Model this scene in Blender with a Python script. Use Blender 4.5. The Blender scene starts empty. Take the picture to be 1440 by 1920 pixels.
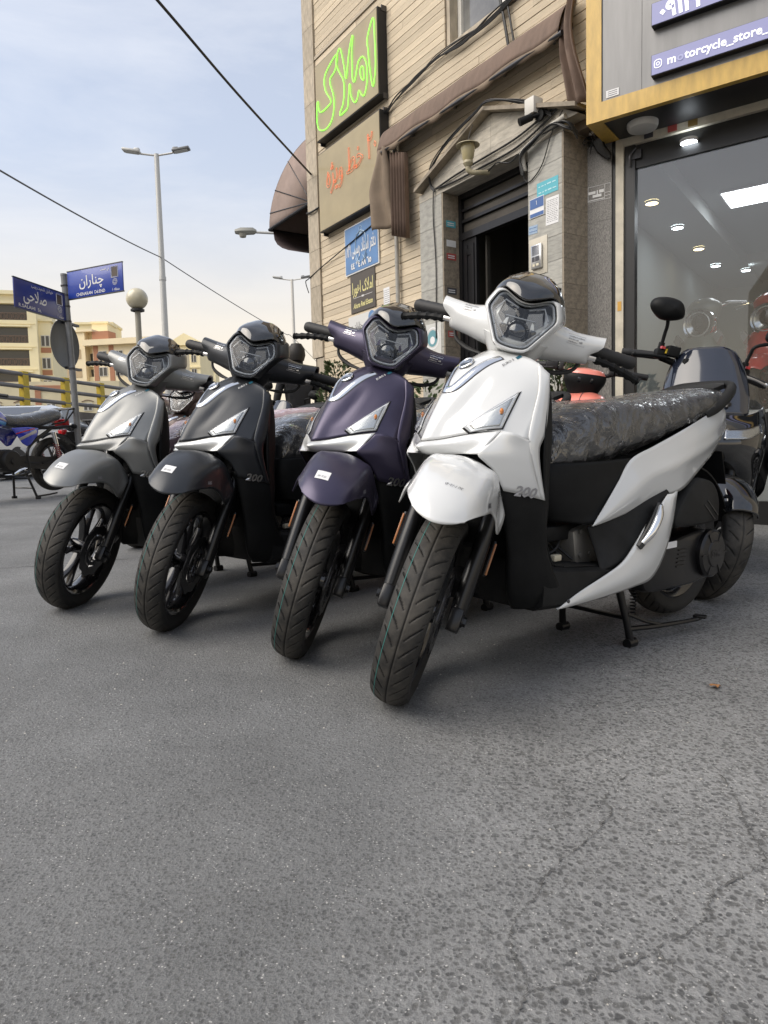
import bpy, bmesh, math, random
import numpy as np
from mathutils import Vector, Matrix, noise
from mathutils.bvhtree import BVHTree
R = math.radians
random.seed(7)
SC = bpy.context.scene
C = SC.collection

# ---------------------------------------------------------------- camera
def cam_axes(pitch, roll):
    p, r = R(pitch), R(roll)
    fwd = Vector((0, math.cos(p), -math.sin(p))); right = Vector((1, 0, 0)); up = right.cross(fwd)
    return right * math.cos(r) - up * math.sin(r), up * math.cos(r) + right * math.sin(r), fwd
cr_, cu_, cf_ = cam_axes(4.74, 1.45)
cam = bpy.data.cameras.new('camera'); co = bpy.data.objects.new('camera', cam); C.objects.link(co)
co.matrix_world = Matrix(((cr_.x, cu_.x, -cf_.x, 0.0079), (cr_.y, cu_.y, -cf_.y, -0.0209), (cr_.z, cu_.z, -cf_.z, 0.7387), (0, 0, 0, 1)))
cam.sensor_fit = 'VERTICAL'; cam.sensor_height = 36; cam.sensor_width = 27; cam.lens = 24.956
cam.clip_start = 0.05; cam.clip_end = 3000
SC.camera = co
# the street climbs gently away from the camera: GM takes street coordinates to the world
GM = Matrix(((0.99994, 0.00118, 0.01063, 0), (-0.00088, 0.9996, -0.02822, 0), (-0.01066, 0.02821, 0.99955, 0), (0, 0, 0, 1)))
def on_street(x, y, yaw=0, z=0):
    return GM @ Matrix.Translation((x, y, z)) @ Matrix.Rotation(yaw, 4, 'Z')

# ---------------------------------------------------------------- sky, sun, exposure
SUN_AZ, SUN_EL = 250, 47          # clockwise from +Y
W = bpy.data.worlds.new('World'); SC.world = W; W.use_nodes = True
nt = W.node_tree; N = nt.nodes; L = nt.links
for n in list(N): N.remove(n)
out = N.new('ShaderNodeOutputWorld'); bg = N.new('ShaderNodeBackground')
sky = N.new('ShaderNodeTexSky'); sky.sky_type = 'NISHITA'; sky.sun_disc = False
sky.sun_elevation = R(SUN_EL); sky.sun_rotation = R(SUN_AZ); sky.air_density = 1.0; sky.dust_density = 2.6; sky.ozone_density = 1.6
tc = N.new('ShaderNodeTexCoord'); mp = N.new('ShaderNodeMapping'); mp.inputs['Scale'].default_value = (1.3, 1.3, 5.5)
ns = N.new('ShaderNodeTexNoise'); ns.inputs['Scale'].default_value = 1.7; ns.inputs['Detail'].default_value = 7; ns.inputs['Roughness'].default_value = .6; ns.inputs['Distortion'].default_value = .4
rp = N.new('ShaderNodeValToRGB'); rp.color_ramp.elements[0].position = .42; rp.color_ramp.elements[1].position = .78
rp.color_ramp.elements[0].color = (.36, .36, .36, 1); rp.color_ramp.elements[1].color = (.60, .60, .60, 1)
mx = N.new('ShaderNodeMix'); mx.data_type = 'RGBA'
mx.inputs[7].default_value = (6.0, 6.0, 6.1, 1)
# low haze band, the same all the way round the horizon
sz = N.new('ShaderNodeSeparateXYZ'); hr = N.new('ShaderNodeMapRange'); hr.interpolation_type = 'SMOOTHERSTEP'; hr.inputs[1].default_value = -.02; hr.inputs[2].default_value = .44; hr.inputs[3].default_value = .92; hr.inputs[4].default_value = .0
hm = N.new('ShaderNodeMix'); hm.data_type = 'RGBA'; hm.inputs[7].default_value = (5.7, 4.85, 3.65, 1)
L.new(tc.outputs['Generated'], sz.inputs[0]); L.new(sz.outputs['Z'], hr.inputs[0]); L.new(hr.outputs[0], hm.inputs[0])
L.new(tc.outputs['Generated'], mp.inputs['Vector']); L.new(mp.outputs[0], ns.inputs['Vector']); L.new(ns.outputs['Fac'], rp.inputs[0])
L.new(rp.outputs[0], mx.inputs[0]); L.new(sky.outputs[0], mx.inputs[6]); L.new(mx.outputs[2], hm.inputs[6]); L.new(hm.outputs[2], bg.inputs[0])
bg.inputs[1].default_value = .1
L.new(bg.outputs[0], out.inputs[0])
sl = bpy.data.lights.new('sun', 'SUN'); sl.energy = 1.5; sl.angle = R(55); sl.color = (1, .93, .82)
so = bpy.data.objects.new('sun', sl); C.objects.link(so)
sd = Vector((math.sin(R(SUN_AZ)) * math.cos(R(SUN_EL)), math.cos(R(SUN_AZ)) * math.cos(R(SUN_EL)), math.sin(R(SUN_EL))))
so.rotation_euler = sd.to_track_quat('Z', 'Y').to_euler(); so.location = (-30, -15, 40)
SC.view_settings.view_transform = 'Standard'; SC.view_settings.look = 'None'
SC.view_settings.exposure = .95; SC.view_settings.gamma = 1
SC.render.engine = 'CYCLES'
SC.cycles.max_bounces = 8; SC.cycles.transparent_max_bounces = 16; SC.cycles.glossy_bounces = 4; SC.cycles.diffuse_bounces = 4
SC.cycles.caustics_reflective = False; SC.cycles.caustics_refractive = False
SC.cycles.use_denoising = True; SC.cycles.sample_clamp_indirect = 4

# ---------------------------------------------------------------- materials
MATS = {}
def mat(name, col, rough=.5, metal=0, coat=0, var=0, vscale=8, bump=0, bscale=60, col2=None, spec=.5, rand=0, emit=None, estr=0, coatr=.05, rvar=0, stretch=None, det=6):
    if name in MATS: return MATS[name]
    m = bpy.data.materials.new(name); m.use_nodes = True; MATS[name] = m
    t = m.node_tree; n = t.nodes; l = t.links; b = n['Principled BSDF']
    b.inputs['Base Color'].default_value = (*col, 1); b.inputs['Roughness'].default_value = rough; b.inputs['Metallic'].default_value = metal
    b.inputs['Coat Weight'].default_value = coat; b.inputs['Coat Roughness'].default_value = coatr; b.inputs['Specular IOR Level'].default_value = spec
    src = None
    if var or bump or col2 or rvar:
        tcn = n.new('ShaderNodeTexCoord'); vec = tcn.outputs['Object']
        if stretch:
            mpn = n.new('ShaderNodeMapping'); mpn.inputs['Scale'].default_value = stretch; l.new(vec, mpn.inputs['Vector']); vec = mpn.outputs[0]
    if var or col2:
        nz = n.new('ShaderNodeTexNoise'); nz.inputs['Scale'].default_value = vscale; nz.inputs['Detail'].default_value = det; nz.inputs['Roughness'].default_value = .62
        l.new(vec, nz.inputs['Vector'])
        r = n.new('ShaderNodeValToRGB'); r.color_ramp.elements[0].position = .34; r.color_ramp.elements[1].position = .68
        c2 = col2 if col2 else tuple(c * (1 - var) for c in col)
        r.color_ramp.elements[0].color = (*c2, 1); r.color_ramp.elements[1].color = (*(col if col2 else tuple(min(1, c * (1 + var * .6)) for c in col)), 1)
        l.new(nz.outputs['Fac'], r.inputs[0]); src = r.outputs[0]
    if rand:
        oi = n.new('ShaderNodeObjectInfo'); mr = n.new('ShaderNodeMapRange'); mr.inputs[3].default_value = 1 - rand; mr.inputs[4].default_value = 1 + rand * .55
        l.new(oi.outputs['Random'], mr.inputs[0])
        vm = n.new('ShaderNodeVectorMath'); vm.operation = 'SCALE'
        if src: l.new(src, vm.inputs[0])
        else: vm.inputs[0].default_value = col
        l.new(mr.outputs[0], vm.inputs['Scale']); src = vm.outputs[0]
    if src: l.new(src, b.inputs['Base Color'])
    if rvar:
        n3 = n.new('ShaderNodeTexNoise'); n3.inputs['Scale'].default_value = vscale * 1.7; n3.inputs['Detail'].default_value = 5; l.new(vec, n3.inputs['Vector'])
        m3 = n.new('ShaderNodeMapRange'); m3.inputs[1].default_value = .3; m3.inputs[2].default_value = .7; m3.inputs[3].default_value = rough - rvar; m3.inputs[4].default_value = rough + rvar
        l.new(n3.outputs['Fac'], m3.inputs[0]); l.new(m3.outputs[0], b.inputs['Roughness'])
    if bump:
        n2 = n.new('ShaderNodeTexNoise'); n2.inputs['Scale'].default_value = bscale; n2.inputs['Detail'].default_value = 5; l.new(vec, n2.inputs['Vector'])
        bp = n.new('ShaderNodeBump'); bp.inputs['Strength'].default_value = bump; bp.inputs['Distance'].default_value = .01
        l.new(n2.outputs['Fac'], bp.inputs['Height']); l.new(bp.outputs[0], b.inputs['Normal'])
    if emit:
        b.inputs['Emission Color'].default_value = (*emit, 1); b.inputs['Emission Strength'].default_value = estr
    return m
def thin_glass(name, tint=(1, 1, 1), refl=.08, rough=.0, facing=.5, bump=0, bscale=30, veil=0, veilcol=(.8, .8, .8)):
    if name in MATS: return MATS[name]
    m = bpy.data.materials.new(name); m.use_nodes = True; MATS[name] = m
    t = m.node_tree; n = t.nodes; l = t.links; n.remove(n['Principled BSDF']); o = n['Material Output']
    tr = n.new('ShaderNodeBsdfTransparent'); tr.inputs[0].default_value = (*tint, 1)
    gl = n.new('ShaderNodeBsdfGlossy'); gl.inputs['Roughness'].default_value = rough; gl.inputs[0].default_value = (1, 1, 1, 1)
    lw = n.new('ShaderNodeLayerWeight'); lw.inputs['Blend'].default_value = .5
    pw = n.new('ShaderNodeMath'); pw.operation = 'POWER'; pw.inputs[1].default_value = 5; l.new(lw.outputs['Facing'], pw.inputs[0])
    ma = n.new('ShaderNodeMath'); ma.operation = 'MULTIPLY_ADD'; ma.inputs[1].default_value = .9; ma.inputs[2].default_value = refl + .04; ma.use_clamp = True
    l.new(pw.outputs[0], ma.inputs[0])
    mxs = n.new('ShaderNodeMixShader'); l.new(ma.outputs[0], mxs.inputs[0]); l.new(tr.outputs[0], mxs.inputs[1]); l.new(gl.outputs[0], mxs.inputs[2])
    fin = mxs.outputs[0]
    if bump:
        tcn = n.new('ShaderNodeTexCoord'); n2 = n.new('ShaderNodeTexNoise'); n2.inputs['Scale'].default_value = bscale; n2.inputs['Detail'].default_value = 4; n2.inputs['Distortion'].default_value = 2.6
        l.new(tcn.outputs['Object'], n2.inputs['Vector'])
        bp = n.new('ShaderNodeBump'); bp.inputs['Strength'].default_value = bump; bp.inputs['Distance'].default_value = .02
        l.new(n2.outputs['Fac'], bp.inputs['Height']); l.new(bp.outputs[0], gl.inputs['Normal']); l.new(bp.outputs[0], lw.inputs['Normal'])
    if veil:
        df = n.new('ShaderNodeBsdfDiffuse'); df.inputs[0].default_value = (*veilcol, 1)
        m2 = n.new('ShaderNodeMixShader'); m2.inputs[0].default_value = veil; l.new(fin, m2.inputs[1]); l.new(df.outputs[0], m2.inputs[2]); fin = m2.outputs[0]
    l.new(fin, o.inputs[0])
    return m
M_WHITE = mat('pearl_white_paint', (.64, .65, .645), .20, 0, 1, coatr=.04, rvar=.04, vscale=3)
M_SILVER = mat('matte_silver_paint', (.235, .24, .236), .43, .55, .15, coatr=.25, var=.06, vscale=3)
M_BLACK = mat('matte_black_paint', (.030, .033, .038), .36, .45, .2, coatr=.3, var=.15, vscale=4)
M_PURPLE = mat('matte_purple_paint', (.050, .043, .080), .36, .55, .25, coatr=.25, var=.1, vscale=3)
M_BROWN = mat('brown_paint', (.095, .066, .060), .3, .5, .4)
M_TRIM = mat('silver_trim_paint', (.60, .61, .60), .32, .45, .3)
M_PLASTIC = mat('black_plastic', (.009, .0095, .010), .5, 0, 0, bump=.03, bscale=400, var=.25, vscale=14, spec=.16)
M_PLASTIC2 = mat('dusty_black_plastic', (.015, .0155, .016), .56, 0, 0, bump=.03, bscale=300, var=.4, vscale=9, spec=.2)
M_GLOSSBLK = mat('gloss_black', (.008, .009, .011), .05, 0, 1)
M_CHROME = mat('chrome', (.78, .79, .80), .10, 1)
M_ALU = mat('brushed_aluminium', (.62, .62, .62), .3, 1)
M_STEEL = mat('dark_steel', (.09, .09, .095), .38, .9)
M_BLKMETAL = mat('black_metal', (.008, .008, .009), .32, .2, .1)
M_ENGINE = mat('cast_aluminium', (.30, .29, .27), .5, .7, bump=.12, bscale=220)
M_RIM = mat('gloss_black_alloy', (.010, .010, .012), .16, .2, .8)
M_RUBBER = mat('grip_rubber', (.018, .018, .019), .6, bump=.1, bscale=300)
M_SEAT = mat('black_vinyl', (.020, .021, .023), .42, bump=.06, bscale=250)
M_MAROON = mat('maroon_vinyl', (.11, .035, .04), .4, bump=.06, bscale=250)
M_ORANGE = mat('orange_reflector', (.40, .15, .045), .3, 0, .3)
M_REDLENS = mat('red_lens', (.45, .01, .015), .15, 0, .5)
M_AMBER = mat('amber_bulb', (.65, .22, .04), .2)
M_PAPER = mat('white_label', (.74, .74, .74), .6)
M_INK = mat('dark_print', (.06, .06, .07), .6)
M_GREYPRINT = mat('grey_print', (.28, .28, .29), .4)
M_WHITEPRINT = mat('white_print', (.75, .75, .74), .5)
M_TEAL = mat('teal_print', (.015, .10, .15), .4)
M_LENS = thin_glass('clear_lens', (.97, .98, .985), -.016)
M_WRAP = thin_glass('plastic_wrap', (.90, .91, .92), .05, .015, bump=1.0, bscale=9, veil=.02)
M_WRAPPINK = thin_glass('pink_plastic_wrap', (.88, .78, .80), .10, .03, bump=.8, bscale=9, veil=.30, veilcol=(.80, .62, .68))
M_REFLECT = mat('lamp_reflector', (.42, .43, .45), .16, 1); M_SIGREF = mat('signal_reflector', (.50, .50, .49), .25, .8); M_SEAM = mat('panel_seam', (.05, .05, .055), .6)
M_LAMPDARK = mat('lamp_housing', (.02, .021, .023), .3, .4)
M_DRL = mat('light_guide', (.27, .28, .29), .25, .2, .4); M_SIGDRL = mat('signal_light_guide', (.60, .61, .62), .2, .1, .6)
M_WIRE = mat('cable_black', (.012, .012, .012), .5)
M_TREADLINE = mat('teal_tyre_line', (.03, .17, .155), .75)

def tyre_mat():
    m = mat('tyre_rubber', (.030, .029, .028), .72)
    t = m.node_tree; n = t.nodes; l = t.links; b = n['Principled BSDF']
    tcn = n.new('ShaderNodeTexCoord')
    nz = n.new('ShaderNodeTexNoise'); nz.inputs['Scale'].default_value = 9; nz.inputs['Detail'].default_value = 8; nz.inputs['Roughness'].default_value = .7; l.new(tcn.outputs['Object'], nz.inputs['Vector'])
    at = n.new('ShaderNodeAttribute'); at.attribute_name = 'dust'
    mu = n.new('ShaderNodeMath'); mu.operation = 'MULTIPLY'; l.new(at.outputs['Fac'], mu.inputs[0])
    mr = n.new('ShaderNodeMapRange'); mr.inputs[1].default_value = .36; mr.inputs[2].default_value = .60; l.new(nz.outputs['Fac'], mr.inputs[0]); l.new(mr.outputs[0], mu.inputs[1])
    mx = n.new('ShaderNodeMix'); mx.data_type = 'RGBA'; mx.inputs[6].default_value = (.011, .011, .011, 1); mx.inputs[7].default_value = (.066, .060, .051, 1)
    l.new(mu.outputs[0], mx.inputs[0]); l.new(mx.outputs[2], b.inputs['Base Color'])
    n2 = n.new('ShaderNodeTexNoise'); n2.inputs['Scale'].default_value = 350; l.new(tcn.outputs['Object'], n2.inputs['Vector'])
    bp = n.new('ShaderNodeBump'); bp.inputs['Strength'].default_value = .15; bp.inputs['Distance'].default_value = .004; l.new(n2.outputs['Fac'], bp.inputs['Height']); l.new(bp.outputs[0], b.inputs['Normal'])
    return m
M_TYRE = tyre_mat()

# ---------------------------------------------------------------- helpers
def link(o, parent=None):
    C.objects.link(o)
    if parent is not None: o.parent = parent
    return o
def tag(o, label, cat, group=None):
    o['label'] = label; o['category'] = cat
    if group: o['group'] = group
    return o
def thing(name, label, cat, matrix=None, group=None):
    o = bpy.data.objects.new(name, None); o.empty_display_size = .2; C.objects.link(o)
    if matrix is not None: o.matrix_world = matrix
    return tag(o, label, cat, group)
def mesh_of(name, verts, faces, m=None, smooth=True, ang=38):
    me = bpy.data.meshes.new(name); me.from_pydata([tuple(map(float, v)) for v in verts], [], [tuple(f) for f in faces]); me.validate()
    if m is not None:
        for k in (m if isinstance(m, (list, tuple)) else [m]): me.materials.append(k)
    if smooth:
        me.shade_smooth(); me.set_sharp_from_angle(angle=R(ang))
    return me
def new(name, verts, faces, m=None, parent=None, smooth=True, ang=38, thick=0):
    o = bpy.data.objects.new(name, mesh_of(name, verts, faces, m, smooth, ang)); link(o, parent)
    if thick:
        s = o.modifiers.new('solid', 'SOLIDIFY'); s.thickness = thick; s.offset = -1; s.use_even_offset = False
    return o
def crs(P, n):
    P = np.asarray(P, float); k = len(P)
    if k == 2:
        t = np.linspace(0, 1, n).reshape((-1,) + (1,) * (P.ndim - 1)); return P[0] * (1 - t) + P[1] * t
    Q = np.concatenate([(2 * P[0] - P[1])[None], P, (2 * P[-1] - P[-2])[None]])
    u = np.linspace(0, k - 1, n); i = np.minimum(u.astype(int), k - 2); f = (u - i).reshape((-1,) + (1,) * (P.ndim - 1))
    a, b, c, d = Q[i], Q[i + 1], Q[i + 2], Q[i + 3]
    return .5 * (2 * b + (c - a) * f + (2 * a - 5 * b + 4 * c - d) * f ** 2 + (3 * b - 3 * c + d - a) * f ** 3)
def closed(P, n):
    P = np.asarray(P, float); k = len(P); u = np.linspace(0, k, n, endpoint=False); i = u.astype(int); f = (u - i)[:, None]
    a, b, c, d = P[(i - 1) % k], P[i % k], P[(i + 1) % k], P[(i + 2) % k]
    return .5 * (2 * b + (c - a) * f + (2 * a - 5 * b + 4 * c - d) * f ** 2 + (3 * b - 3 * c + d - a) * f ** 3)
def surf(ctrl, nu, nv):
    g = np.asarray(ctrl, float); g = crs(g, nu); return np.swapaxes(crs(np.swapaxes(g, 0, 1), nv), 0, 1)
def ringpoly(P, n, sm=4):     # closed outline with nearly straight sides and softly rounded corners
    P = np.asarray(P, float); Q = np.concatenate([P, P[:1]]); sl_ = np.linalg.norm(np.diff(Q, axis=0), axis=1); cum = np.concatenate([[0], np.cumsum(sl_)]); u = np.linspace(0, cum[-1], n, endpoint=False)
    A = np.stack([np.interp(u, cum, Q[:, k]) for k in range(3)], 1)
    for _ in range(sm): A = (np.roll(A, 1, 0) + 2 * A + np.roll(A, -1, 0)) / 4
    return A
def grid_faces(nu, nv, cu=False, cv=False):
    F = []
    for i in range(nu if cu else nu - 1):
        for j in range(nv if cv else nv - 1):
            a, b = i * nv + j, i * nv + (j + 1) % nv; c, d = ((i + 1) % nu) * nv + (j + 1) % nv, ((i + 1) % nu) * nv + j
            F.append((a, b, c, d))
    return F
def mir(half):      # half rows run from y=0 outward to +y: full rows from -y to +y
    h = np.asarray(half, float); m = h[:, :0:-1].copy(); m[..., 1] *= -1
    return np.concatenate([m, h], 1)
def flipy(a):
    a = np.array(a, float); a[..., 1] *= -1; return a
def sheet(name, G, m, parent=None, hint=(0, 0, 1), thick=.004, ang=50):
    G = np.asarray(G, float); nu, nv = G.shape[:2]; F = grid_faces(nu, nv)
    i, j = nu // 2, nv // 2
    tot = np.cross(G[1:, :-1] - G[:-1, :-1], G[:-1, 1:] - G[:-1, :-1]).reshape(-1, 3).sum(0)
    # face order a,b,c,d -> normal = (b-a)x(d-a) = dj x di
    if np.dot(-tot, hint) < 0: F = [f[::-1] for f in F]
    return new(name, G.reshape(-1, 3), F, m, parent, True, ang, thick)

class MB:
    def __init__(s): s.v = []; s.f = []
    def add(s, v, f):
        k = len(s.v); s.v += [tuple(map(float, p)) for p in v]; s.f += [tuple(i + k for i in q) for q in f]; return s
    def box(s, c, size, M=None, bev=0):
        bm = bmesh.new(); bmesh.ops.create_cube(bm, size=1)
        for v in bm.verts: v.co = Vector((v.co.x * size[0], v.co.y * size[1], v.co.z * size[2]))
        if bev: bmesh.ops.bevel(bm, geom=bm.edges[:], offset=bev, segments=2, profile=.5, affect='EDGES')
        bm.verts.index_update()
        vv = [(M @ v.co if M is not None else v.co) + Vector(c) for v in bm.verts]; s.add(vv, [[q.index for q in f.verts] for f in bm.faces]); bm.free(); return s
    def tube(s, pts, r, n=8, caps=True, smooth=0):
        P = np.asarray(pts, float)
        rr = np.full(len(P), r) if np.isscalar(r) else np.asarray(r, float)
        if smooth: rr = crs(rr[:, None], smooth)[:, 0]; P = crs(P, smooth)
        T = np.gradient(P, axis=0); T /= np.linalg.norm(T, axis=1)[:, None] + 1e-12
        up = np.array([0, 0, 1.]) if abs(T[0][2]) < .9 else np.array([1., 0, 0]); V_ = []
        x = np.cross(up, T[0]); x /= np.linalg.norm(x)
        for i in range(len(P)):
            x = x - T[i] * (x @ T[i]); x /= np.linalg.norm(x); y = np.cross(T[i], x)
            for k in range(n):
                a = 2 * math.pi * k / n; V_.append(P[i] + rr[i] * (math.cos(a) * x + math.sin(a) * y))
        F = grid_faces(len(P), n, False, True)
        if caps: F += [tuple(range(n)), tuple(range((len(P) - 1) * n, len(P) * n))[::-1]]
        F = [f[::-1] for f in F]
        return s.add(V_, F)
    def lathe(s, prof, n=32, o=(0, 0, 0), axis='Z', full=True, cap=False):
        V_ = []
        for r, h in prof:
            for k in range(n):
                a = 2 * math.pi * k / n; p = (r * math.cos(a), r * math.sin(a), h)
                if axis == 'Y': p = (p[0], p[2], p[1])
                if axis == 'X': p = (p[2], p[0], p[1])
                V_.append((p[0] + o[0], p[1] + o[1], p[2] + o[2]))
        F = grid_faces(len(prof), n, False, True)
        if cap: F += [tuple(range(n)), tuple(range((len(prof) - 1) * n, len(prof) * n))[::-1]]
        return s.add(V_, F)
    def loft(s, secs, cap=True):
        S = np.asarray(secs, float); k, n = S.shape[:2]; F = grid_faces(k, n, False, True)
        if cap: F += [tuple(range(n))[::-1], tuple(range((k - 1) * n, k * n))]
        return s.add(S.reshape(-1, 3), F)
    def prism(s, poly, fn, d0, d1):   # poly: 2d points, fn(u, v, d) -> 3d
        n = len(poly); v = [fn(u, w, d0) for u, w in poly] + [fn(u, w, d1) for u, w in poly]
        f = [tuple(range(n))[::-1], tuple(range(n, 2 * n))] + [(i, (i + 1) % n, n + (i + 1) % n, n + i) for i in range(n)]
        return s.add(v, f)
    def obj(s, name, m, parent=None, smooth=True, ang=38, thick=0, fix=True):
        o = new(name, s.v, s.f, m, parent, smooth, ang, thick)
        if fix:
            bm = bmesh.new(); bm.from_mesh(o.data); bmesh.ops.recalc_face_normals(bm, faces=bm.faces[:]); bm.to_mesh(o.data); bm.free()
        return o
def bvh_of(*objs):
    V_, F = [], []
    for o in objs:
        k = len(V_); V_ += [v.co.copy() for v in o.data.vertices]; F += [[i + k for i in p.vertices] for p in o.data.polygons]
    return BVHTree.FromPolygons(V_, F)

# ------------------------------------------------- lettering (joined letter forms, written right to left)
ARF = {'ا': 'FE8D FE8E', 'آ': 'FE81 FE82', 'ب': 'FE8F FE90 FE91 FE92', 'ت': 'FE95 FE96 FE97 FE98', 'ج': 'FE9D FE9E FE9F FEA0', 'چ': 'FB7A FB7B FB7C FB7D', 'ح': 'FEA1 FEA2 FEA3 FEA4',
       'خ': 'FEA5 FEA6 FEA7 FEA8', 'د': 'FEA9 FEAA', 'ر': 'FEAD FEAE', 'ز': 'FEAF FEB0', 'ژ': 'FB8A FB8B', 'س': 'FEB1 FEB2 FEB3 FEB4', 'ش': 'FEB5 FEB6 FEB7 FEB8', 'ص': 'FEB9 FEBA FEBB FEBC',
       'ط': 'FEC1 FEC2 FEC3 FEC4', 'ف': 'FED1 FED2 FED3 FED4', 'ق': 'FED5 FED6 FED7 FED8', 'ک': 'FB8E FB8F FB90 FB91', 'ل': 'FEDD FEDE FEDF FEE0', 'م': 'FEE1 FEE2 FEE3 FEE4', 'ن': 'FEE5 FEE6 FEE7 FEE8',
       'ه': 'FEE9 FEEA FEEB FEEC', 'و': 'FEED FEEE', 'ی': 'FBFC FBFD FBFE FBFF'}
ARF = {k: [chr(int(x, 16)) for x in v.split()] for k, v in ARF.items()}
def shape_fa(t):
    o = []; i = 0; prev = False
    while i < len(t):
        ch = t[i]
        if ch == 'ل' and i + 1 < len(t) and t[i + 1] == 'ا':
            o.append(chr(0xFEFC if prev else 0xFEFB)); prev = False; i += 2; continue
        f = ARF.get(ch)
        if not f: o.append(ch); prev = False; i += 1; continue
        nxt = i + 1 < len(t) and t[i + 1] in ARF and len(f) == 4
        o.append(f[(3 if prev else 2) if nxt else (1 if prev else 0)]); prev = nxt; i += 1
    digs = '۰۱۲۳۴۵۶۷۸۹٠١٢٣٤٥٦٧٨٩'
    out_, run = [], []
    for ch in reversed(o):
        if ch in digs: run.insert(0, ch)
        else: out_ += run + [ch]; run = []
    return ''.join(out_ + run)
def text2d(body, size=1, align='CENTER', outline=0, res=2, shear=0, bold=0):
    cu = bpy.data.curves.new('lettering', 'FONT'); cu.body = body; cu.size = size; cu.align_x = align; cu.align_y = 'CENTER'; cu.resolution_u = res; cu.shear = shear
    if outline: cu.fill_mode = 'NONE'; cu.bevel_depth = outline; cu.bevel_resolution = 0
    if bold: cu.offset = bold
    ob = bpy.data.objects.new('lettering', cu); C.objects.link(ob); bpy.context.view_layer.update()
    me = ob.to_mesh(); v = [tuple(p.co) for p in me.vertices]; f = [tuple(p.vertices) for p in me.polygons]; ob.to_mesh_clear()
    bpy.data.objects.remove(ob); bpy.data.curves.remove(cu)
    return v, f
def lettering(name, body, m, parent, o, ux, uy, size, fa=False, align='CENTER', bvh=None, off=.0015, sx=1, outline=0, shear=0, bold=0, wid=None):
    v, f = text2d(shape_fa(body) if fa else body, size, align, outline, 2, shear, bold)
    if wid and v:
        w0 = max(p[0] for p in v) - min(p[0] for p in v); sx = wid / w0
    o, ux, uy = Vector(o), Vector(ux).normalized(), Vector(uy).normalized(); nn = ux.cross(uy).normalized()
    P = [o + ux * (p[0] * sx) + uy * p[1] + nn * (p[2] + off) for p in v]
    if bvh: P = [stick(p, nn, bvh, off) for p in P]
    return new(name, P, f, m, parent, False)
def stick(p, nn, bvh, off):
    h = bvh.ray_cast(Vector(p) + nn * .12, -nn, .3)
    if h[0] is None: return Vector(p)
    nrm = h[1] if h[1].dot(nn) > 0 else -h[1]
    return h[0] + nrm * off
def decal_grid(name, m, parent, o, ux, uy, w, h, bvh, off=.0012, n=8, thick=0):
    o, ux, uy = Vector(o), Vector(ux).normalized(), Vector(uy).normalized(); nn = ux.cross(uy).normalized()
    V_ = [stick(o + ux * (w * (i / n - .5)) + uy * (h * (j / n - .5)), nn, bvh, off) for i in range(n + 1) for j in range(n + 1)]
    return new(name, V_, [f[::-1] for f in grid_faces(n + 1, n + 1)], m, parent)
def ribbon(name, path, width, m, parent, bvh, nn, off=.002, n=40, closed_=False):
    P = crs(path, n) if not closed_ else closed(path, n)
    nn = Vector(nn).normalized(); T = np.gradient(P, axis=0); V_ = []
    for p, t in zip(P, T):
        sdir = Vector(t).cross(nn).normalized()
        for k in (-1, -.5, 0, .5, 1): V_.append(stick(Vector(p) + sdir * (width / 2 * k), nn, bvh, off + (.0025 if abs(k) < .7 else 0)))
    F = grid_faces(len(P), 5, closed_)
    return new(name, V_, F, m, parent)
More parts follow.
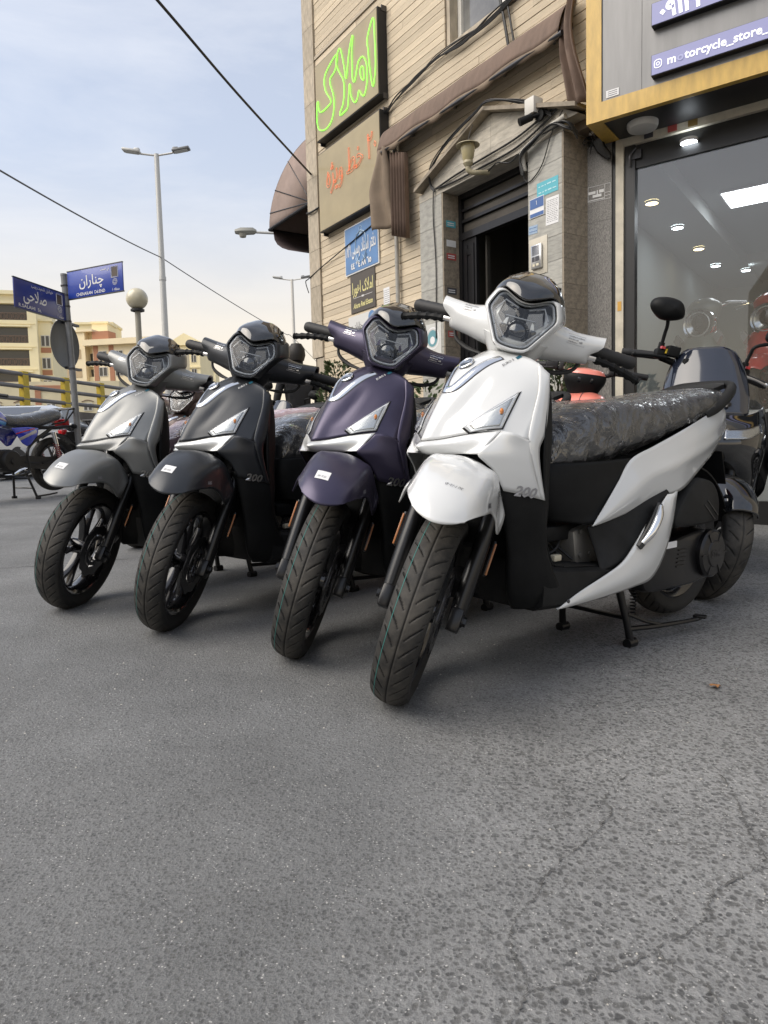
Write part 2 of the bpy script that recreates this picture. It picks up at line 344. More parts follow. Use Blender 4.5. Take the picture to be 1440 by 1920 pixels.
# ---------------------------------------------------------------- the street
def asphalt():
    m = mat('asphalt', (.1, .1, .1), .82)
    t = m.node_tree; n = t.nodes; l = t.links; b = n['Principled BSDF']
    tcn = n.new('ShaderNodeTexCoord'); vec = tcn.outputs['Object']
    def nz(s, d=4, r=.6, dist=0):
        k = n.new('ShaderNodeTexNoise'); k.inputs['Scale'].default_value = s; k.inputs['Detail'].default_value = d; k.inputs['Roughness'].default_value = r; k.inputs['Distortion'].default_value = dist; l.new(vec, k.inputs['Vector']); return k.outputs['Fac']
    def rng(s, a, b_, c=0, d=1):
        k = n.new('ShaderNodeMapRange'); k.inputs[1].default_value = a; k.inputs[2].default_value = b_; k.inputs[3].default_value = c; k.inputs[4].default_value = d; l.new(s, k.inputs[0]); return k.outputs[0]
    def mth(op, a, b_):
        k = n.new('ShaderNodeMath'); k.operation = op
        for i, q in enumerate((a, b_)):
            if isinstance(q, (int, float)): k.inputs[i].default_value = q
            else: l.new(q, k.inputs[i])
        return k.outputs[0]
    def mixc(f, a, b_):
        k = n.new('ShaderNodeMix'); k.data_type = 'RGBA'
        if isinstance(f, float): k.inputs[0].default_value = f
        else: l.new(f, k.inputs[0])
        for i, q in ((6, a), (7, b_)):
            if isinstance(q, tuple): k.inputs[i].default_value = (*q, 1)
            else: l.new(q, k.inputs[i])
        return k.outputs[2]
    # distorted coordinates so the stones are irregular
    dn = n.new('ShaderNodeTexNoise'); dn.inputs['Scale'].default_value = 60; l.new(vec, dn.inputs['Vector'])
    va = n.new('ShaderNodeVectorMath'); va.operation = 'MULTIPLY_ADD'; va.inputs[1].default_value = (.009, .009, .009); l.new(dn.outputs['Color'], va.inputs[0]); l.new(vec, va.inputs[2])
    def voro(s, feat='F1'):
        k = n.new('ShaderNodeTexVoronoi'); k.inputs['Scale'].default_value = s; k.feature = feat; l.new(va.outputs[0], k.inputs['Vector']); return k
    v1 = voro(78); v2 = voro(150); v3 = voro(260)
    sep = n.new('ShaderNodeSeparateColor'); l.new(v1.outputs['Color'], sep.inputs[0])
    sep2 = n.new('ShaderNodeSeparateColor'); l.new(v2.outputs['Color'], sep2.inputs[0])
    sep3 = n.new('ShaderNodeSeparateColor'); l.new(v3.outputs['Color'], sep3.inputs[0])
    # worn patch to the right where the big stones lie bare
    sx = n.new('ShaderNodeSeparateXYZ'); l.new(vec, sx.inputs[0])
    big = nz(.9, 4, .55)
    edge = mth('ADD', mth('ADD', sx.outputs['X'], mth('MULTIPLY', sx.outputs['Y'], -.33)), mth('MULTIPLY', mth('SUBTRACT', big, .5), 1.2))
    worn = rng(edge, -.48, -.06)
    bign = nz(.35, 3)
    stone = mth('MULTIPLY', rng(v1.outputs['Distance'], .50, .36), rng(sep.outputs[0], .52, .56))
    stone2 = mth('MULTIPLY', rng(v2.outputs['Distance'], .55, .40), rng(sep2.outputs[1], .50, .55))
    light = mth('MULTIPLY', rng(v3.outputs['Distance'], .42, .3), rng(sep3.outputs[2], .95, .96))
    fine = nz(420, 3, .7); mid = nz(38, 5, .65); large = nz(2.2, 5, .6)
    base = mixc(rng(fine, .3, .7), (.142, .144, .144), (.292, .295, .294))
    base = mixc(mth('MULTIPLY', rng(mid, .35, .65), .45), base, (.35, .352, .348))
    smooth = mixc(rng(fine, .3, .72), (.112, .115, .116), (.262, .266, .266))
    col = mixc(worn, smooth, base)
    dark = mixc(sep.outputs[1], (.06, .061, .063), (.125, .124, .12))
    col = mixc(mth('MULTIPLY', stone, mth('ADD', mth('MULTIPLY', worn, .62), .14)), col, dark)
    col = mixc(mth('MULTIPLY', stone2, mth('ADD', mth('MULTIPLY', worn, .10), .62)), col, dark)
    col = mixc(mth('MULTIPLY', light, .8), col, (.55, .54, .52))
    shade = n.new('ShaderNodeVectorMath'); shade.operation = 'SCALE'; l.new(col, shade.inputs[0]); l.new(mth('MULTIPLY', rng(large, .25, .75, .74, 1.18), rng(bign, .3, .7, .84, 1.10)), shade.inputs['Scale'])
    l.new(shade.outputs[0], b.inputs['Base Color'])
    h = mth('ADD', mth('MULTIPLY', v1.outputs['Distance'], mth('ADD', mth('MULTIPLY', worn, .55), .25)), mth('ADD', mth('MULTIPLY', v2.outputs['Distance'], .45), mth('MULTIPLY', fine, .5)))
    bp = n.new('ShaderNodeBump'); bp.inputs['Strength'].default_value = .75; bp.inputs['Distance'].default_value = .006; l.new(h, bp.inputs['Height']); l.new(bp.outputs[0], b.inputs['Normal'])
    b.inputs['Roughness'].default_value = .78; b.inputs['Specular IOR Level'].default_value = .35
    return m
gxs = [-600, -120, -40, -14, -6] + list(np.linspace(-3, 3.2, 42)) + [6, 14, 40, 120, 600]
gys = [-300, -60, -12, -3] + list(np.linspace(.0, 6, 40)) + [9, 16, 40, 120, 300, 900]
GV = [(x, y, .012 * (noise.noise(Vector((x * .9, y * .9, 3)))) * (1 if abs(x) < 4 and -1 < y < 8 else 0)) for x in gxs for y in gys]
GV = [(x, y, z if y < 1.6 or x > 2.9 or x < -2.8 else 0) for x, y, z in GV]
GV = [(x, y, 0 if abs(z) > .1 else z * (0 if (-2.6 < x < 2.9 and y > 1.3) else 1)) for x, y, z in GV]
M_ASPHALT = asphalt()
ground = new('ground', GV, [f[::-1] for f in grid_faces(len(gxs), len(gys))], M_ASPHALT); ground.matrix_world = GM; ground['kind'] = 'structure'
M_CRACK = mat('crack_dirt', (.10, .099, .096), .9, var=.3, vscale=90)
M_GRIT = mat('loose_grit', (.42, .40, .36), .8, rand=.3)
def gz(x, y):
    h = BVG.ray_cast(Vector((x, y, 1)), Vector((0, 0, -1))); return h[0].z if h[0] else 0
BVG = bvh_of(ground)
def crack(pts, w, nm='crack', m=None, jit=.005):
    P = crs([(a, b, 0) for a, b in pts], len(pts) * 22); rnd = random.Random(len(pts) * 31 + int(pts[0][0] * 100)); Vt = []
    for i, p in enumerate(P):
        d = P[min(i + 1, len(P) - 1)] - P[max(i - 1, 0)]; d /= np.linalg.norm(d); q = np.array([-d[1], d[0], 0])
        c = p + q * rnd.gauss(0, jit * .45) + d * rnd.gauss(0, jit * .2); e = min(1, i / 5, (len(P) - 1 - i) / 5)
        ww = w * max(.06, .25 + 1.1 * noise.noise(Vector((i * .21, pts[0][0] * 9, 2))) + .6 * rnd.random()) * e + .0004
        for sg in (-1, 1):
            x, y = (c + q * sg * ww / 2)[:2]; Vt.append((x, y, gz(x, y) + .0025))
    return new(nm, Vt, grid_faces(len(P), 2), m or M_CRACK, ground, False)
crack([(.52, 1.46), (.44, 1.36), (.43, 1.30), (.36, 1.21), (.27, 1.12), (.23, 1.05), (.185, .99), (.175, .93), (.18, .86), (.13, .79), (.07, .74)], .0036)
crack([(.72, 1.50), (.70, 1.36), (.665, 1.24), (.64, 1.14), (.52, 1.06), (.47, .99), (.38, .93), (.42, .86), (.41, .79), (.37, .72)], .003)
crack([(.38, .93), (.27, .88), (.18, .86)], .0025)
crack([(-3.4, 3.75), (-3.0, 3.80), (-2.5, 3.96), (-2.25, 3.98)], .016, jit=.02)
crack([(-2.25, 3.98), (-1.6, 4.25), (-1.0, 4.6)], .010, jit=.02)
crack([(-3.3, 3.2), (-2.7, 3.05), (-2.3, 3.1)], .006, jit=.02)
# a little loose grit and two dropped scraps
gb = MB(); rnd = random.Random(5)
for i in range(520):
    x = rnd.uniform(-1.9, 1.6); y = rnd.uniform(.55, 3.2) if rnd.random() < .8 else rnd.uniform(2, 6); r_ = rnd.uniform(.0008, .0030); z = gz(x, y)
    a = rnd.random() * 6.28
    gb.add([(x + r_ * math.cos(a + k * 1.57) * (1.4 if k % 2 else .9), y + r_ * math.sin(a + k * 1.57), z) for k in range(4)] + [(x, y, z + r_ * .9)], [(0, 1, 4), (1, 2, 4), (2, 3, 4), (3, 0, 4)])
g_ = gb.obj('grit', M_GRIT, ground, False); g_['kind'] = 'stuff'
def scrap(x, y, r_, m, label, nm='fallen_leaf', seed=1):
    rr = random.Random(seed); n_ = 14
    v = [(0, 0, .012)] + [(math.cos(6.283 * k / n_) * r_ * rr.uniform(.5, 1.2), math.sin(6.283 * k / n_) * r_ * .5 * rr.uniform(.6, 1.2), rr.uniform(.002, .014)) for k in range(n_)]
    o = new(nm, v, [(0, k + 1, (k + 1) % n_ + 1) for k in range(n_)], m); o.matrix_world = on_street(x, y, .4); tag(o, label, 'litter')
scrap(-1.80, 3.05, .055, mat('pale_leaf', (.50, .48, .26), .7, var=.3, vscale=60), 'crumpled pale yellow scrap on the asphalt beside the silver scooter wheel', 'paper_scrap', 2)
scrap(.94, 1.96, .024, mat('brown_leaf', (.36, .17, .06), .7, var=.3, vscale=60), 'small dry orange brown leaf on the asphalt before the white scooter', 'fallen_leaf', 3)

# ---------------------------------------------------------------- the scooter (x forward, y to the rider's left, z up; origin under the straight-ahead front axle)
RW = .276; RAKE = R(27)
AXD = Vector((-math.sin(RAKE), 0, math.cos(RAKE))); A0 = Vector((-.048 * math.cos(RAKE), 0, RW - .048 * math.sin(RAKE)))
def steer(d): return Matrix.Translation((0, 0, -.012)) @ Matrix.Translation(A0) @ Matrix.Rotation(d, 4, AXD) @ Matrix.Translation(-A0)
STEERED = {'front_wheel', 'fork_leg', 'front_fender', 'handlebar_cover', 'headlight', 'visor', 'handlebar_grip', 'brake_lever', 'brake_caliper', 'fork_reflector', 'brake_cable', 'axle_nut', 'instrument_hood', 'steering_stem'}

def make_tyre(rad=RW, hw=.052, rim=.205, pitch_n=36, nu=720):
    ts = np.concatenate([np.linspace(-1.9, -1.02, 7), np.linspace(-1, 1, 45), np.linspace(1.02, 1.9, 7)])
    V_ = np.zeros((nu, len(ts), 3)); D = np.zeros((nu, len(ts)))
    ph = np.arange(nu) / nu * 2 * np.pi
    for j, t in enumerate(ts):
        a = abs(t); sg = 1 if t >= 0 else -1
        if a <= 1:
            y = hw * math.sin(a * 1.25) / math.sin(1.25); r = rad - hw * .62 * (1 - math.cos(a * 1.25))
            dep = np.zeros(nu)
            if a < .045: dep += .0032
            off = R(15) * max(a - .1, 0) ** .6
            q = ((ph - off + (0 if sg > 0 else math.pi / pitch_n)) / (2 * math.pi) * pitch_n) % 1
            q = np.minimum(q, 1 - q) * 2 * math.pi * rad / pitch_n
            if .16 < a < .80:
                wdt = .0021 * min(1, (a - .14) / .12, (.84 - a) / .15) + .0005
                dep += .0042 * np.clip((wdt + .0012 - q) / .0016, 0, 1)
            q2 = ((ph - off * .7 + math.pi / pitch_n * (.9 if sg > 0 else 1.9)) / (2 * math.pi) * pitch_n) % 1
            q2 = np.minimum(q2, 1 - q2) * 2 * math.pi * rad / pitch_n
            if .72 < a < .96: dep += .0026 * np.clip((.0024 - q2) / .0014, 0, 1)
            rr = r - dep; D[:, j] = np.clip(1.25 - a * 1.0, 0, 1) * (dep < .001)
        else:
            f = (a - 1) / .9; y = hw + .003 * math.sin(math.pi * min(f * 1.6, 1)) - .016 * f ** 2; r = rad - hw * .62 * (1 - math.cos(1.25)) - (rad - hw * .62 * (1 - math.cos(1.25)) - rim) * f; rr = r + 0 * ph
            D[:, j] = .12 * (1 - f)
        V_[:, j, 0] = rr * np.cos(ph); V_[:, j, 2] = rr * np.sin(ph); V_[:, j, 1] = sg * y
    me = mesh_of('tyre', V_.reshape(-1, 3), grid_faces(nu, len(ts), True), [M_TYRE, M_TREADLINE], True, 50)
    at = me.attributes.new('dust', 'FLOAT', 'POINT'); at.data.foreach_set('value', D.reshape(-1).astype(np.float32))
    return me
def wheel(name, parent, at, tyre_me, rim_r=.205, teal=True, hubr=.032, w=.042, spokes=5, rimmat=None, disc=True):
    rimmat = rimmat or M_RIM
    b = MB()
    b.lathe([(rim_r - .002, -w), (rim_r + .004, -w + .003), (rim_r + .004, -w + .010), (rim_r - .014, -w + .016), (rim_r - .022, -.012), (rim_r - .022, .012), (rim_r - .014, w - .016), (rim_r + .004, w - .010), (rim_r + .004, w - .003), (rim_r - .002, w), (rim_r - .016, w - .006), (rim_r - .030, .016), (rim_r - .033, 0), (rim_r - .030, -.016), (rim_r - .016, -w + .006), (rim_r - .002, -w)], 72, axis='Y')
    b.lathe([(.012, -.045), (hubr, -.045), (hubr + .004, -.02), (hubr + .004, .02), (hubr, .045), (.012, .045)], 28, axis='Y')
    for k in range(spokes):
        a0 = 2 * math.pi * k / spokes + .3
        for s in (-1, 1):
            pts = []
            for f in np.linspace(0, 1, 6):
                r = hubr - .004 + f * (rim_r - .026 - hubr); a = a0 + s * (.10 + .17 * f ** 1.4)
                wd = .012 - .003 * math.sin(f * math.pi) ; th = .017 - .005 * f
                cx, cz = r * math.cos(a), r * math.sin(a); tx, tz = -math.sin(a), math.cos(a)
                pts.append([(cx - tx * wd / 2 * s1, s2 * th, cz - tz * wd / 2 * s1) for s1, s2 in ((-1, -1), (1, -1), (1.4, 0), (1, 1), (-1, 1), (-1.4, 0))])
            b.loft(pts)
    o = b.obj(name, rimmat, parent, True, 35); o.location = at
    t = bpy.data.objects.new('tyre', tyre_me); link(t, o)
    if teal:
        tl = MB(); prof = []
        for t_ in (.535, .55, .565):
            a = t_; prof.append((RW - .052 * .62 * (1 - math.cos(a * 1.25)) + .0007, -.052 * math.sin(a * 1.25) / math.sin(1.25)))
        tl.lathe(prof, 180, axis='Y'); l_ = tl.obj('tyre_stripe', M_TREADLINE, o, fix=False)
    if disc:
        d = MB(); n_ = 120; V_ = []
        for k in range(n_):
            a = 2 * math.pi * k / n_; wv = .004 * math.sin(a * 10); c, s = math.cos(a), math.sin(a)
            for r, y in ((.074 + wv * .4, .058), (.112 + wv, .058), (.112 + wv, .062), (.074 + wv * .4, .062)): V_.append((r * c, y, r * s))
        d.add(V_, grid_faces(n_, 4, True, True)); d.lathe([(.05, .060), (.066, .060), (.066, .063), (.05, .063), (.05, .060)], 48, axis='Y')
        for k in range(5):
            a = 2 * math.pi * k / 5; d.tube([(.03 * math.cos(a), .058, .03 * math.sin(a)), (.085 * math.cos(a + .25), .058, .085 * math.sin(a + .25))], .006, 6)
        for k in range(30):
            a = 2 * math.pi * k / 30; d.box((.058 * math.cos(a), .064, .058 * math.sin(a)), (.010, .002, .003), Matrix.Rotation(-a, 3, 'Y'))
        d.obj('brake_disc', M_STEEL, o, True, 30)
    return o
TYRE_F = make_tyre()

def sticker_print(name, parent, o, ux, uy, w, bvh, m, seed=1, off=.0014):
    # outlined notice with rows of tiny writing and a small seal, printed on the panel
    o, ux, uy = Vector(o), Vector(ux).normalized(), Vector(uy).normalized(); nn = ux.cross(uy); h = w * .5; b = MB(); rr = random.Random(seed)
    def q(x0, y0, x1, y1):
        k = max(1, int((x1 - x0) / .012)); P = []
        for i in range(k + 1):
            for y in (y0, y1): P.append(stick(o + ux * (x0 + (x1 - x0) * i / k) + uy * y, nn, bvh, off))
        b.add(P, grid_faces(k + 1, 2))
    e = w * .012
    for a in ((-w / 2, h / 2 - e, w / 2, h / 2), (-w / 2, -h / 2, w / 2, -h / 2 + e), (-w / 2, -h / 2, -w / 2 + e, h / 2), (w / 2 - e, -h / 2, w / 2, h / 2)): q(*a)
    for r_ in range(3):
        x = -w * .44; y = h * .26 - r_ * h * .27
        while x < (w * .44 if r_ == 0 else w * .08):
            l_ = rr.uniform(.03, .09) * w; q(x, y - h * .05, min(x + l_, w * .45), y + h * rr.uniform(.02, .07)); x += l_ + w * .025
    for s in (-1, 1): q(w * .27 - w * .09 * (s < 0), -h * .22, w * .27 + w * .09 * (s > 0), -h * .08 + h * .03 * s)
    return b.obj(name, m, parent, False, fix=False)

def build_scooter(name, label, paint, trim, mark, matrix, d, seatmat=None, wrap=None, lower_white=False, stickers=True):
    T = thing(name, label, 'scooter', matrix, 'new scooters parked in a row')
    S = steer(d)
    # --- body panels
    hood = mir([[(-.318, 0, .979), (-.321, .05, .973), (-.328, .10, .957), (-.333, .145, .940), (-.337, .180, .918)],
                [(-.222, 0, .934), (-.236, .055, .928), (-.262, .112, .909), (-.290, .165, .882), (-.318, .200, .858)],
                [(-.144, 0, .857), (-.166, .05, .854), (-.205, .108, .843), (-.243, .168, .825), (-.292, .209, .795)],
                [(-.090, 0, .785), (-.118, .045, .787), (-.155, .100, .787), (-.200, .165, .776), (-.252, .2155, .745)],
                [(-.048, 0, .717), (-.078, .040, .721), (-.116, .092, .732), (-.165, .155, .740), (-.236, .2205, .716)]])
    H = surf(hood, 30, 41)
    # two soft flutes pressed into the hood beside the centre plate
    for i in range(H.shape[0]):
        for j in range(H.shape[1]):
            y = abs(H[i, j, 1]); u = i / 29
            yc = .045 + .055 * (1 - u); k = math.exp(-((y - yc) / .016) ** 2) * math.sin(math.pi * min(1, max(0, (u - .30) / .55))) * .007
            H[i, j] -= np.array([.75, 0, .6]) * k
    ho = sheet('hood', H, paint, T, (1, 0, .6), .004)
    bvh = bvh_of(ho)
    nz_ = surf(mir([[(-.048, 0, .7145), (-.078, .040, .7185), (-.115, .092, .7290), (-.143, .130, .7355), (-.176, .175, .7400)],
                    [(-.028, 0, .700), (-.062, .040, .703), (-.102, .092, .708), (-.128, .126, .713), (-.154, .166, .720)],
                    [(-.050, 0, .684), (-.074, .040, .685), (-.104, .090, .688), (-.121, .120, .691), (-.134, .155, .699)],
                    [(-.074, 0, .676), (-.090, .040, .677), (-.108, .088, .679), (-.114, .116, .680), (-.116, .146, .681)]]), 16, 41)
    no = sheet('nose_trim', nz_, trim, T, (1, 0, .1), .004)
    sp = np.array([[(-.177, .176, .740), (-.195, .206, .733), (-.240, .2225, .712)],
                   [(-.150, .162, .712), (-.190, .198, .705), (-.242, .2240, .688)],
                   [(-.115, .147, .681), (-.178, .192, .675), (-.246, .2245, .660)],
                   [(-.136, .155, .655), (-.188, .194, .650), (-.254, .2250, .630)],
                   [(-.160, .166, .630), (-.205, .198, .618), (-.266, .2255, .595)],
                   [(-.185, .176, .578), (-.235, .203, .565), (-.286, .2230, .550)]])
    # the shield's outer edge panel, from the top corner down
    ep = np.array([[(-.331, .170, .928), (-.338, .192, .905), (-.346, .200, .895)], [(-.300, .200, .855), (-.312, .211, .835), (-.330, .212, .825)],
                   [(-.262, .2095, .775), (-.282, .221, .750), (-.305, .221, .735)], [(-.236, .220, .716), (-.252, .2275, .700), (-.275, .226, .690)],
                   [(-.246, .223, .660), (-.260, .2285, .640), (-.280, .226, .630)], [(-.286, .2225, .550), (-.293, .2255, .548), (-.305, .222, .546)]])
    sides = []
    for s in (1, -1):
        f_ = (lambda a: a) if s > 0 else flipy
        so_ = sheet('side_panel', surf(f_(sp), 18, 12), paint, T, (.5, s, 0), .003); sides.append(so_)
        sheet('shield_edge', surf(f_(ep), 28, 6), paint, T, (.2, s, 0), .003)
    # --- inner (rider side) leg shield and lower fairing, black
    ins = mir([[(-.412, 0, .930), (-.400, .09, .922), (-.370, .162, .905), (-.343, .199, .893)], [(-.415, 0, .84), (-.405, .10, .84), (-.376, .180, .832), (-.322, .212, .825)],
               [(-.408, 0, .73), (-.400, .11, .73), (-.370, .190, .718), (-.298, .225, .715)], [(-.392, 0, .62), (-.385, .11, .62), (-.360, .190, .617), (-.296, .226, .615)],
               [(-.392, 0, .52), (-.388, .11, .52), (-.366, .182, .52), (-.310, .218, .52)], [(-.378, 0, .43), (-.376, .11, .43), (-.368, .172, .43), (-.330, .207, .43)],
               [(-.405, 0, .358), (-.405, .11, .356), (-.400, .17, .354), (-.365, .203, .352)]])
    sheet('inner_leg_shield', surf(ins, 40, 33), M_PLASTIC, T, (-1, 0, .1), .006)
    lw = mir([[(-.215, 0, .600), (-.215, .08, .600), (-.180, .150, .600), (-.200, .182, .592), (-.255, .208, .578), (-.290, .2215, .570), (-.306, .2225, .565)],
              [(-.300, 0, .520), (-.285, .08, .520), (-.205, .150, .515), (-.210, .180, .508), (-.255, .202, .50), (-.292, .216, .497), (-.316, .218, .495)],
              [(-.345, 0, .420), (-.325, .08, .420), (-.235, .140, .415), (-.228, .166, .410), (-.265, .190, .41), (-.305, .205, .41), (-.332, .208, .41)],
              [(-.350, 0, .340), (-.335, .07, .340), (-.262, .115, .335), (-.238, .148, .330), (-.278, .182, .33), (-.33, .200, .335), (-.362, .204, .345)],
              [(-.350, 0, .270), (-.335, .06, .270), (-.282, .10, .268), (-.255, .138, .264), (-.295, .172, .268), (-.35, .194, .275), (-.395, .203, .290)],
              [(-.360, 0, .225), (-.350, .05, .225), (-.315, .085, .223), (-.290, .120, .222), (-.325, .155, .224), (-.38, .182, .228), (-.43, .195, .238)]])
    sheet('lower_fairing', surf(lw, 30, 53), M_PLASTIC, T, (1, 0, 0), .005)
    # --- turn signals set into the hood
    nn = Vector((.62, .62, .5)).normalized()
    for s in (1, -1):
        A, B_, Cc, D_ = [Vector(p) for p in ((-.120, .092, .7525), (-.256, .166, .840), (-.184, .170, .7465), (-.129, .106, .7345))]
        if s < 0: A, B_, Cc, D_ = [Vector((p.x, -p.y, p.z)) for p in (A, B_, Cc, D_)]
        n2 = Vector((nn.x, nn.y * s, nn.z))
        def quad(k, off, dome, nm, m, par):
            ctr = (A + B_ + Cc + D_) / 4; pts = [ctr + (p - ctr) * k for p in (A, B_, Cc, D_)]; n_ = 12; V_ = []
            for i in range(n_ + 1):
                for j in range(n_ + 1):
                    u, v = i / n_, j / n_; p = (pts[0] * (1 - u) + pts[1] * u) * (1 - v) + (pts[3] * (1 - u) + pts[2] * u) * v
                    V_.append(stick(p, n2, bvh_sig, off) + n2 * dome * (1 - (2 * u - 1) ** 4) * (1 - (2 * v - 1) ** 4))
            return new(nm, V_, grid_faces(n_ + 1, n_ + 1) if s > 0 else [f[::-1] for f in grid_faces(n_ + 1, n_ + 1)], m, par, thick=.001)
        bvh_sig = bvh_of(ho, no, sides[0], sides[1])
        sig = quad(1.09, .0015, .002, 'turn_signal', M_LAMPDARK, T)
        quad(1.0, .0035, .002, 'light_guide', M_SIGDRL, sig)
        quad(.80, .0055, .001, 'reflector', M_SIGREF, sig)
        ctr = A * .2 + B_ * .42 + Cc * .38; p = stick(ctr, n2, bvh_sig, .010)
        bb = MB(); bb.lathe([(.001, -.008), (.0045, -.007), (.006, 0), (.004, .006), (.001, .008)], 12, p); bb.obj('bulb', M_AMBER, sig)
        quad(1.0, .010, .006, 'lens', M_LENS, sig)
    # --- badge, chrome V, marks
    bd = MB(); nb = Vector((.62, 0, .78)).normalized(); q = nb.to_track_quat('Z', 'X').to_matrix()
    bc = stick(Vector((-.222, 0, .931)), nb, bvh, .001)
    b1 = MB(); b1.lathe([(.0, .0035), (.019, .0035), (.0215, .006), (.024, .0045), (.025, 0)], 36); b1.v = [tuple(q @ Vector(v) + bc) for v in b1.v]
    bo = b1.obj('badge', M_CHROME, T)
    b2 = MB(); b2.lathe([(.0, .0040), (.0185, .0040)], 36); b2.v = [tuple(q @ Vector(v) + bc) for v in b2.v]; b2.obj('badge_field', mat('badge_grey', (.05, .06, .075), .3, .3, .5), bo, fix=False)
    uy = nb.cross(Vector((0, 1, 0))).normalized(); uy = uy if uy.z > 0 else -uy
    lettering('badge_lettering', 'SYM', M_CHROME, bo, bc + nb * .0045, (0, 1, 0), uy, .0165, bold=.0008)
    VP = [(-.296, -.073, .938), (-.225, -.046, .90), (-.168, -.024, .868), (-.150, -.010, .857), (-.150, .010, .857), (-.168, .024, .868), (-.225, .046, .90), (-.296, .073, .938)]
    ribbon('strip_surround', VP, .028, M_SEAM, T, bvh, (.7, 0, .7), .0004, 60)
    ribbon('chrome_strip', [(-.292, -.072, .936), (-.225, -.046, .90), (-.168, -.024, .868), (-.150, -.010, .857), (-.150, .010, .857), (-.168, .024, .868), (-.225, .046, .90), (-.292, .072, .936)], .021, M_CHROME, T, bvh, (.7, 0, .7), .0018, 60)
    ux = Vector((-.55, .6, .35)); ul = Vector((-.72, .42, .55)).normalized()
    lettering('euro_mark', 'EURO 5', M_INK if mark is M_GREYPRINT else M_WHITEPRINT, T, (-.285, .100, .930), (-.62, .42, .52), (.25, -.55, .75), .012, bvh=bvh, shear=.2)
    decal_grid('euro_tab', M_TEAL, T, (-.311, .118, .950), (-.62, .42, .52), (.25, -.55, .75), .017, .010, bvh, n=4)
    bs = bvh_of(sides[0]); un = Vector((-.82, -.30 * -1, -.12))
    lettering('capacity_mark', '200', mark, T, (-.238, .205, .572), (-.90, .38, -.16), (-.1, .1, 1), .040, bvh=bs, shear=.25, bold=.0012, sx=1.05)
    if stickers is not None:
        lb = bvh_of(no)
    # --- footboard
    b = MB()
    fl = []
    for x, zt, zb, hw in ((-.335, .352, .215, .196), (-.40, .338, .212, .203), (-.50, .328, .210, .212), (-.60, .318, .210, .220), (-.68, .312, .215, .224), (-.73, .310, .24, .22)):
        fl.append([(x, -hw + .004, zb + .02), (x, -hw, (zt + zb) / 2), (x, -hw + .004, zt - .01), (x, -hw + .020, zt), (x, -.085, zt + .001), (x, .085, zt + .001), (x, hw - .020, zt), (x, hw - .004, zt - .01), (x, hw, (zt + zb) / 2), (x, hw - .004, zb + .02), (x, hw - .04, zb), (x, -hw + .04, zb)])
    b.loft(crs(np.array(fl), 16)); fb = b.obj('footboard', M_PLASTIC2, T, True, 40)
    r2 = MB()
    for s in (1, -1):
        for k in range(7): r2.tube([(-.42 - k * .003, s * (.10 + k * .014), .337), (-.53, s * (.10 + k * .014), .3275), (-.64, s * (.10 + k * .014), .3175)], .0022, 6)
    r2.obj('tread_rib', M_PLASTIC2, fb)
    # --- rising side of the footboard, rear panels and blades
    rs = np.array([[(-.585, .210, .305), (-.600, .190, .335), (-.60, .170, .385), (-.585, .160, .440)], [(-.690, .222, .330), (-.690, .212, .372), (-.670, .195, .420), (-.650, .178, .462)],
                   [(-.760, .230, .395), (-.770, .222, .430), (-.760, .210, .465), (-.745, .198, .485)], [(-.850, .232, .470), (-.855, .226, .490), (-.850, .218, .505), (-.845, .208, .515)], [(-.935, .228, .525), (-.937, .224, .530), (-.939, .218, .536), (-.940, .21, .540)]])
    bl = np.array([[(-.388, .2005, .219), (-.389, .2015, .2195), (-.390, .2005, .218)], [(-.480, .2160, .262), (-.490, .2215, .240), (-.500, .2130, .223)], [(-.590, .2290, .300), (-.610, .2370, .262), (-.620, .2230, .230)],
                   [(-.668, .2340, .330), (-.705, .2450, .282), (-.740, .2290, .240)], [(-.725, .2380, .378), (-.785, .2520, .320), (-.832, .2320, .254)], [(-.780, .2400, .432), (-.840, .2540, .385), (-.893, .2380, .320)],
                   [(-.855, .2400, .486), (-.895, .2520, .455), (-.936, .2400, .415)], [(-.908, .2370, .526), (-.935, .2460, .528), (-.972, .2360, .532)]])
    rp_ = np.array([[(-.572, .187, .446), (-.573, .188, .446), (-.575, .187, .445)], [(-.625, .190, .500), (-.640, .200, .478), (-.660, .192, .458)], [(-.700, .190, .575), (-.740, .211, .530), (-.775, .202, .483)],
                    [(-.770, .189, .645), (-.830, .218, .580), (-.900, .209, .516)], [(-.900, .192, .685), (-.960, .218, .612), (-1.045, .207, .529)], [(-1.060, .190, .730), (-1.110, .208, .665), (-1.180, .192, .585)],
                    [(-1.220, .175, .772), (-1.265, .188, .715), (-1.330, .168, .648)], [(-1.370, .148, .806), (-1.400, .158, .763), (-1.445, .140, .703)], [(-1.490, .115, .826), (-1.510, .122, .795), (-1.535, .108, .745)], [(-1.590, .065, .812), (-1.600, .066, .795), (-1.605, .060, .772)]])
    rear = []
    for s in (1, -1):
        f_ = (lambda a: a) if s > 0 else flipy
        sheet('footboard_riser', surf(f_(rs), 20, 12), M_PLASTIC2, T, (0, s, .2), .004)
        sheet('side_blade', surf(f_(bl), 36, 12), paint, T, (0, s, 0), .006)
        rr = surf(f_(rp_), 44, 16)
        for i in range(44):      # shoulder crease along the flank
            for j in range(16):
                x = rr[i, j, 0]; k = math.exp(-((j / 15 - (.45 + .5 * max(0, (-x - .9) / .7))) / .09) ** 2) * .006 * min(1, max(0, (-x - .75) / .2)); rr[i, j, 1] += s * k
        sw = MB(); sw.lathe([(.0, .001), (.005, .001), (.0065, -.003)], 12, (-.432, s * .2095, .2375), 'Y'); sw.obj('screw_cap', M_SEAM, T)
        rear.append(sheet('rear_panel', rr, paint, T, (0, s, .2), .005))
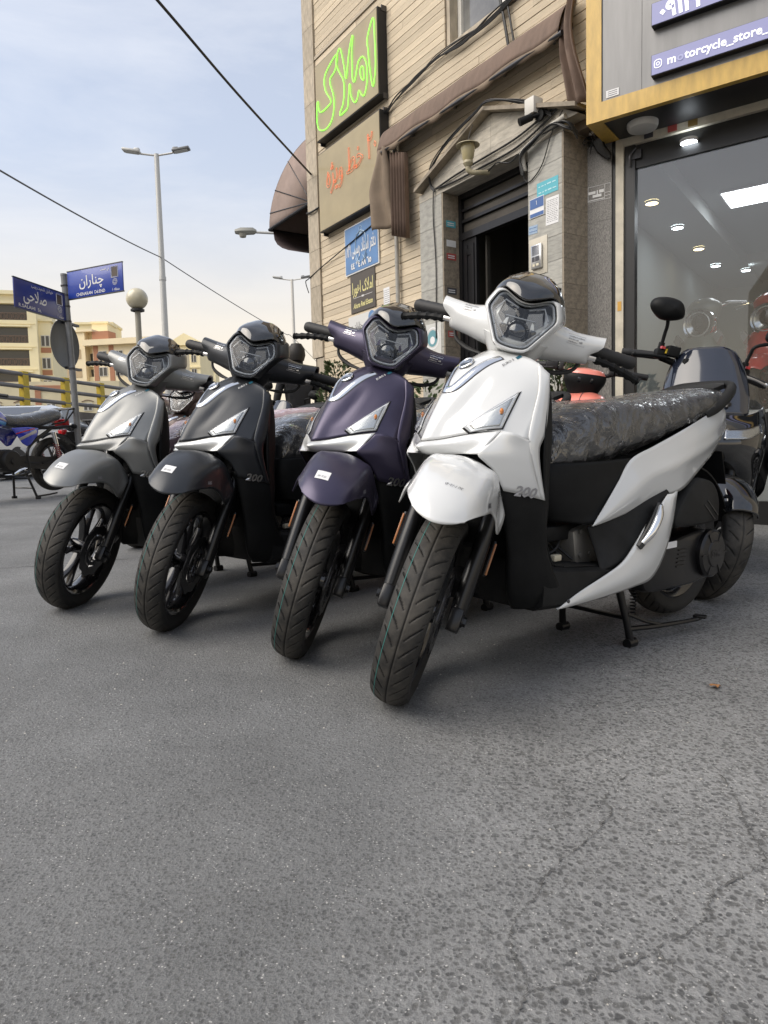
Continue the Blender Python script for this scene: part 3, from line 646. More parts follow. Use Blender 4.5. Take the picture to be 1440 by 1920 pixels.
        pg = MB(); pg.tube([(-.744, s * .250, .382), (-.775, s * .262, .415), (-.815, s * .262, .462), (-.842, s * .252, .492)], [.010, .015, .014, .008], 10, smooth=12); po = pg.obj('passenger_footrest', M_CHROME, T)
        pb = MB(); pb.tube([(-.735, s * .243, .370), (-.790, s * .250, .425), (-.850, s * .243, .498)], [.012, .018, .010], 8, smooth=10); pb.obj('footrest_mount', M_BLKMETAL, po)
    br = bvh_of(rear[0])
    lettering('model_mark', 'GALAXY', mark, T, (-1.415, .15, .735), (-.89, -.32, .30), (.2, .1, .95), .034, bvh=br, shear=.25, bold=.001)
    # --- under-seat cover, tail
    us = mir([[(-.470, 0, .640), (-.472, .060, .640), (-.482, .098, .640), (-.540, .135, .640), (-.640, .165, .642), (-.775, .186, .648)],
              [(-.458, 0, .590), (-.460, .060, .590), (-.470, .100, .588), (-.530, .137, .585), (-.625, .168, .580), (-.745, .189, .590)],
              [(-.462, 0, .520), (-.464, .060, .518), (-.472, .096, .515), (-.520, .134, .510), (-.600, .166, .505), (-.690, .189, .540)],
              [(-.480, 0, .465), (-.482, .060, .463), (-.488, .090, .460), (-.520, .125, .456), (-.570, .158, .450), (-.600, .182, .452)]])
    sheet('underseat_cover', surf(us, 18, 61), M_PLASTIC, T, (1, 0, 0), .004)
    tl = MB(); tl.loft([[(x, y * w_, z0 + (z1 - z0) * zz) for y, zz in ((-1, 0), (-1, .6), (-.7, 1), (.7, 1), (1, .6), (1, 0))] for x, w_, z0, z1 in ((-1.25, .15, .70, .775), (-1.45, .12, .74, .82), (-1.60, .062, .775, .808))]); tl.obj('tail', M_PLASTIC, T)
    tlm = MB(); tlm.loft([[(x, y, z) for y, z in ((-w_, z0), (-w_, z1), (w_, z1), (w_, z0))] for x, w_, z0, z1 in ((-1.54, .095, .715, .765), (-1.60, .075, .73, .78), (-1.615, .05, .74, .785))]); tlm.obj('tail_lamp', M_REDLENS, T)
    # --- seat and its wrapping
    sec = [(-.470, .045, .630, .680), (-.490, .085, .618, .728), (-.54, .120, .616, .778), (-.63, .145, .624, .814), (-.76, .160, .645, .830), (-.90, .172, .685, .834), (-1.02, .176, .715, .842), (-1.10, .174, .735, .858), (-1.22, .164, .765, .868), (-1.36, .150, .800, .882), (-1.46, .125, .82, .886), (-1.51, .09, .835, .880)]
    def seat_secs(grow, n_, m_):
        A = []
        for x, hw, zb, zt in sec:
            ring = []
            for k in range(n_):
                a = 2 * math.pi * k / n_; c, s = math.cos(a), math.sin(a); e = .62
                yy = math.copysign(abs(c) ** e, c); zz = math.copysign(abs(s) ** .75, s)
                zc = zb + (zt - zb) * .42
                ring.append((x, yy * (hw + grow), zc + ((zt - zc) if zz > 0 else (zc - zb)) * zz + grow * zz))
            A.append(ring)
        return crs(np.array(A), m_)
    sb = MB(); sb.loft(seat_secs(0, 32, 40)); sb.obj('seat', seatmat or M_SEAT, T, True, 60)
    SS = seat_secs(.004, 120, 150); rng_ = random.Random(11)
    c0 = SS.mean(1)
    for i in range(150):
        for k in range(120):
            p = Vector(SS[i, k]); dv = Vector(SS[i, k] - c0[i]); dv.x = 0; dv.normalize()
            side = 1 - abs(dv.z) ** 2 if dv.z > 0 else 1.0
            q = Vector((p.x * 17 + p.z * 9, p.y * 4 + 3, p.z * 6 - p.x * 5)); w_ = 1 - abs(noise.noise(q)) * 2.1
            q2 = Vector((p.x * 42, p.y * 12, p.z * 34)); w2 = 1 - abs(noise.noise(q2)) * 2
            q3 = Vector((p.x * 8 - p.z * 14, 7, p.z * 5)); w3 = 1 - abs(noise.noise(q3)) * 2
            A_ = .25 + .75 * side
            SS[i, k] += np.array(dv) * (.0075 * max(w_, -.3) * A_ + .0016 * w2 * A_ + .009 * max(w3, -.2) * A_ + .0015)
            if dv.z < -.2: SS[i, k][2] -= .008 * (.5 + noise.noise(Vector((p.x * 30, p.y * 30, 5))))
    wb = MB(); wb.loft(SS, True); wb.obj('seat_wrapping', wrap or M_WRAP, T, True, 75)
    # --- grab rail
    g = MB()
    for s in (1, -1): g.tube([(-1.275, s * .160, .783), (-1.36, s * .163, .815), (-1.47, s * .150, .868), (-1.56, s * .110, .903), (-1.585, s * .05, .912), (-1.59, 0, .913)], [.012, .018, .020, .018, .016, .016], 10, smooth=24)
    g.loft([[(x, -w_, z), (x, w_, z), (x, w_, z + .018), (x, -w_, z + .018)] for x, w_, z in ((-1.43, .11, .872), (-1.50, .115, .890), (-1.585, .07, .902))]); g.obj('grab_rail', M_PLASTIC2, T)
    # --- engine, belt case, air box, exhaust, rear wheel, shocks, stand
    e = MB(); e.box((-.66, .02, .375), (.17, .20, .13), Matrix.Rotation(.15, 3, 'Y'), .018); e.box((-.78, .0, .33), (.20, .24, .16), None, .03)
    for k in range(6): e.lathe([(.0, 0), (.008, 0), (.008, .006), (.0, .006)], 10, (-.60 - (k % 3) * .05, .121, .345 + (k // 3) * .075), 'Y')
    eo = e.obj('engine', M_ENGINE, T)
    wl = MB()
    for k in range(5): wl.tube([(-.47 - .02 * k, .05 + .02 * k, .34), (-.52, .09 - .03 * k, .37 + .02 * k), (-.58, .07, .44 - .02 * k)], .004, 6, smooth=10)
    wl.obj('wiring', M_WIRE, eo); wc = MB(); wc.box((-.475, .125, .352), (.035, .022, .02), None, .004); wc.obj('connector', mat('cream_plastic', (.6, .55, .42), .5), eo)
    def prof(x, z): return (x, z)
    cv = MB()
    pl = [(-.86, .20), (-.84, .30), (-.90, .345), (-1.02, .355), (-1.15, .372), (-1.26, .372), (-1.335, .33), (-1.345, .26), (-1.30, .205), (-1.20, .185), (-1.02, .185)]
    P0_ = closed([(x, 0, z) for x, z in pl], 48); ctr = P0_.mean(0)
    cv.loft([[(p[0] * k + ctr[0] * (1 - k), y, p[2] * k + ctr[2] * (1 - k)) for p in P0_] for y, k in ((.10, 1), (.175, 1), (.192, .97), (.198, .90))])
    co_ = cv.obj('belt_case', M_BLKMETAL, T, True, 35)
    c2 = MB(); c2.lathe([(.088, .19), (.088, .212), (.080, .220), (.050, .222), (.046, .226), (.030, .227), (.0, .227)], 40, (-1.262, 0, .285), 'Y')
    for k in range(6):
        a = k * math.pi / 3; c2.box((-1.262 + .068 * math.cos(a), .222, .285 + .068 * math.sin(a)), (.034, .004, .004), Matrix.Rotation(-a, 3, 'Y'))
    c2.obj('clutch_cover', M_BLKMETAL, co_, True, 30)
    lettering('case_lettering', 'SYM', M_STEEL, co_, (-1.262, .2275, .285), (-1, 0, 0), (0, 0, 1), .034, bold=.001)
    c3 = MB(); c3.box((-1.0, .2005, .343), (.075, .002, .022)); c3.obj('case_label', M_PAPER, co_)
    c4 = MB()
    for k in range(5): c4.box((-1.08 + .004 * k, .199, .318 - k * .014), (.05, .006, .004))
    c4.obj('cooling_fin', M_BLKMETAL, co_)
    ab = MB(); pl = [(-.99, .415), (-1.02, .47), (-1.10, .545), (-1.17, .565), (-1.25, .545), (-1.295, .49), (-1.300, .42), (-1.27, .398), (-1.05, .398)]
    P1_ = closed([(x, 0, z) for x, z in pl], 40); ctr = P1_.mean(0)
    ab.loft([[(p[0] * k + ctr[0] * (1 - k), y, p[2] * k + ctr[2] * (1 - k)) for p in P1_] for y, k in ((.09, 1), (.195, 1), (.215, .95), (.222, .84))])
    ao = ab.obj('air_box', M_PLASTIC2, T, True, 35)
    a2 = MB()
    for k in range(2): a2.box((-1.235 + k * .02, .2225, .455 - k * .014), (.095, .004, .004), Matrix.Rotation(R(-38), 3, 'Y'))
    a2.obj('groove', M_STEEL, ao)
    ex = MB(); ex.tube([(-.70, -.05, .25), (-.85, -.15, .20), (-1.0, -.19, .24)], .018, 10, smooth=12); ex.tube([(-1.0, -.19, .24), (-1.05, -.20, .26), (-1.45, -.21, .36), (-1.5, -.21, .37)], [.02, .052, .058, .045], 20, smooth=20); ex.obj('exhaust', M_BLKMETAL, T)
    wheel('rear_wheel', T, (-1.34, 0, RW + .012), TYRE_F, disc=False, teal=False)
    rf = MB(); rf.loft([[(-1.34 + r * math.cos(a), y, RW + r * math.sin(a)) for r, y in ((.325, -.075), (.335, 0), (.325, .075), (.318, .075), (.328, 0), (.318, -.075))] for a in np.linspace(1.2, 2.9, 14)]); rf.obj('rear_fender', M_PLASTIC, T)
    pp = MB(); pp.box((-1.585, 0, .58), (.006, .17, .14), Matrix.Rotation(.3, 3, 'Y'), .002); pp.box((-1.50, 0, .66), (.18, .05, .03), Matrix.Rotation(.5, 3, 'Y')); pp.obj('plate_holder', M_PLASTIC, T)
    for s in (1, -1):
        k = MB(); k.tube([(-1.30, s * .115, .36), (-1.24, s * .12, .66)], .016, 10)
        hel = [(-1.30 + .06 * f + .026 * math.cos(f * 44), s * .118 + .026 * math.sin(f * 44), .38 + .22 * f) for f in np.linspace(0, 1, 90)]; k.tube(hel, .005, 6); k.obj('rear_shock', M_BLKMETAL, T)
    st = MB()
    for s in (1, -1):
        st.tube([(-.862, s * .142, .012), (-.850, s * .135, .08), (-.83, s * .11, .215)], [.014, .0125, .014], 10, smooth=8); st.tube([(-.885, s * .142, .012), (-.842, s * .142, .012)], .017, 10)
    st.tube([(-.845, -.13, .10), (-.845, .13, .10)], .008, 8); st.tube([(-.83, -.13, .215), (-.83, .13, .215)], .017, 10)
    st.tube([(-.850, .14, .062), (-1.0, .165, .052), (-1.175, .195, .048), (-1.205, .205, .055)], [.010, .009, .008, .010], 8, smooth=14); st.tube([(-.846, .138, .115), (-.93, .155, .078), (-1.02, .168, .052)], .006, 8)
    st.box((-1.205, .205, .058), (.028, .045, .010), Matrix.Rotation(.25, 3, 'Z'), .003)
    sp_ = [(-.90 + .010 * math.cos(f * 60), .125 + .010 * math.sin(f * 60), .10 + .11 * f) for f in np.linspace(0, 1, 80)]; st.tube(sp_, .0025, 5); st.obj('centre_stand', M_BLKMETAL, T)
    fr = MB(); fr.tube([(-.70, .09, .235), (-.86, .12, .225), (-1.0, .12, .24)], .016, 8, smooth=10); fr.tube([(-.70, -.09, .235), (-.86, -.12, .225), (-1.0, -.12, .24)], .016, 8, smooth=10); fr.tube([(-.72, -.12, .225), (-.72, .12, .225)], .02, 8)
    fr.box((-.62, 0, .42), (.35, .20, .05), None, .01); fr.box((-.95, 0, .60), (.75, .22, .14), Matrix.Rotation(.16, 3, 'Y'), .02); fr.box((-.27, 0, .62), (.10, .20, .45), Matrix.Rotation(-.3, 3, 'Y'), .03); fr.obj('frame', M_PLASTIC, T)

    # --- everything that turns with the bars
    def turn(o): o.matrix_local = S @ o.matrix_basis; return o
    fw = wheel('front_wheel', T, (0, 0, RW), TYRE_F); turn(fw)
    for s in (1, -1):
        f = MB(); f.tube([(.012, s * .098, RW - .035), (-.02, s * .100, RW + .03), (-.085, s * .102, RW + .19), (-.155, s * .102, RW + .33)], [.018, .024, .023, .022], 14, smooth=14)
        f.box((.004, s * .100, RW - .002), (.060, .036, .066), Matrix.Rotation(-RAKE, 3, 'Y'), .008)
        f.tube([(-.155, s * .102, RW + .33), (-.24, s * .102, RW + .50)], .016, 12)
        fo = turn(f.obj('fork_leg', M_BLKMETAL, T))
        fs = MB(); fs.tube([(-.135, s * .1005, RW + .40), (-.225, s * .1005, RW + .575)], .0175, 12); fs.obj('stanchion', M_ALU, fo)
        a = MB(); a.tube([(0, s * .10, RW), (0, s * .130, RW)], .014, 6); a.tube([(0, s * .11, RW), (0, s * .122, RW)], .019, 12); turn(a.obj('axle_nut', M_BLKMETAL, T))
        rf_ = MB(); M3 = Matrix.Rotation(-RAKE * .9, 3, 'Y'); rf_.box((-.115, s * .134, RW + .16), (.020, .012, .105), M3, .004); ro = turn(rf_.obj('fork_reflector', M_BLKMETAL, T))
        r3 = MB(); r3.box((-.1045, s * .1385, RW + .162), (.007, .006, .094), M3, .0015); r3.obj('reflector_lens', M_ORANGE, ro)
    cal = MB(); cal.box((-.105, .072, RW + .065), (.06, .055, .085), Matrix.Rotation(.5, 3, 'Y'), .012); cal.tube([(-.10, .085, RW + .10), (-.14, .11, RW + .22), (-.19, .10, RW + .36), (-.24, .05, RW + .5)], .005, 6, smooth=12); turn(cal.obj('brake_caliper', M_BLKMETAL, T))
    fen = mir([[(.290, 0, .602), (.284, .025, .604), (.271, .048, .609), (.256, .064, .616)], [(.258, 0, .639), (.253, .035, .638), (.240, .064, .633), (.226, .082, .624)], [(.205, 0, .676), (.200, .042, .672), (.188, .076, .660), (.166, .101, .624)],
               [(.125, 0, .702), (.120, .048, .697), (.113, .086, .680), (.105, .112, .616)], [(.060, 0, .713), (.055, .052, .706), (.050, .094, .685), (.058, .126, .588)], [(.005, 0, .713), (.000, .053, .705), (-.002, .097, .680), (.014, .139, .546)],
               [(-.055, 0, .702), (-.057, .052, .692), (-.057, .093, .664), (-.040, .138, .592)], [(-.130, 0, .660), (-.130, .050, .650), (-.128, .085, .622), (-.110, .112, .592)]])
    fg = surf(fen, 40, 41)
    fo_ = turn(sheet('front_fender', fg, paint, T, (0, 0, 1), .004))
    fbv = bvh_of(fo_)
    if lower_white:
        lettering('date_stamp', '۱۴۰۲/۰۸/۱۲', M_INK, fo_, (.205, .012, .676), (0, 1, 0), (-.5, 0, .8), .012, bvh=fbv)
    else:
        dg = decal_grid('fender_label', M_PAPER, fo_, (.213, -.012, .67), (0, 1, 0), (-.6, 0, .8), .042, .036, fbv)
        lettering('label_lettering', '۱۴۰۲/۸', M_INK, fo_, (.226, -.012, .664), (0, 1, 0), (-.6, 0, .8), .011, bvh=fbv, off=.002)
    lettering('abs_mark', 'ABS', M_INK if lower_white else M_GREYPRINT, fo_, (.130, .104, .640), (-.92, .33, .0), (0, -.3, .95), .015, bvh=fbv, bold=.0006)
    # head: shell, arms, lamp, visor
    HO = np.array([(-.336, 0, 1.128), (-.340, .018, 1.130), (-.364, .066, 1.153), (-.360, .082, 1.147), (-.343, .098, 1.108), (-.336, .098, 1.098), (-.283, .046, 1.014), (-.278, .034, 1.007), (-.276, 0, 1.004)])
    HO = np.concatenate([HO, flipy(HO[-2:0:-1])])
    ring = ringpoly(HO, 128, 5); cen = np.array([-.32, 0, 1.082])
    def rg(k, dx, tz=0): q = cen + (ring - cen) * k; q[:, 0] += dx; q[:, 2] += tz; return q
    sh = MB(); sh.loft([rg(1.02, -.19), rg(1.20, -.15), rg(1.27, -.10), rg(1.25, -.055), rg(1.18, -.018), rg(1.12, .004), rg(1.065, .007), rg(1.03, .003), rg(1.025, -.03)], False)
    for s in (1, -1):
        A = []
        for y, xf, xb, zb, zt in ((.035, -.335, -.50, .988, 1.125), (.075, -.345, -.505, .988, 1.122), (.115, -.372, -.508, .994, 1.105), (.160, -.398, -.510, 1.002, 1.096), (.205, -.418, -.510, 1.008, 1.097), (.240, -.432, -.512, 1.012, 1.101)):
            zc, xc, hz, hx = (zb + zt) / 2, (xf + xb) / 2, (zt - zb) / 2, (xf - xb) / 2
            A.append([(xc + hx * math.copysign(abs(math.cos(a)) ** .75, math.cos(a)), s * (y + (.012 if math.sin(a) > 0 and y > .22 else 0) - (.022 if math.sin(a) < 0 and y > .22 else 0)), zc + hz * math.copysign(abs(math.sin(a)) ** .7, math.sin(a))) for a in np.linspace(0, 2 * math.pi, 28, endpoint=False)])
        A = crs(np.array(A), 22); inner = A[-1].copy(); c_ = inner.mean(0); inner = c_ + (inner - c_) * .80; deep = inner.copy(); deep[:, 1] -= s * .05
        sh.loft(np.concatenate([A, inner[None], deep[None]]), True)
    nk = [[(xc + rx * math.cos(a), ry * math.sin(a), z - .04 * math.cos(a) * (z - .94) * 4) for a in np.linspace(0, 2 * math.pi, 28, endpoint=False)] for xc, rx, ry, z in ((-.385, .052, .060, .930), (-.385, .058, .066, .97), (-.39, .075, .09, 1.005), (-.40, .09, .11, 1.04))]
    sh.loft(nk)
    cv_ = turn(sh.obj('handlebar_cover', paint, T, True, 55))
    cbv = bvh_of(cv_)
    sc = MB(); sc.lathe([(.0, .004), (.009, .003), (.010, -.004)], 16, (-.316, 0, .985), 'X'); sc.obj('screw_cap', M_PLASTIC, cv_)
    if stickers:
        for s in (1, -1):
            sticker_print('notice', cv_, (-.405, s * .165 + .005, 1.072 if s > 0 else 1.082), (-.30 * s, .95, 0) if s > 0 else (.30, .95, 0), (-.15, 0, 1), .056, cbv, mark, 3 + s)
    # headlight
    hd = MB(); hd.loft([rg(1.032, .001), rg(1.022, -.003), rg(1.0, -.006), rg(.985, -.02)], False); hl = turn(hd.obj('headlight', M_LAMPDARK, T, True, 50, fix=True))
    bw = MB(); bw.loft([rg(.985, -.012), rg(.93, -.035), rg(.80, -.060), rg(.5, -.070), rg(.05, -.072)], False); bw.obj('bowl', M_LAMPDARK, hl)
    dr = MB(); dr.tube(np.concatenate([rg(.955, -.008), rg(.955, -.008)[:1]]), .0042, 8, False); dr.obj('light_guide', M_DRL, hl)
    rc = MB()
    for s in (1, -1):
        rc.loft([[(-.352, s * y, z) for y, z in ((.014, 1.062), (.014, 1.110), (.060, 1.124), (.072, 1.085), (.050, 1.058))], [(-.338, s * y, z) for y, z in ((.018, 1.068), (.018, 1.105), (.056, 1.116), (.066, 1.086), (.048, 1.064))]])
        rc.loft([[(-.322, s * y, z) for y, z in ((.036, 1.028), (.066, 1.062), (.072, 1.055), (.042, 1.020))], [(-.312, s * y, z) for y, z in ((.038, 1.030), (.065, 1.060), (.069, 1.055), (.043, 1.024))]])
    rc.obj('reflector', M_REFLECT, hl)
    pj = MB(); pj.lathe([(.036, -.03), (.036, -.004), (.031, .002), (.029, -.004), (.018, .006), (.0, .010)], 28, (-.328, 0, 1.048), 'X'); pj.box((-.345, .045, 1.050), (.03, .02, .03), None, .004); pj.box((-.345, -.045, 1.050), (.03, .02, .03), None, .004); pj.obj('projector', M_GLOSSBLK, hl)
    pk = MB(); pk.box((-.348, 0, 1.088), (.03, .09, .004), None, .0015)
    for s in (1, -1): pk.tube([(-.350, s * .016, 1.116), (-.352, s * .058, 1.130), (-.338, s * .078, 1.098)], .0028, 6); pk.tube([(-.318, s * .030, 1.024), (-.330, s * .072, 1.072), (-.335, s * .080, 1.092)], .0024, 6)
    pk.obj('divider', M_DRL, hl)
    ln = MB()
    LR = [rg(1.0, .001), rg(.96, .006), rg(.85, .012), rg(.6, .018), rg(.3, .020), rg(.04, .021)]; ln.loft(LR, True); ln.obj('lens', M_LENS, hl, True, 80)
    # visor
    vz = mir([[(-.316, 0, 1.141), (-.331, .040, 1.153), (-.358, .074, 1.166), (-.388, .096, 1.150), (-.405, .104, 1.128)], [(-.338, 0, 1.176), (-.348, .041, 1.184), (-.374, .078, 1.183), (-.408, .102, 1.160), (-.425, .108, 1.135)],
              [(-.388, 0, 1.208), (-.394, .038, 1.207), (-.410, .073, 1.199), (-.435, .099, 1.172), (-.448, .107, 1.140)], [(-.445, 0, 1.227), (-.447, .034, 1.225), (-.455, .065, 1.210), (-.468, .090, 1.180), (-.478, .103, 1.145)]])
    turn(sheet('visor', surf(vz, 22, 41), M_GLOSSBLK, T, (1, 0, 1), .004))
    vl = MB(); vl.loft([[(x, y * w_, z) for y in (-1, -.5, 0, .5, 1) for x in (xx,)] + [(xx + .012, y * w_, z - .012) for y in (1, .5, 0, -.5, -1)] for xx, w_, z in ((-.320, .055, 1.163), (-.335, .06, 1.172))]); 
    ih = MB(); ih.loft([[(x, -w_, z0), (x, -w_ * .8, z1), (x, w_ * .8, z1), (x, w_, z0)] for x, w_, z0, z1 in ((-.40, .09, 1.10, 1.19), (-.455, .10, 1.09, 1.205), (-.52, .09, 1.07, 1.13))]); turn(ih.obj('instrument_hood', M_PLASTIC, T))
    for s in (1, -1):
        gp = MB(); rs_ = [.0165] + [.0195 + .0012 * (k % 2) for k in range(14)] + [.0205, .0175]
        P_ = [Vector((-.478, s * .205, 1.056)).lerp(Vector((-.548, s * .356, 1.050)), f) for f in np.linspace(0, 1, len(rs_))]; gp.tube(P_, rs_, 18); turn(gp.obj('handlebar_grip', M_RUBBER, T))
        lv = MB(); lp = [(-.452, s * .235, 1.032), (-.462, s * .280, 1.028), (-.478, s * .330, 1.018), (-.492, s * .372, 1.006), (-.496, s * .385, 1.003)]
        rr_ = random.Random(3); lv.tube(crs(lp, 22), [.007 + .005 * abs(math.sin(k * 1.1)) + rr_.uniform(0, .002) if k < 20 else .007 for k in range(22)], 8); lo = turn(lv.obj('brake_lever', M_PLASTIC, T))
        lc = MB(); lc.box((-.448, s * .215, 1.033), (.020, .052, .015), Matrix.Rotation(s * .2, 3, 'Z'), .003); lc.obj('lever_blade', M_ALU, lo)
        bc_ = MB(); bc_.tube([(-.455, s * .20, 1.02), (-.445, s * .185, .985), (-.425, s * .14, .965), (-.385, s * .08, .96), (-.36, s * .04, .95)], [.005, .006, .0075, .004, .004], 8, smooth=24); turn(bc_.obj('brake_cable', M_WIRE, T))
    ss = MB(); ss.tube([(-.205, 0, .62), (-.37, 0, .95)], .03, 12); turn(ss.obj('steering_stem', M_BLKMETAL, T))
    return T

def scooter_matrix(x, y, th, sc=1.0):
    return on_street(x, y, math.atan2(-math.cos(R(th)), -math.sin(R(th)))) @ Matrix.Scale(sc, 4)
white = build_scooter('scooter', 'glossy white scooter with black plastic-wrapped seat and white fender', M_WHITE, M_WHITE, M_GREYPRINT, scooter_matrix(.071, 1.945, 51.9), R(41.9), lower_white=True)

def copy_scooter(src, label, matrix, d, swap, group='new scooters parked in a row', name='scooter'):
    r = src.copy(); C.objects.link(r); r.name = name; r.matrix_world = matrix; r['label'] = label; r['group'] = group
    for ch in list(src.children):
        c = ch.copy(); C.objects.link(c); c.parent = r; nm = ch.name.split('.')[0]
        for k in list(ch.children):
            q = k.copy(); C.objects.link(q); q.parent = c; dress(q, swap)
        dress(c, swap)
        if nm in STEERED:
            base = Matrix.Translation((0, 0, RW)) if nm == 'front_wheel' else Matrix.Identity(4)
            c.matrix_local = steer(d) @ base
    return r
def dress(o, swap):
    for s in o.material_slots:
        k = s.material.name if s.material else None
        key = (o.name.split('.')[0], k)
        m = swap.get(key, swap.get(k))
        if m: s.link = 'OBJECT'; s.material = m
LBL = [o for o in white.children if o.name.startswith('front_fender')][0]
W_, NT = M_WHITE.name, M_GREYPRINT.name
def swap_for(paint, marks, trim=M_TRIM): return {W_: paint, ('nose_trim', W_): trim, NT: marks, ('abs_mark', M_INK.name): M_GREYPRINT, ('euro_mark', M_INK.name): M_WHITEPRINT, ('date_stamp', M_INK.name): M_INK}
PUR = copy_scooter(white, 'matte purple scooter with silver nose trim and clear-wrapped seat', scooter_matrix(-.273, 2.368, 43.5), R(41.2), swap_for(M_PURPLE, M_ALU))
BLK = copy_scooter(white, 'matte black scooter with silver nose trim, between purple and silver scooters', scooter_matrix(-.817, 2.715, 40.5), R(36.6), swap_for(M_BLACK, M_ALU))
SIL = copy_scooter(white, 'matte silver grey scooter with maroon seat under pink plastic wrap', scooter_matrix(-1.357, 3.097, 39.6), R(35.5), {**swap_for(M_SILVER, M_ALU, M_SILVER), M_SEAT.name: M_MAROON, M_WRAP.name: M_WRAPPINK})
# the three dark ones carry a paper label on the fender instead of a printed date
for r in (PUR, BLK, SIL):
    for f in r.children:
        if f.name.startswith('front_fender'):
            for k in list(f.children):
                if k.name.startswith('date_stamp'): bpy.data.objects.remove(k)
            fv = bvh_of(f)
            decal_grid('fender_label', M_PAPER, f, (.213, -.022, .67), (0, 1, 0), (-.6, 0, .8), .042, .034, fv)
            lettering('label_lettering', '۱۴۰۲/۸', M_INK, f, (.222, -.022, .668), (0, 1, 0), (-.6, 0, .8), .012, bvh=fv, off=.002)
BRN = copy_scooter(white, 'brown scooter seen through the gap between silver and black scooters', scooter_matrix(-1.62, 4.75, 38, .92), R(20), swap_for(M_BROWN, M_WHITEPRINT, M_BROWN))
# ---------------------------------------------------------------- the corner house (local x along the wall to the right, y into the wall, z up)
HM = Matrix(((.55194, .83389, 0, 1.5423), (-.83389, .55194, 0, 5.9791), (0, 0, 1, 0), (0, 0, 0, 1)))
M_TRAV = mat('travertine', (.64, .54, .395), .75, var=.2, vscale=7, bump=.35, bscale=45, rand=.16, stretch=(1, 1, 3.5))
M_TRAVSLAB = mat('travertine_slab', (.46, .395, .30), .7, var=.3, vscale=5, bump=.2, bscale=30, rand=.12, stretch=(2.5, 2.5, 1))
M_JOINT = mat('dark_mortar', (.15, .118, .085), .95)
M_GREYSTONE = mat('grey_veined_stone', (.44, .43, .385), .62, col2=(.29, .285, .26), vscale=4.5, bump=.12, bscale=40, rand=.12, stretch=(1, 1, 2.2))
M_BROWNSTONE = mat('brown_stone', (.29, .245, .185), .7, var=.35, vscale=9, bump=.25, bscale=55, rand=.1)
M_PALESTONE = mat('pale_gable_stone', (.50, .46, .385), .7, var=.3, vscale=6, bump=.25, bscale=40, rand=.14, stretch=(1, 1, 3))
M_STEELDOOR = mat('black_steel_door', (.018, .018, .02), .35, .5, .2)
M_LOUVRE = mat('bronze_shutter', (.085, .075, .062), .5, .5, var=.2, vscale=6)
M_DARKROOM = mat('shaded_stairwell', (.03, .027, .022), .9)  # near-black colour carries the shade of the unlit stairwell
house = thing('corner_house', 'corner house of cream stone courses with gabled stone door surround', 'building', HM)
w = MB()
def bx(b, x0, x1, y0, y1, z0, z1, bev=0): return b.box(((x0 + x1) / 2, (y0 + y1) / 2, (z0 + z1) / 2), (x1 - x0, y1 - y0, z1 - z0), None, bev)
bx(w, -4.58, -1.70, .136, 3, -.4, 3.32); bx(w, -.38, -.03, .20, .285, -.4, 3.32); bx(w, -4.58, -1.64, .136, 3, 3.32, 9); bx(w, -1.64, .17, .136, .4, 3.32, 4.70); bx(w, -1.64, -.25, .30, 3, 4.70, 6.3); bx(w, -.25, .17, .136, 3, 4.70, 9); bx(w, -1.64, -.25, .136, 3, 6.3, 9)
w.obj('wall', M_JOINT, house, False)
UB = MB(); UB.box((0, 0, 0), (1, 1, 1)); UB = mesh_of('stone', UB.v, UB.f, None, False)
UBS = {}
def stone(nm, m, parent, x0, x1, y0, y1, z0, z1):
    me = UBS.get(m.name)
    if me is None: me = UB.copy(); me.materials.append(m); UBS[m.name] = me
    o = bpy.data.objects.new(nm, me); link(o, parent); o.location = ((x0 + x1) / 2, (y0 + y1) / 2, (z0 + z1) / 2); o.scale = (x1 - x0, y1 - y0, z1 - z0); return o
rnd = random.Random(3); pitch = .0762
for i in range(75):
    z = 1.25 + i * pitch
    spans = [(-4.31, -1.965)] if z < 3.40 else [(-4.31, .165)]
    if 4.66 < z < 6.3: spans = [(-4.31, -1.645), (-.24, .165)]
    for a, b in spans:
        x = a
        while x < b - .01:
            l_ = rnd.uniform(.8, 1.7); e = min(x + l_, b)
            if b - e < .35: e = b
            stone('stone_course', M_TRAV, house, x + .0015, e - .0015, .12 + rnd.uniform(-.003, .003), .15, z + .003, z + pitch - .003); x = e
for i in range(11):
    z = 2.05 + i * .47; stone('pilaster_slab', M_TRAVSLAB, house, -4.60, -4.315, .095, .16, z + .002, z + .468)
stone('pilaster_slab', M_TRAVSLAB, house, -4.50, -4.30, .11, .16, 0, 2.04); stone('cornice', M_TRAVSLAB, house, -4.32, -2.2, .105, .15, 5.83, 5.87)
# window above
wf = MB(); bx(wf, -1.64, -1.59, .14, .30, 4.72, 6.3); bx(wf, -1.64, -.25, .10, .30, 4.695, 4.735); wf.obj('window_reveal', M_TRAVSLAB, house, False)
wn = MB(); bx(wn, -1.585, -1.535, .24, .285, 4.74, 6.3); bx(wn, -.33, -.26, .24, .285, 4.74, 6.3); bx(wn, -1.53, -.33, .24, .285, 4.74, 4.80); bx(wn, -.95, -.90, .24, .285, 4.80, 6.3); wo = wn.obj('window', mat('white_window_frame', (.7, .68, .62), .4), house, False)
wp = MB(); bx(wp, -1.535, -.33, .272, .276, 4.80, 6.3); wp.obj('pane', mat('window_pane', (.10, .10, .10), .08, 0, .5, col2=(.22, .22, .21), vscale=2), wo, False)
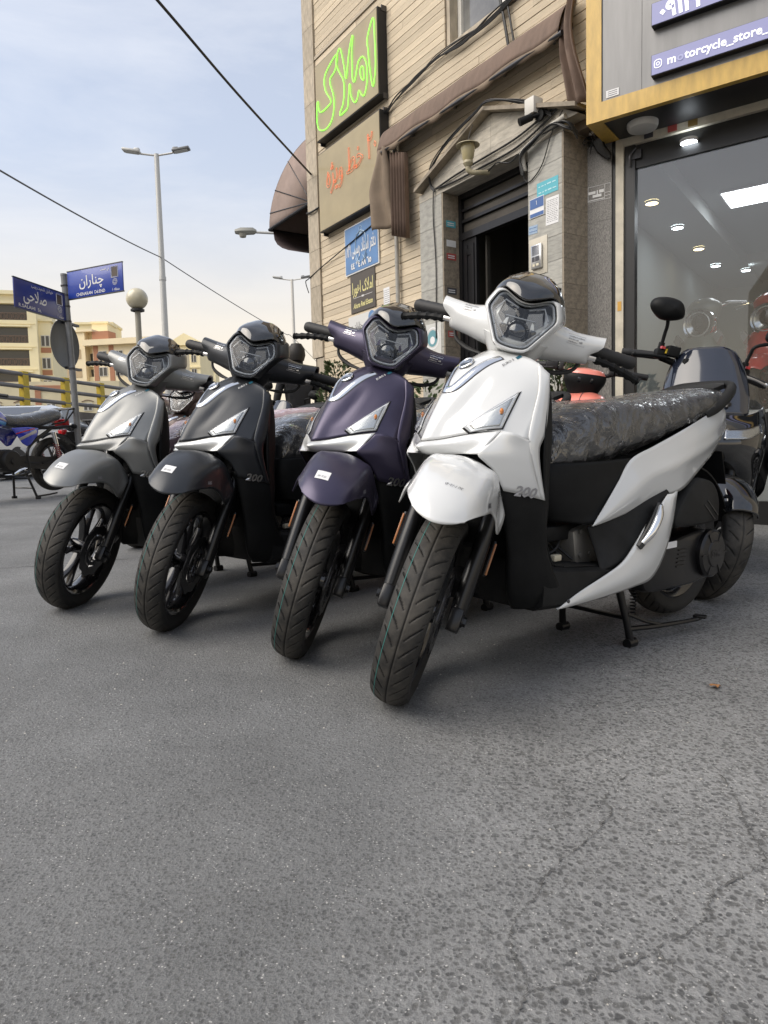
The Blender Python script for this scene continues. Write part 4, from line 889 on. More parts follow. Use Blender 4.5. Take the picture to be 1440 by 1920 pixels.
# door surround
for (x0, x1, n_, h_, m, y1) in ((-1.962, -1.578, 11, .302, M_GREYSTONE, .30), (-.40, 0, 17, .2013, M_GREYSTONE, .29)):
    for i in range(n_):
        z1 = 3.314 - i * h_; z0 = z1 - h_
        if z1 < -.1: break
        if x0 > -1: stone('pillar_block', m, house, x0, x1 - .018, .0, .20, z0 + .0015, z1 - .0015); stone('pillar_side_block', M_BROWNSTONE, house, x1 - .018, x1 + .001, .0015, y1, z0 + .001, z1 - .001)
        else: stone('pillar_block', m, house, x0, x1 - .02, .0, .20, z0 + .0015, z1 - .0015); stone('pillar_side_block', M_BROWNSTONE, house, x1 - .019, x1, .002, y1, z0 + .0015, z1 - .0015)
stone('lintel', M_PALESTONE, house, -1.962, -.98, .0, .30, 3.316, 3.39); stone('lintel', M_PALESTONE, house, -.977, 0, .0, .30, 3.316, 3.39)
ax, ez, az = -.875, 3.43, 3.80
for i in range(4):     # gable courses
    z0 = 3.393 + i * .098; z1 = z0 + .095
    def half(z): return 1.05 * max(.02, (az - max(z, ez)) / (az - ez))
    for s in (-1, 1):
        hz0, hz1 = half(z0) - .02, max(.012, half(z1) - .02)
        g = MB(); g.prism([(ax + s * .001, z0), (ax + s * hz0, z0), (ax + s * hz1, z1), (ax + s * .001, z1)], lambda u, v, d: (u, d, v), .004 + .002 * i, .2); g.obj('gable_stone', M_PALESTONE, house, False)
for s in (-1, 1):
    cpg = MB(); x1_ = ax + s * 1.07
    cpg.prism([(ax, az + .035), (x1_, ez + .015), (x1_, ez - .02), (ax, az)], lambda u, v, d: (u, d, v), -.085, .2); cpg.obj('gable_coping', M_BROWNSTONE, house, False)
# door: frame, louvred fanlight, fixed leaf, open dark stairwell behind
df = MB(); bx(df, -1.578, -1.53, .20, .27, 0, 3.314); bx(df, -.45, -.402, .20, .27, 0, 3.314); bx(df, -1.53, -.45, .20, .27, 3.26, 3.314); bx(df, -1.53, -.45, .195, .265, 2.86, 2.93); bx(df, -1.53, -.45, .205, .26, 3.03, 3.06); bx(df, -1.53, -.45, .205, .26, 3.14, 3.165)
do = df.obj('door_frame', M_STEELDOOR, house, False)
for k, z in enumerate((2.935, 3.065, 3.17)):
    s_ = MB(); bx(s_, -1.53, -.45, .235, .25, z, z + (.09 if k < 2 else .085)); s_.obj('shutter_panel', M_LOUVRE, do, False)
dl = MB(); bx(dl, -1.53, -1.33, .215, .255, .1, 2.86); bx(dl, -1.50, -1.46, .205, .215, .2, 2.80); bx(dl, -1.40, -1.36, .205, .215, .2, 2.80); bx(dl, -1.48, -1.38, .208, .215, 2.70, 2.76); dl.obj('door_leaf', M_STEELDOOR, house, False)
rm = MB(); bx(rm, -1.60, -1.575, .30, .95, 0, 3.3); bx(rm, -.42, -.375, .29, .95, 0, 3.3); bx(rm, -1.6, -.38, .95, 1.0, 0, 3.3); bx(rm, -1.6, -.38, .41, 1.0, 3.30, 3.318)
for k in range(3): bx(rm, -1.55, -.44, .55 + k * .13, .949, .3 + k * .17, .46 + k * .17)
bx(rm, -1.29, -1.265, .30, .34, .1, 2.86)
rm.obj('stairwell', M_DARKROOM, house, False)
# rainwater pipe, cables, conduit
pp = MB(); pp.tube([(-2.50, .075, 1.0), (-2.50, .075, 4.3)], .024, 14); pp.tube([(-2.50, .075, 2.30), (-2.50, .075, 2.36)], .029, 14); pp.obj('rainwater_pipe', mat('grey_pvc', (.36, .35, .32), .5, var=.25, vscale=12), house)
def cable(name, pts, r, parent=None, m=None, n=40, label=None, matrix=None, sides=6):
    b = MB(); b.tube(pts, r, sides, smooth=n); o = b.obj(name, m or M_WIRE, parent)
    if label: tag(o, label, 'cable', None)
    if matrix is not None: o.matrix_world = matrix
    return o
rnd = random.Random(8)
for k in range(8):
    j = lambda s=.03: rnd.uniform(-s, s)
    cable('wall_cable', [(-2.66, .09 + j(.01), 4.53 + j(.02)), (-2.45, .085, 4.60 + j()), (-2.1, .08, 4.64 + j(.025)), (-1.75, .075, 4.70 + j()), (-1.3, .07, 4.65 + j(.035)), (-.9, .07, 4.665 + j(.035)), (-.5, .07, 4.72 + j(.03)), (.2, .07, 4.85 + j(.05))], rnd.uniform(.004, .007), house)
for k in range(2): cable('wall_cable', [(-.70 + k * .07, .09, 4.24), (-.78 + k * .07, .08, 4.66), (-.98 + k * .09, .085, 5.4)], .014 - .004 * k, house)
for k in range(7):
    j = lambda s=.02: rnd.uniform(-s, s)
    cable('wall_cable', [(-.10, -.03, 3.47 + j()), (-.35, -.05 + j(), 3.66 + j()), (-.75, -.11, 3.83 + j(.01)), (-.95, -.11, 3.80 + j(.012)), (-1.35, -.10 + j(.01), 3.70 + j()), (-1.66, -.07 + j(.01), 3.57 + j()), (-1.735, -.03 + j(.01), 3.44 + j()), (-1.68, -.02, 3.36 + j(.015))], .0055, house)
cable('wall_cable', [(-1.70, -.02, 3.36), (-1.72, -.012, 3.1), (-1.69, -.012, 2.6), (-1.71, -.012, 1.9)], .006, house)
for k in range(2): cable('wall_cable', [(-1.66, -.02, 3.37), (-1.40, -.015, 3.40 - .05 * k), (-1.05, -.015, 3.42 - .07 * k), (-.55, -.015, 3.44 - .08 * k), (-.2, -.015, 3.50 - .06 * k), (.0, -.02, 3.52)], .009, house)
cd = MB(); cd.tube([(-.43, -.01, 3.13), (-.43, -.035, 3.24), (-.40, -.04, 3.29), (-.15, -.04, 3.36), (.05, -.03, 3.40)], .024, 12, smooth=30); cd.obj('conduit', mat('dirty_white_conduit', (.45, .43, .38), .6, var=.3, vscale=20), house)
for k in range(7): 
    j = lambda s=.02: rnd.uniform(-s, s)
    cable('wall_cable', [(-.42 + j(), -.05, 3.10 + j()), (-.42, -.07, 3.24 + j()), (-.28, -.075 + j(), 3.31 + j()), (-.08, -.06 + j(), 3.36 + j()), (.06, -.02 + j(.03), 3.33 + j(.03)), (.10, .06, 3.25 + j(.04))], .007, house)
cable('wall_cable', [(.03, -.04, 3.45), (-.10, -.03, 3.32), (-.22, -.015, 3.12), (-.36, -.01, 3.03), (-.42, -.02, 3.06), (-.42, -.03, 3.15)], .005, house)
# --- things fixed to the house
def on_house(name, label, cat, x=0, y=0, z=0): return thing(name, label, cat, HM @ Matrix.Translation((x, y, z)))
M_SIGNTAN = mat('tan_sign_face', (.37, .30, .165), .4, 0, .2, var=.12, vscale=2.5)
M_SIGNSIDE = mat('black_sign_box', (.014, .014, .015), .5, .2)
M_NEON = mat('green_neon', (.2, .9, .1), .4, emit=(.19, 1, .03), estr=1.15)
M_NEONO = mat('orange_led', (.9, .3, .15), .4, emit=(1, .20, .09), estr=.2)
def sign_box(label, x0, x1, z0, z1):
    t = on_house('signboard', label, 'sign'); b = MB(); bx(b, x0, x1, .0, .115, z0, z1); b.obj('sign_box', M_SIGNSIDE, t, False)
    f = MB(); bx(f, x0 + .012, x1 - .012, -.006, -.0005, z0 + .012, z1 - .012); f.obj('sign_face', M_SIGNTAN, t, False)
    k = MB()
    for x in (x0, x1):
        for z in (z0, z1): bx(k, x - .006, x + .006, .05, .12, z - .03, z + .03)
    k.obj('bracket', M_STEEL, t, False); return t
s1 = sign_box('tan signboard with a word in glowing green neon outline', -4.107, -2.66, 4.705, 5.628)
NEON = [[(-2.857, 5.378), (-2.728, 5.536), (-2.706, 5.293), (-2.703, 5.011), (-2.763, 4.824), (-2.814, 5.015), (-2.846, 5.253)],
 [(-3.06, 4.904), (-3.001, 4.829), (-2.948, 4.811), (-2.89, 4.905), (-2.88, 5.09), (-2.928, 5.201), (-2.979, 5.238), (-3.052, 5.221), (-3.092, 5.156), (-3.134, 5.064), (-3.172, 5.048), (-3.196, 5.137), (-3.19, 5.412), (-3.159, 5.535), (-3.182, 5.546), (-3.256, 5.406), (-3.333, 5.155), (-3.368, 5.288), (-3.417, 5.46), (-3.46, 5.551), (-3.522, 5.518), (-3.549, 5.406), (-3.468, 5.265), (-3.404, 5.171), (-3.382, 5.048), (-3.42, 4.903), (-3.493, 4.836), (-3.486, 4.799), (-3.338, 4.812), (-3.306, 4.856), (-3.28, 4.987), (-3.257, 5.061), (-3.236, 4.922), (-3.166, 4.818), (-3.101, 4.829)],
 [(-2.984, 5.136), (-2.95, 5.103), (-2.947, 4.993), (-2.966, 4.978), (-3.008, 5.028), (-3.022, 5.107)],
 [(-3.542, 5.522), (-3.827, 5.413), (-3.838, 5.24), (-3.713, 5.07), (-3.747, 5.025), (-3.982, 5.029), (-4.037, 5.183), (-4.071, 5.014), (-4.048, 4.873), (-3.975, 4.805), (-3.826, 4.779), (-3.697, 4.828), (-3.638, 4.942), (-3.64, 5.089), (-3.719, 5.297), (-3.582, 5.363)]]
for st in NEON:
    P = closed([(x, -.016, z) for x, z in st], len(st) * 6); b = MB(); b.tube(np.concatenate([P, P[:1]]), .0042, 8, False); b.obj('neon_tube', M_NEON, s1)
s2 = sign_box('tan signboard with faint orange outline lettering under the neon one', -4.10, -2.66, 3.585, 4.548)
lettering('led_lettering', '۲۰ خط ویژه', M_NEONO, s2, (-3.30, -.012, 4.20), (1, 0, .02), (0, 0, 1), .40, fa=True, outline=.0032, wid=1.15)
# blue office sign
t = on_house('office_sign', 'blue enamel office sign with white lettering and numbers', 'sign'); M_BLUESIGN = mat('blue_enamel', (.10, .22, .44), .4, 0, .2, var=.15, vscale=3)
b = MB(); bx(b, -3.66, -2.90, .098, .112, 2.945, 3.52); b.obj('panel', M_WHITEPRINT, t, False)
b = MB(); bx(b, -3.645, -2.915, .094, .0975, 2.96, 3.505); b.obj('face', M_BLUESIGN, t, False)
M_PALEBLUE = mat('pale_blue_print', (.30, .42, .55), .5)
e = MB()
for s in (-1, 1):
    e.tube([(-3.28, .0925, 3.42), (-3.28 + s * .10, .0925, 3.36), (-3.28 + s * .12, .0925, 3.2), (-3.28 + s * .07, .0925, 3.08), (-3.28 + s * .02, .0925, 3.05)], .009, 6, smooth=20)
    e.tube([(-3.28 + s * .13, .0925, 3.12), (-3.28 + s * .09, .0925, 3.07), (-3.28 + s * .04, .0925, 3.12)], .007, 6, smooth=12)
e.lathe([(.025, -.002), (.034, -.002), (.034, .002), (.025, .002), (.025, -.002)], 20, (-3.28, .0925, 3.44), 'Y'); bx(e, -3.31, -3.25, .0915, .0935, 3.36, 3.40)
e.obj('emblem', M_PALEBLUE, t)
lettering('sign_lettering', 'دفتر اسناد رسمی ۸۴۱', M_WHITEPRINT, t, (-3.28, .091, 3.23), (1, 0, .0), (0, 0, 1), .21, fa=True, wid=.67, bold=.004)
lettering('sign_lettering', '٤٤ ٣٤ ٨٨ ٦٥', M_WHITEPRINT, t, (-3.28, .091, 3.03), (1, 0, 0), (0, 0, 1), .10, wid=.46, bold=.004)
t = on_house('estate_sign', 'dark brown sign with pale yellow writing under blue office sign', 'sign')
b = MB(); bx(b, -3.565, -3.01, .106, .117, 2.475, 2.94); b.obj('panel', mat('brown_sign', (.075, .063, .052), .45), t, False)
M_YEL = mat('pale_yellow_print', (.72, .66, .30), .5)
lettering('sign_lettering', 'املاک اهورا', M_YEL, t, (-3.285, .105, 2.76), (1, 0, 0), (0, 0, 1), .19, fa=True, wid=.47, bold=.003)
lettering('sign_lettering', 'Ahura Real Estate', M_YEL, t, (-3.285, .105, 2.555), (1, 0, .02), (0, 0, 1), .085, shear=.3, wid=.44, bold=.002)
b = MB(); bx(b, -3.50, -3.07, .1045, .1055, 2.648, 2.652); bx(b, -3.31, -3.26, .1045, .1055, 2.64, 2.66); b.obj('rule', M_WHITEPRINT, t, False)
t = on_house('street_plate', 'white wall plate with black street name and blue emblem', 'sign')
b = MB(); bx(b, -3.64, -3.0, .108, .117, 2.16, 2.44); b.obj('panel', mat('white_plate', (.62, .62, .60), .45), t, False)
lettering('sign_lettering', '« چناران »', M_INK, t, (-3.40, .107, 2.30), (1, 0, 0), (0, 0, 1), .13, fa=True, wid=.34, bold=.002)
b = MB(); b.lathe([(.0, .1065), (.075, .1065)], 24, (-3.10, 0, 2.37), 'Y'); b.obj('emblem', M_BLUESIGN, t, fix=False)
def notice(label, x0, x1, z0, z1, y=-.0015, base=M_PAPER, ink=M_INK, rows=6, seed=1, name='paper_notice', tilt=0, plane='front'):
    cx, cz = (x0 + x1) / 2, (z0 + z1) / 2
    t = thing(name, label, 'notice', HM @ Matrix.Translation((cx, y, cz)) @ (Matrix.Rotation(math.pi / 2, 4, 'Z') if plane == 'side' else Matrix.Identity(4)) @ Matrix.Rotation(tilt, 4, 'Y'))
    wd, hh = x1 - x0, z1 - z0; b = MB(); bx(b, -wd / 2, wd / 2, -.001, .001, -hh / 2, hh / 2); b.obj('sheet', base, t, False)
    rr = random.Random(seed); k = MB()
    for r_ in range(rows):
        z = hh * (.42 - .84 * (r_ + .5) / rows); x = -wd * .42
        while x < wd * .40:
            l_ = wd * rr.uniform(.05, .2); bx(k, x, min(x + l_, wd * .43), -.0022, -.0012, z - hh * .08 / rows, z + hh * rr.uniform(.04, .12) / rows); x += l_ + wd * .05
    k.obj('print', ink, t, False); return t
M_CYAN = mat('cyan_sticker', (.10, .42, .50), .5); M_SBLUE = mat('blue_sticker', (.06, .13, .33), .45)
notice('torn turquoise sticker with white emblem on the grey door pillar', -.294, -.055, 2.865, 2.985, base=M_CYAN, ink=mat('pale_cyan', (.45, .68, .72), .5), rows=2, seed=4)
t = on_house('house_number', 'blue and white house number plate beside the doorway', 'sign', -.294, -.002, 2.80)
b = MB(); bx(b, -.083, .083, -.003, .0, -.085, .075); b.obj('plate', M_PAPER, t, False); b = MB(); bx(b, -.078, .078, -.005, -.0035, -.012, .07); bx(b, -.078, .078, -.005, -.0035, -.08, -.05); b.obj('field', M_SBLUE, t, False); lettering('sign_lettering', '۱', M_WHITEPRINT, t, (0, -.006, .03), (1, 0, 0), (0, 0, 1), .055)
notice('white paper notice with dense writing taped to the door pillar', -.192, -.051, 2.61, 2.83, rows=13, seed=5, tilt=.03)
notice('small blue sticker above the intercom on the door pillar', -.395, -.29, 2.585, 2.655, base=mat('faded_blue_sticker', (.30, .40, .52), .5), ink=M_SBLUE, rows=2, seed=6, tilt=.05)
notice('white printed paper on the cream stones beside the rainwater pipe', -2.85, -2.725, 2.40, 2.645, y=.1175, rows=9, seed=7)
for k, (z, m, c_) in enumerate(((3.02, M_CYAN, 'faded blue'), (2.83, M_PAPER, 'grey and white'), (2.70, mat('red_sticker', (.42, .08, .07), .5), 'red and white'), (2.36, M_INK, 'black'), (2.16, MATS['red_sticker'], 'faded red'), (1.93, MATS['red_sticker'], 'bright red'))):
    t = thing('sticker', c_ + ' small sticker on the inner face of the door jamb', 'sticker', HM @ Matrix.Translation((-1.577, .10, z)) @ Matrix.Rotation(math.pi / 2, 4, 'Z'))
    b = MB(); bx(b, -.06, .06, -.0016, .0, -.032, .032); b.obj('sheet', m, t, False); k_ = MB()
    for q in range(2): bx(k_, -.045, .04, -.0024, -.0017, .004 - q * .02, .014 - q * .02)
    k_.obj('print', M_PAPER, t, False)
t = on_house('round_emblem_poster', 'white poster with round blue green emblem low on door pillar', 'poster', -1.78, -.002, 1.90)
b = MB(); bx(b, -.145, .145, -.002, 0, -.16, .16); b.obj('sheet', mat('poster_white', (.58, .58, .55), .6), t, False); b = MB(); b.lathe([(.0, -.003), (.085, -.003)], 28, (0, 0, .01), 'Y'); b.obj('emblem', mat('teal_emblem', (.13, .30, .34), .5), t, fix=False); b = MB(); b.lathe([(.10, -.003), (.115, -.003)], 28, (0, 0, .01), 'Y'); b.lathe([(0, -.0036), (.04, -.0036)], 16, (0, 0, -.01), 'Y'); b.obj('ring', M_PAPER, t, fix=False)
# intercom
t = on_house('door_intercom', 'silver door intercom on a cream plate on door pillar', 'intercom', -.283, 0, 2.385)
b = MB(); bx(b, -.105, .105, -.006, 0, -.155, .155, .002); b.obj('plate', mat('cream_plate', (.56, .52, .43), .6, var=.12), t); b = MB(); bx(b, -.065, .055, -.028, -.0065, -.105, .095, .006); u = b.obj('panel', M_ALU, t)
b = MB()
for k in range(9): bx(b, -.05, .035, -.0305, -.0275, .08 - k * .009, .084 - k * .009)
bx(b, -.05, -.02, -.030, -.0275, -.045, -.005); bx(b, -.012, .035, -.030, -.0275, -.045, -.005); b.obj('grille', M_INK, u, False); b = MB(); bx(b, -.04, -.015, -.031, -.0275, -.085, -.065); bx(b, 0, .03, -.031, -.0275, -.085, -.065); b.obj('button', mat('cream_button', (.65, .6, .45), .5), u, False)
# wall lantern
t = on_house('wall_lantern', 'cream wall lantern with wide shade over the doorway', 'lamp', -.95, -.20, 3.36); M_LANT = mat('aged_cream_enamel', (.42, .37, .24), .5, var=.2, vscale=15)
b = MB(); b.lathe([(.0, .175), (.03, .172), (.105, .140), (.108, .134), (.05, .150)], 28); b.obj('shade', M_LANT, t); b = MB(); b.lathe([(.062, .145), (.066, .11), (.052, .03), (.040, .0)], 20); b.obj('lantern_glass', mat('amber_glass', (.42, .36, .20), .3), t)
b = MB(); b.lathe([(.042, .002), (.046, -.02), (.034, -.04), (.026, -.05)], 16); b.tube([(0, 0, -.03), (0, 0, -.075), (.02, .03, -.10), (.05, .09, -.10), (.06, .19, -.085)], [.024, .023, .022, .022, .024], 12, smooth=20); b.obj('bracket', M_LANT, t)
cable('hanging_wire', [(0, 0, .17), (-.02, .05, .28), (-.04, .1, .36)], .003, t); cable('lamp_cable', [(.06, .17, -.09), (.2, .17, -.05), (.36, .17, -.10), (.52, .16, -.06)], .006, t)
# security camera
t = on_house('security_camera', 'black security camera hung from a white box on the gable', 'camera', -.25, -.05, 3.545); b = MB(); bx(b, -.075, .03, -.06, .05, -.02, .11, .003); b.obj('junction_box', mat('white_box', (.6, .58, .53), .5), t)
b = MB(); b.tube([(-.055, -.14, -.095), (-.005, -.05, -.05)], [.032, .03], 16); b.tube([(0, -.04, -.045), (.04, .0, -.035)], .018, 10); b.lathe([(.0, 0), (.045, 0), (.045, .02), (0, .02)], 20, (.045, -.01, -.045), 'Y'); b.obj('camera_body', M_PLASTIC, t)
# awning over the door
M_CANVAS = mat('brown_canvas', (.155, .105, .078), .8, var=.2, vscale=5, bump=.15, bscale=25, stretch=(3, 1, 1))
M_CANVASL = mat('faded_canvas', (.23, .175, .125), .8, var=.22, vscale=4, bump=.12, bscale=25)
aw = on_house('door_awning', 'rolled brown canvas awning with drooping ends above the doorway', 'awning')
xs = np.linspace(-2.60, .04, 60); rows = []
for f in np.linspace(0, 1, 12):
    r_ = []
    for i, x in enumerate(xs):
        sag = .012 * math.sin(x * 9) + .008 * noise.noise(Vector((x * 3, f * 3, 1)))
        r_.append((x - .02 * f, .118 - .20 * f - .03 * math.sin(f * math.pi), 4.345 - .30 * f + .05 * math.sin(f * math.pi) + sag * f))
    rows.append(r_)
sheet('awning_cloth', np.array(rows), M_CANVAS, aw, (0, -1, 1), .004)
rows = [[(x - .02, -.085 + .02 * f, 4.043 + .012 * math.sin(x * 9) - f * (.035 + .02 * abs(math.sin(x * 13)))) for x in xs] for f in (0, .5, 1)]
sheet('valance', np.array(rows), M_CANVASL, aw, (0, -1, 0), .003)
b = MB(); b.tube([(-2.55, -.06, 4.03), (.05, -.06, 4.03)], .022, 10); b.tube([(-2.4, .10, 4.15), (0, .10, 4.15)], .03, 10)
for x in (-2.2, -1.5, -.8, -.2): b.tube([(x, .12, 4.12), (x + .12, .0, 4.05), (x, -.06, 4.03)], .016, 8)
b.obj('awning_arm', M_STEEL, aw); b = MB(); bx(b, -1.95, -1.8, -.02, .02, 4.07, 4.09); bx(b, -.42, -.34, -.02, .02, 4.07, 4.09); b.obj('bracket', mat('red_oxide', (.25, .03, .03), .6), aw, False)
rows = []
for f in np.linspace(0, 1, 18):      # flap hanging at the left end
    z = 4.06 - .82 * f; lx = -2.63 - .15 * math.sin(f * 2.4) + .02 * math.sin(f * 11); rx = -2.46 + .02 * math.sin(f * 7)
    rows.append([(lx + (rx - lx) * g, -.02 - .07 * math.sin(g * 2.6 + f * 2) - .03 * math.sin(g * 9), z - .04 * g * math.sin(f * 3)) for g in np.linspace(0, 1, 12)])
sheet('end_flap', np.array(rows), M_CANVASL, aw, (0, -1, 0), .004)
rows = [[(-2.45 + .29 * g, -.01 + .035 * math.cos(g * 2 * math.pi * 5.5), 4.0 - .88 * f - .10 * g) for g in np.linspace(0, 1, 67)] for f in np.linspace(0, 1, 6)]
sheet('gathered_curtain', np.array(rows), M_CANVAS, aw, (0, -1, 0), .003)
rows = []
for f in np.linspace(0, 1, 18):
    z = 4.33 - .85 * f; rows.append([(.01 + .06 * f + .20 * g * (.55 + .5 * f) - .03 * math.sin(f * 5), -.02 - .07 * math.sin(f * 3) - .035 * math.sin(g * 12 + f * 2) + .10 * (1 - f) * (1 - g), z - .10 * g * f - .03 * math.sin(g * 6)) for g in np.linspace(0, 1, 16)])
sheet('end_flap', np.array(rows), M_CANVAS, aw, (0, -1, 0), .004)
# dome awning on the far side of the corner
da = on_house('dome_awning', 'brown dome shaped canvas awning sticking out beyond the house corner', 'awning')
M_MAUVE = mat('mauve_canvas', (.27, .205, .175), .85, var=.15, vscale=5, bump=.1, bscale=30)
rib = []
for th in np.linspace(0, math.pi / 2, 12):
    r_ = .80; y0, y1 = .15, 2.3; rr = []
    for g in np.linspace(0, 1, 14):
        k = 1.0
        rr.append((-4.60 - 1.35 * math.sin(th) * k, y0 + (y1 - y0) * g, 4.14 + r_ * math.cos(th) * k * 1.08))
    rib.append(rr)
sheet('canopy', np.array(rib), M_MAUVE, da, (-1, 0, 1), .006)
b = MB()
nr = 12
ends = [(-4.60, .15 + .005, 4.14)] + [(-4.60 - 1.35 * math.sin(t_) * .995, .155, 4.14 + .80 * 1.08 * math.cos(t_) * .995) for t_ in np.linspace(0, math.pi / 2, nr)]
b.add(ends, [(0, i, i + 1) for i in range(1, nr)]); b.obj('end_panel', M_MAUVE, da, thick=.004)
b = MB(); b.tube([(-5.95, .15, 4.14), (-5.95, .6, 4.14), (-5.95, 2.3, 4.14)], .022, 8, smooth=16); b.tube([(-4.6, .15, 4.14), (-5.95, .15, 4.14)], .022, 8); b.tube([(-4.6, 1.2, 3.5), (-5.93, 1.2, 4.15)], .022, 8)
for t_ in (.5, .95, 1.3): b.tube([(-4.60, .150, 4.15), (-4.60 - 1.35 * math.sin(t_), .149, 4.14 + .80 * 1.08 * math.cos(t_))], .008, 6); b.obj('awning_frame', M_STEEL, da)
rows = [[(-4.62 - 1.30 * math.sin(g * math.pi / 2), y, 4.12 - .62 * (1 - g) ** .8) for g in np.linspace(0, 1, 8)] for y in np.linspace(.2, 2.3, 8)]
sheet('underside_shade', np.array(rows), mat('shaded_awning_inside', (.045, .03, .03), .9), da, (-1, 0, -1), .004)  # added dark sheet stands in for the shade inside the awning
cable('house_cable', [(-4.62, .09, 3.99), (-4.45, .07, 3.96), (-4.28, .085, 3.97)], .012, house); cable('house_cable', [(-4.66, .10, 2.95), (-4.70, .08, 3.10), (-4.62, .085, 3.13), (-4.30, .095, 3.20), (-3.7, .085, 3.29), (-2.9, .085, 3.42)], .007, house)
rnd = random.Random(2)
M_GRAF = mat('faded_spray_paint', (.62, .56, .46), .8)
# low planting against the wall
# ---------------------------------------------------------------- the shop (local x along the front to the right, y inward)
SM = Matrix(((.80902, .58779, 0, 1.7841), (-.58779, .80902, 0, 6.1392), (0, 0, 1, 0), (0, 0, 0, 1)))
def on_shop(name, label, cat, x=0, y=0, z=0): return thing(name, label, cat, SM @ Matrix.Translation((x, y, z)))
def granite():
    m = mat('grey_granite', (.2, .2, .2), .45); t = m.node_tree; n = t.nodes; l = t.links; b = n['Principled BSDF']; tcn = n.new('ShaderNodeTexCoord')
    v = n.new('ShaderNodeTexNoise'); v.inputs['Scale'].default_value = 85; v.inputs['Detail'].default_value = 3; v.inputs['Roughness'].default_value = .75; l.new(tcn.outputs['Object'], v.inputs['Vector'])
    r = n.new('ShaderNodeValToRGB'); r.color_ramp.elements[0].position = .36; r.color_ramp.elements[1].position = .62; r.color_ramp.elements[0].color = (.05, .048, .045, 1); r.color_ramp.elements[1].color = (.30, .285, .26, 1); l.new(v.outputs['Fac'], r.inputs[0]); l.new(r.outputs[0], b.inputs['Base Color']); return m
M_GRAN = granite(); M_YELLOW = mat('yellow_fascia', (.56, .36, .075), .45, 0, .2, var=.20, vscale=9, stretch=(2, 1, .5)); M_GREYPANEL = mat('grey_composite_panel', (.215, .215, .215), .4, .3, var=.12, vscale=3, stretch=(4, 1, .5))
M_CREAM = mat('cream_metal', (.60, .55, .44), .5, var=.2, vscale=8); M_DKALU = mat('dark_aluminium', (.045, .045, .045), .35, .6); M_SOFFIT = mat('black_soffit', (.012, .012, .013), .45)
M_UPPER = mat('shop_upper_wall', (.42, .38, .31), .8, var=.15, vscale=2)
shop = on_shop('shop_building', 'motorcycle shop front with yellow framed fascia and tall glass', 'building')
b = MB(); bx(b, .16, 14, .05, 9, 5.2, 9.5); bx(b, 4.2, 14, .02, 9, -1, 5.3); b.obj('upper_wall', M_UPPER, shop, False)
for k, (z0, z1) in enumerate(((-.4, 1.35), (1.352, 2.62), (2.622, 3.24))): stone('granite_slab', M_GRAN, shop, .0, .204, .0, .08, z0, z1)
b = MB(); bx(b, .205, .239, .012, .08, -.4, 3.26); b.obj('dark_strip', M_SOFFIT, shop, False); b = MB(); bx(b, .240, .304, -.012, .08, -.4, 3.262); bx(b, .304, 4.2, -.008, .08, 3.165, 3.262); b.obj('frame_trim', M_CREAM, shop, False)
b = MB(); bx(b, .305, .388, .01, .09, -.4, 3.165); bx(b, .388, 4.2, .03, .09, 2.985, 3.164); bx(b, .388, 4.2, .02, .09, .1, .3); b.obj('window_frame', M_DKALU, shop, False)
b = MB(); b.add([(.388, .05, .3), (4.2, .05, .3), (4.2, .05, 2.985), (.388, .05, 2.985)], [(0, 1, 2, 3)]); b.obj('shop_window', thin_glass('shop_glass', (.90, .93, .92), .07, .0, veil=.04, veilcol=(.5, .52, .50)), shop, False)
b = MB(); bx(b, .155, .272, -.45, -.02, 3.222, 5.2); b.obj('fascia_post', M_YELLOW, shop, False); b = MB(); bx(b, .2725, 4.3, -.452, -.40, 3.222, 3.358); b.obj('fascia_band', M_YELLOW, shop, False)
b = MB(); bx(b, .278, .568, -.44, -.05, 3.36, 5.2); b.obj('fascia_panel', M_GREYPANEL, shop, False); b = MB(); bx(b, .571, 4.3, -.44, -.05, 3.36, 5.2); b.obj('fascia_panel', M_GREYPANEL, shop, False); b = MB(); bx(b, .273, .2775, -.446, -.05, 3.36, 5.2); b.obj('fascia_seal', M_SOFFIT, shop, False)
b = MB(); bx(b, .273, 4.3, -.399, .0, 3.226, 3.24); b.obj('soffit', M_SOFFIT, shop, False)
b = MB(); bx(b, .36, .44, .0, .03, 3.05, 3.12); b.tube([(.40, -.01, 3.13), (.36, -.02, 3.08), (.35, -.01, 3.0)], .008, 6, smooth=10); b.obj('shutter_bracket', M_STEEL, shop)
# room behind the glass
M_ROOM = mat('showroom_plaster', (.46, .50, .49), .8); M_CEIL = mat('showroom_ceiling', (.56, .59, .575), .8)
b = MB(); bx(b, -.35, -.30, .10, 6.8, 0, 3.6); bx(b, -.3, .30, .10, .14, 0, 3.6); bx(b, 4.5, 4.55, .10, 6.8, 0, 3.6); bx(b, -.7, 4.5, 6.8, 6.85, 0, 3.6); ro = b.obj('showroom_wall', M_ROOM, shop, False)
b = MB(); bx(b, -.7, 4.5, .10, 6.8, -.1, .12); b.obj('showroom_floor', mat('showroom_tiles', (.3, .3, .3), .25), shop, False)
b = MB(); bx(b, .36, 4.5, .10, 6.8, 3.42, 3.5); bx(b, -.3, .36, .10, 6.8, 3.25, 3.5); bx(b, .36, 4.5, .10, .75, 3.25, 3.42); bx(b, .36, 4.5, 5.4, 6.8, 3.30, 3.42); b.obj('showroom_ceiling', M_CEIL, shop, False)
b = MB(); bx(b, .2, 3.0, .6, 3.0, .12, 1.02); pf = b.obj('display_platform', mat('platform_grey', (.3, .3, .3), .5), shop, False)
M_LAMPW = mat('cool_lamp', (.9, .9, .9), .3, emit=(.86, .93, 1), estr=7); M_LAMPY = mat('warm_lamp', (.9, .85, .7), .3, emit=(1, .78, .42), estr=4.5)
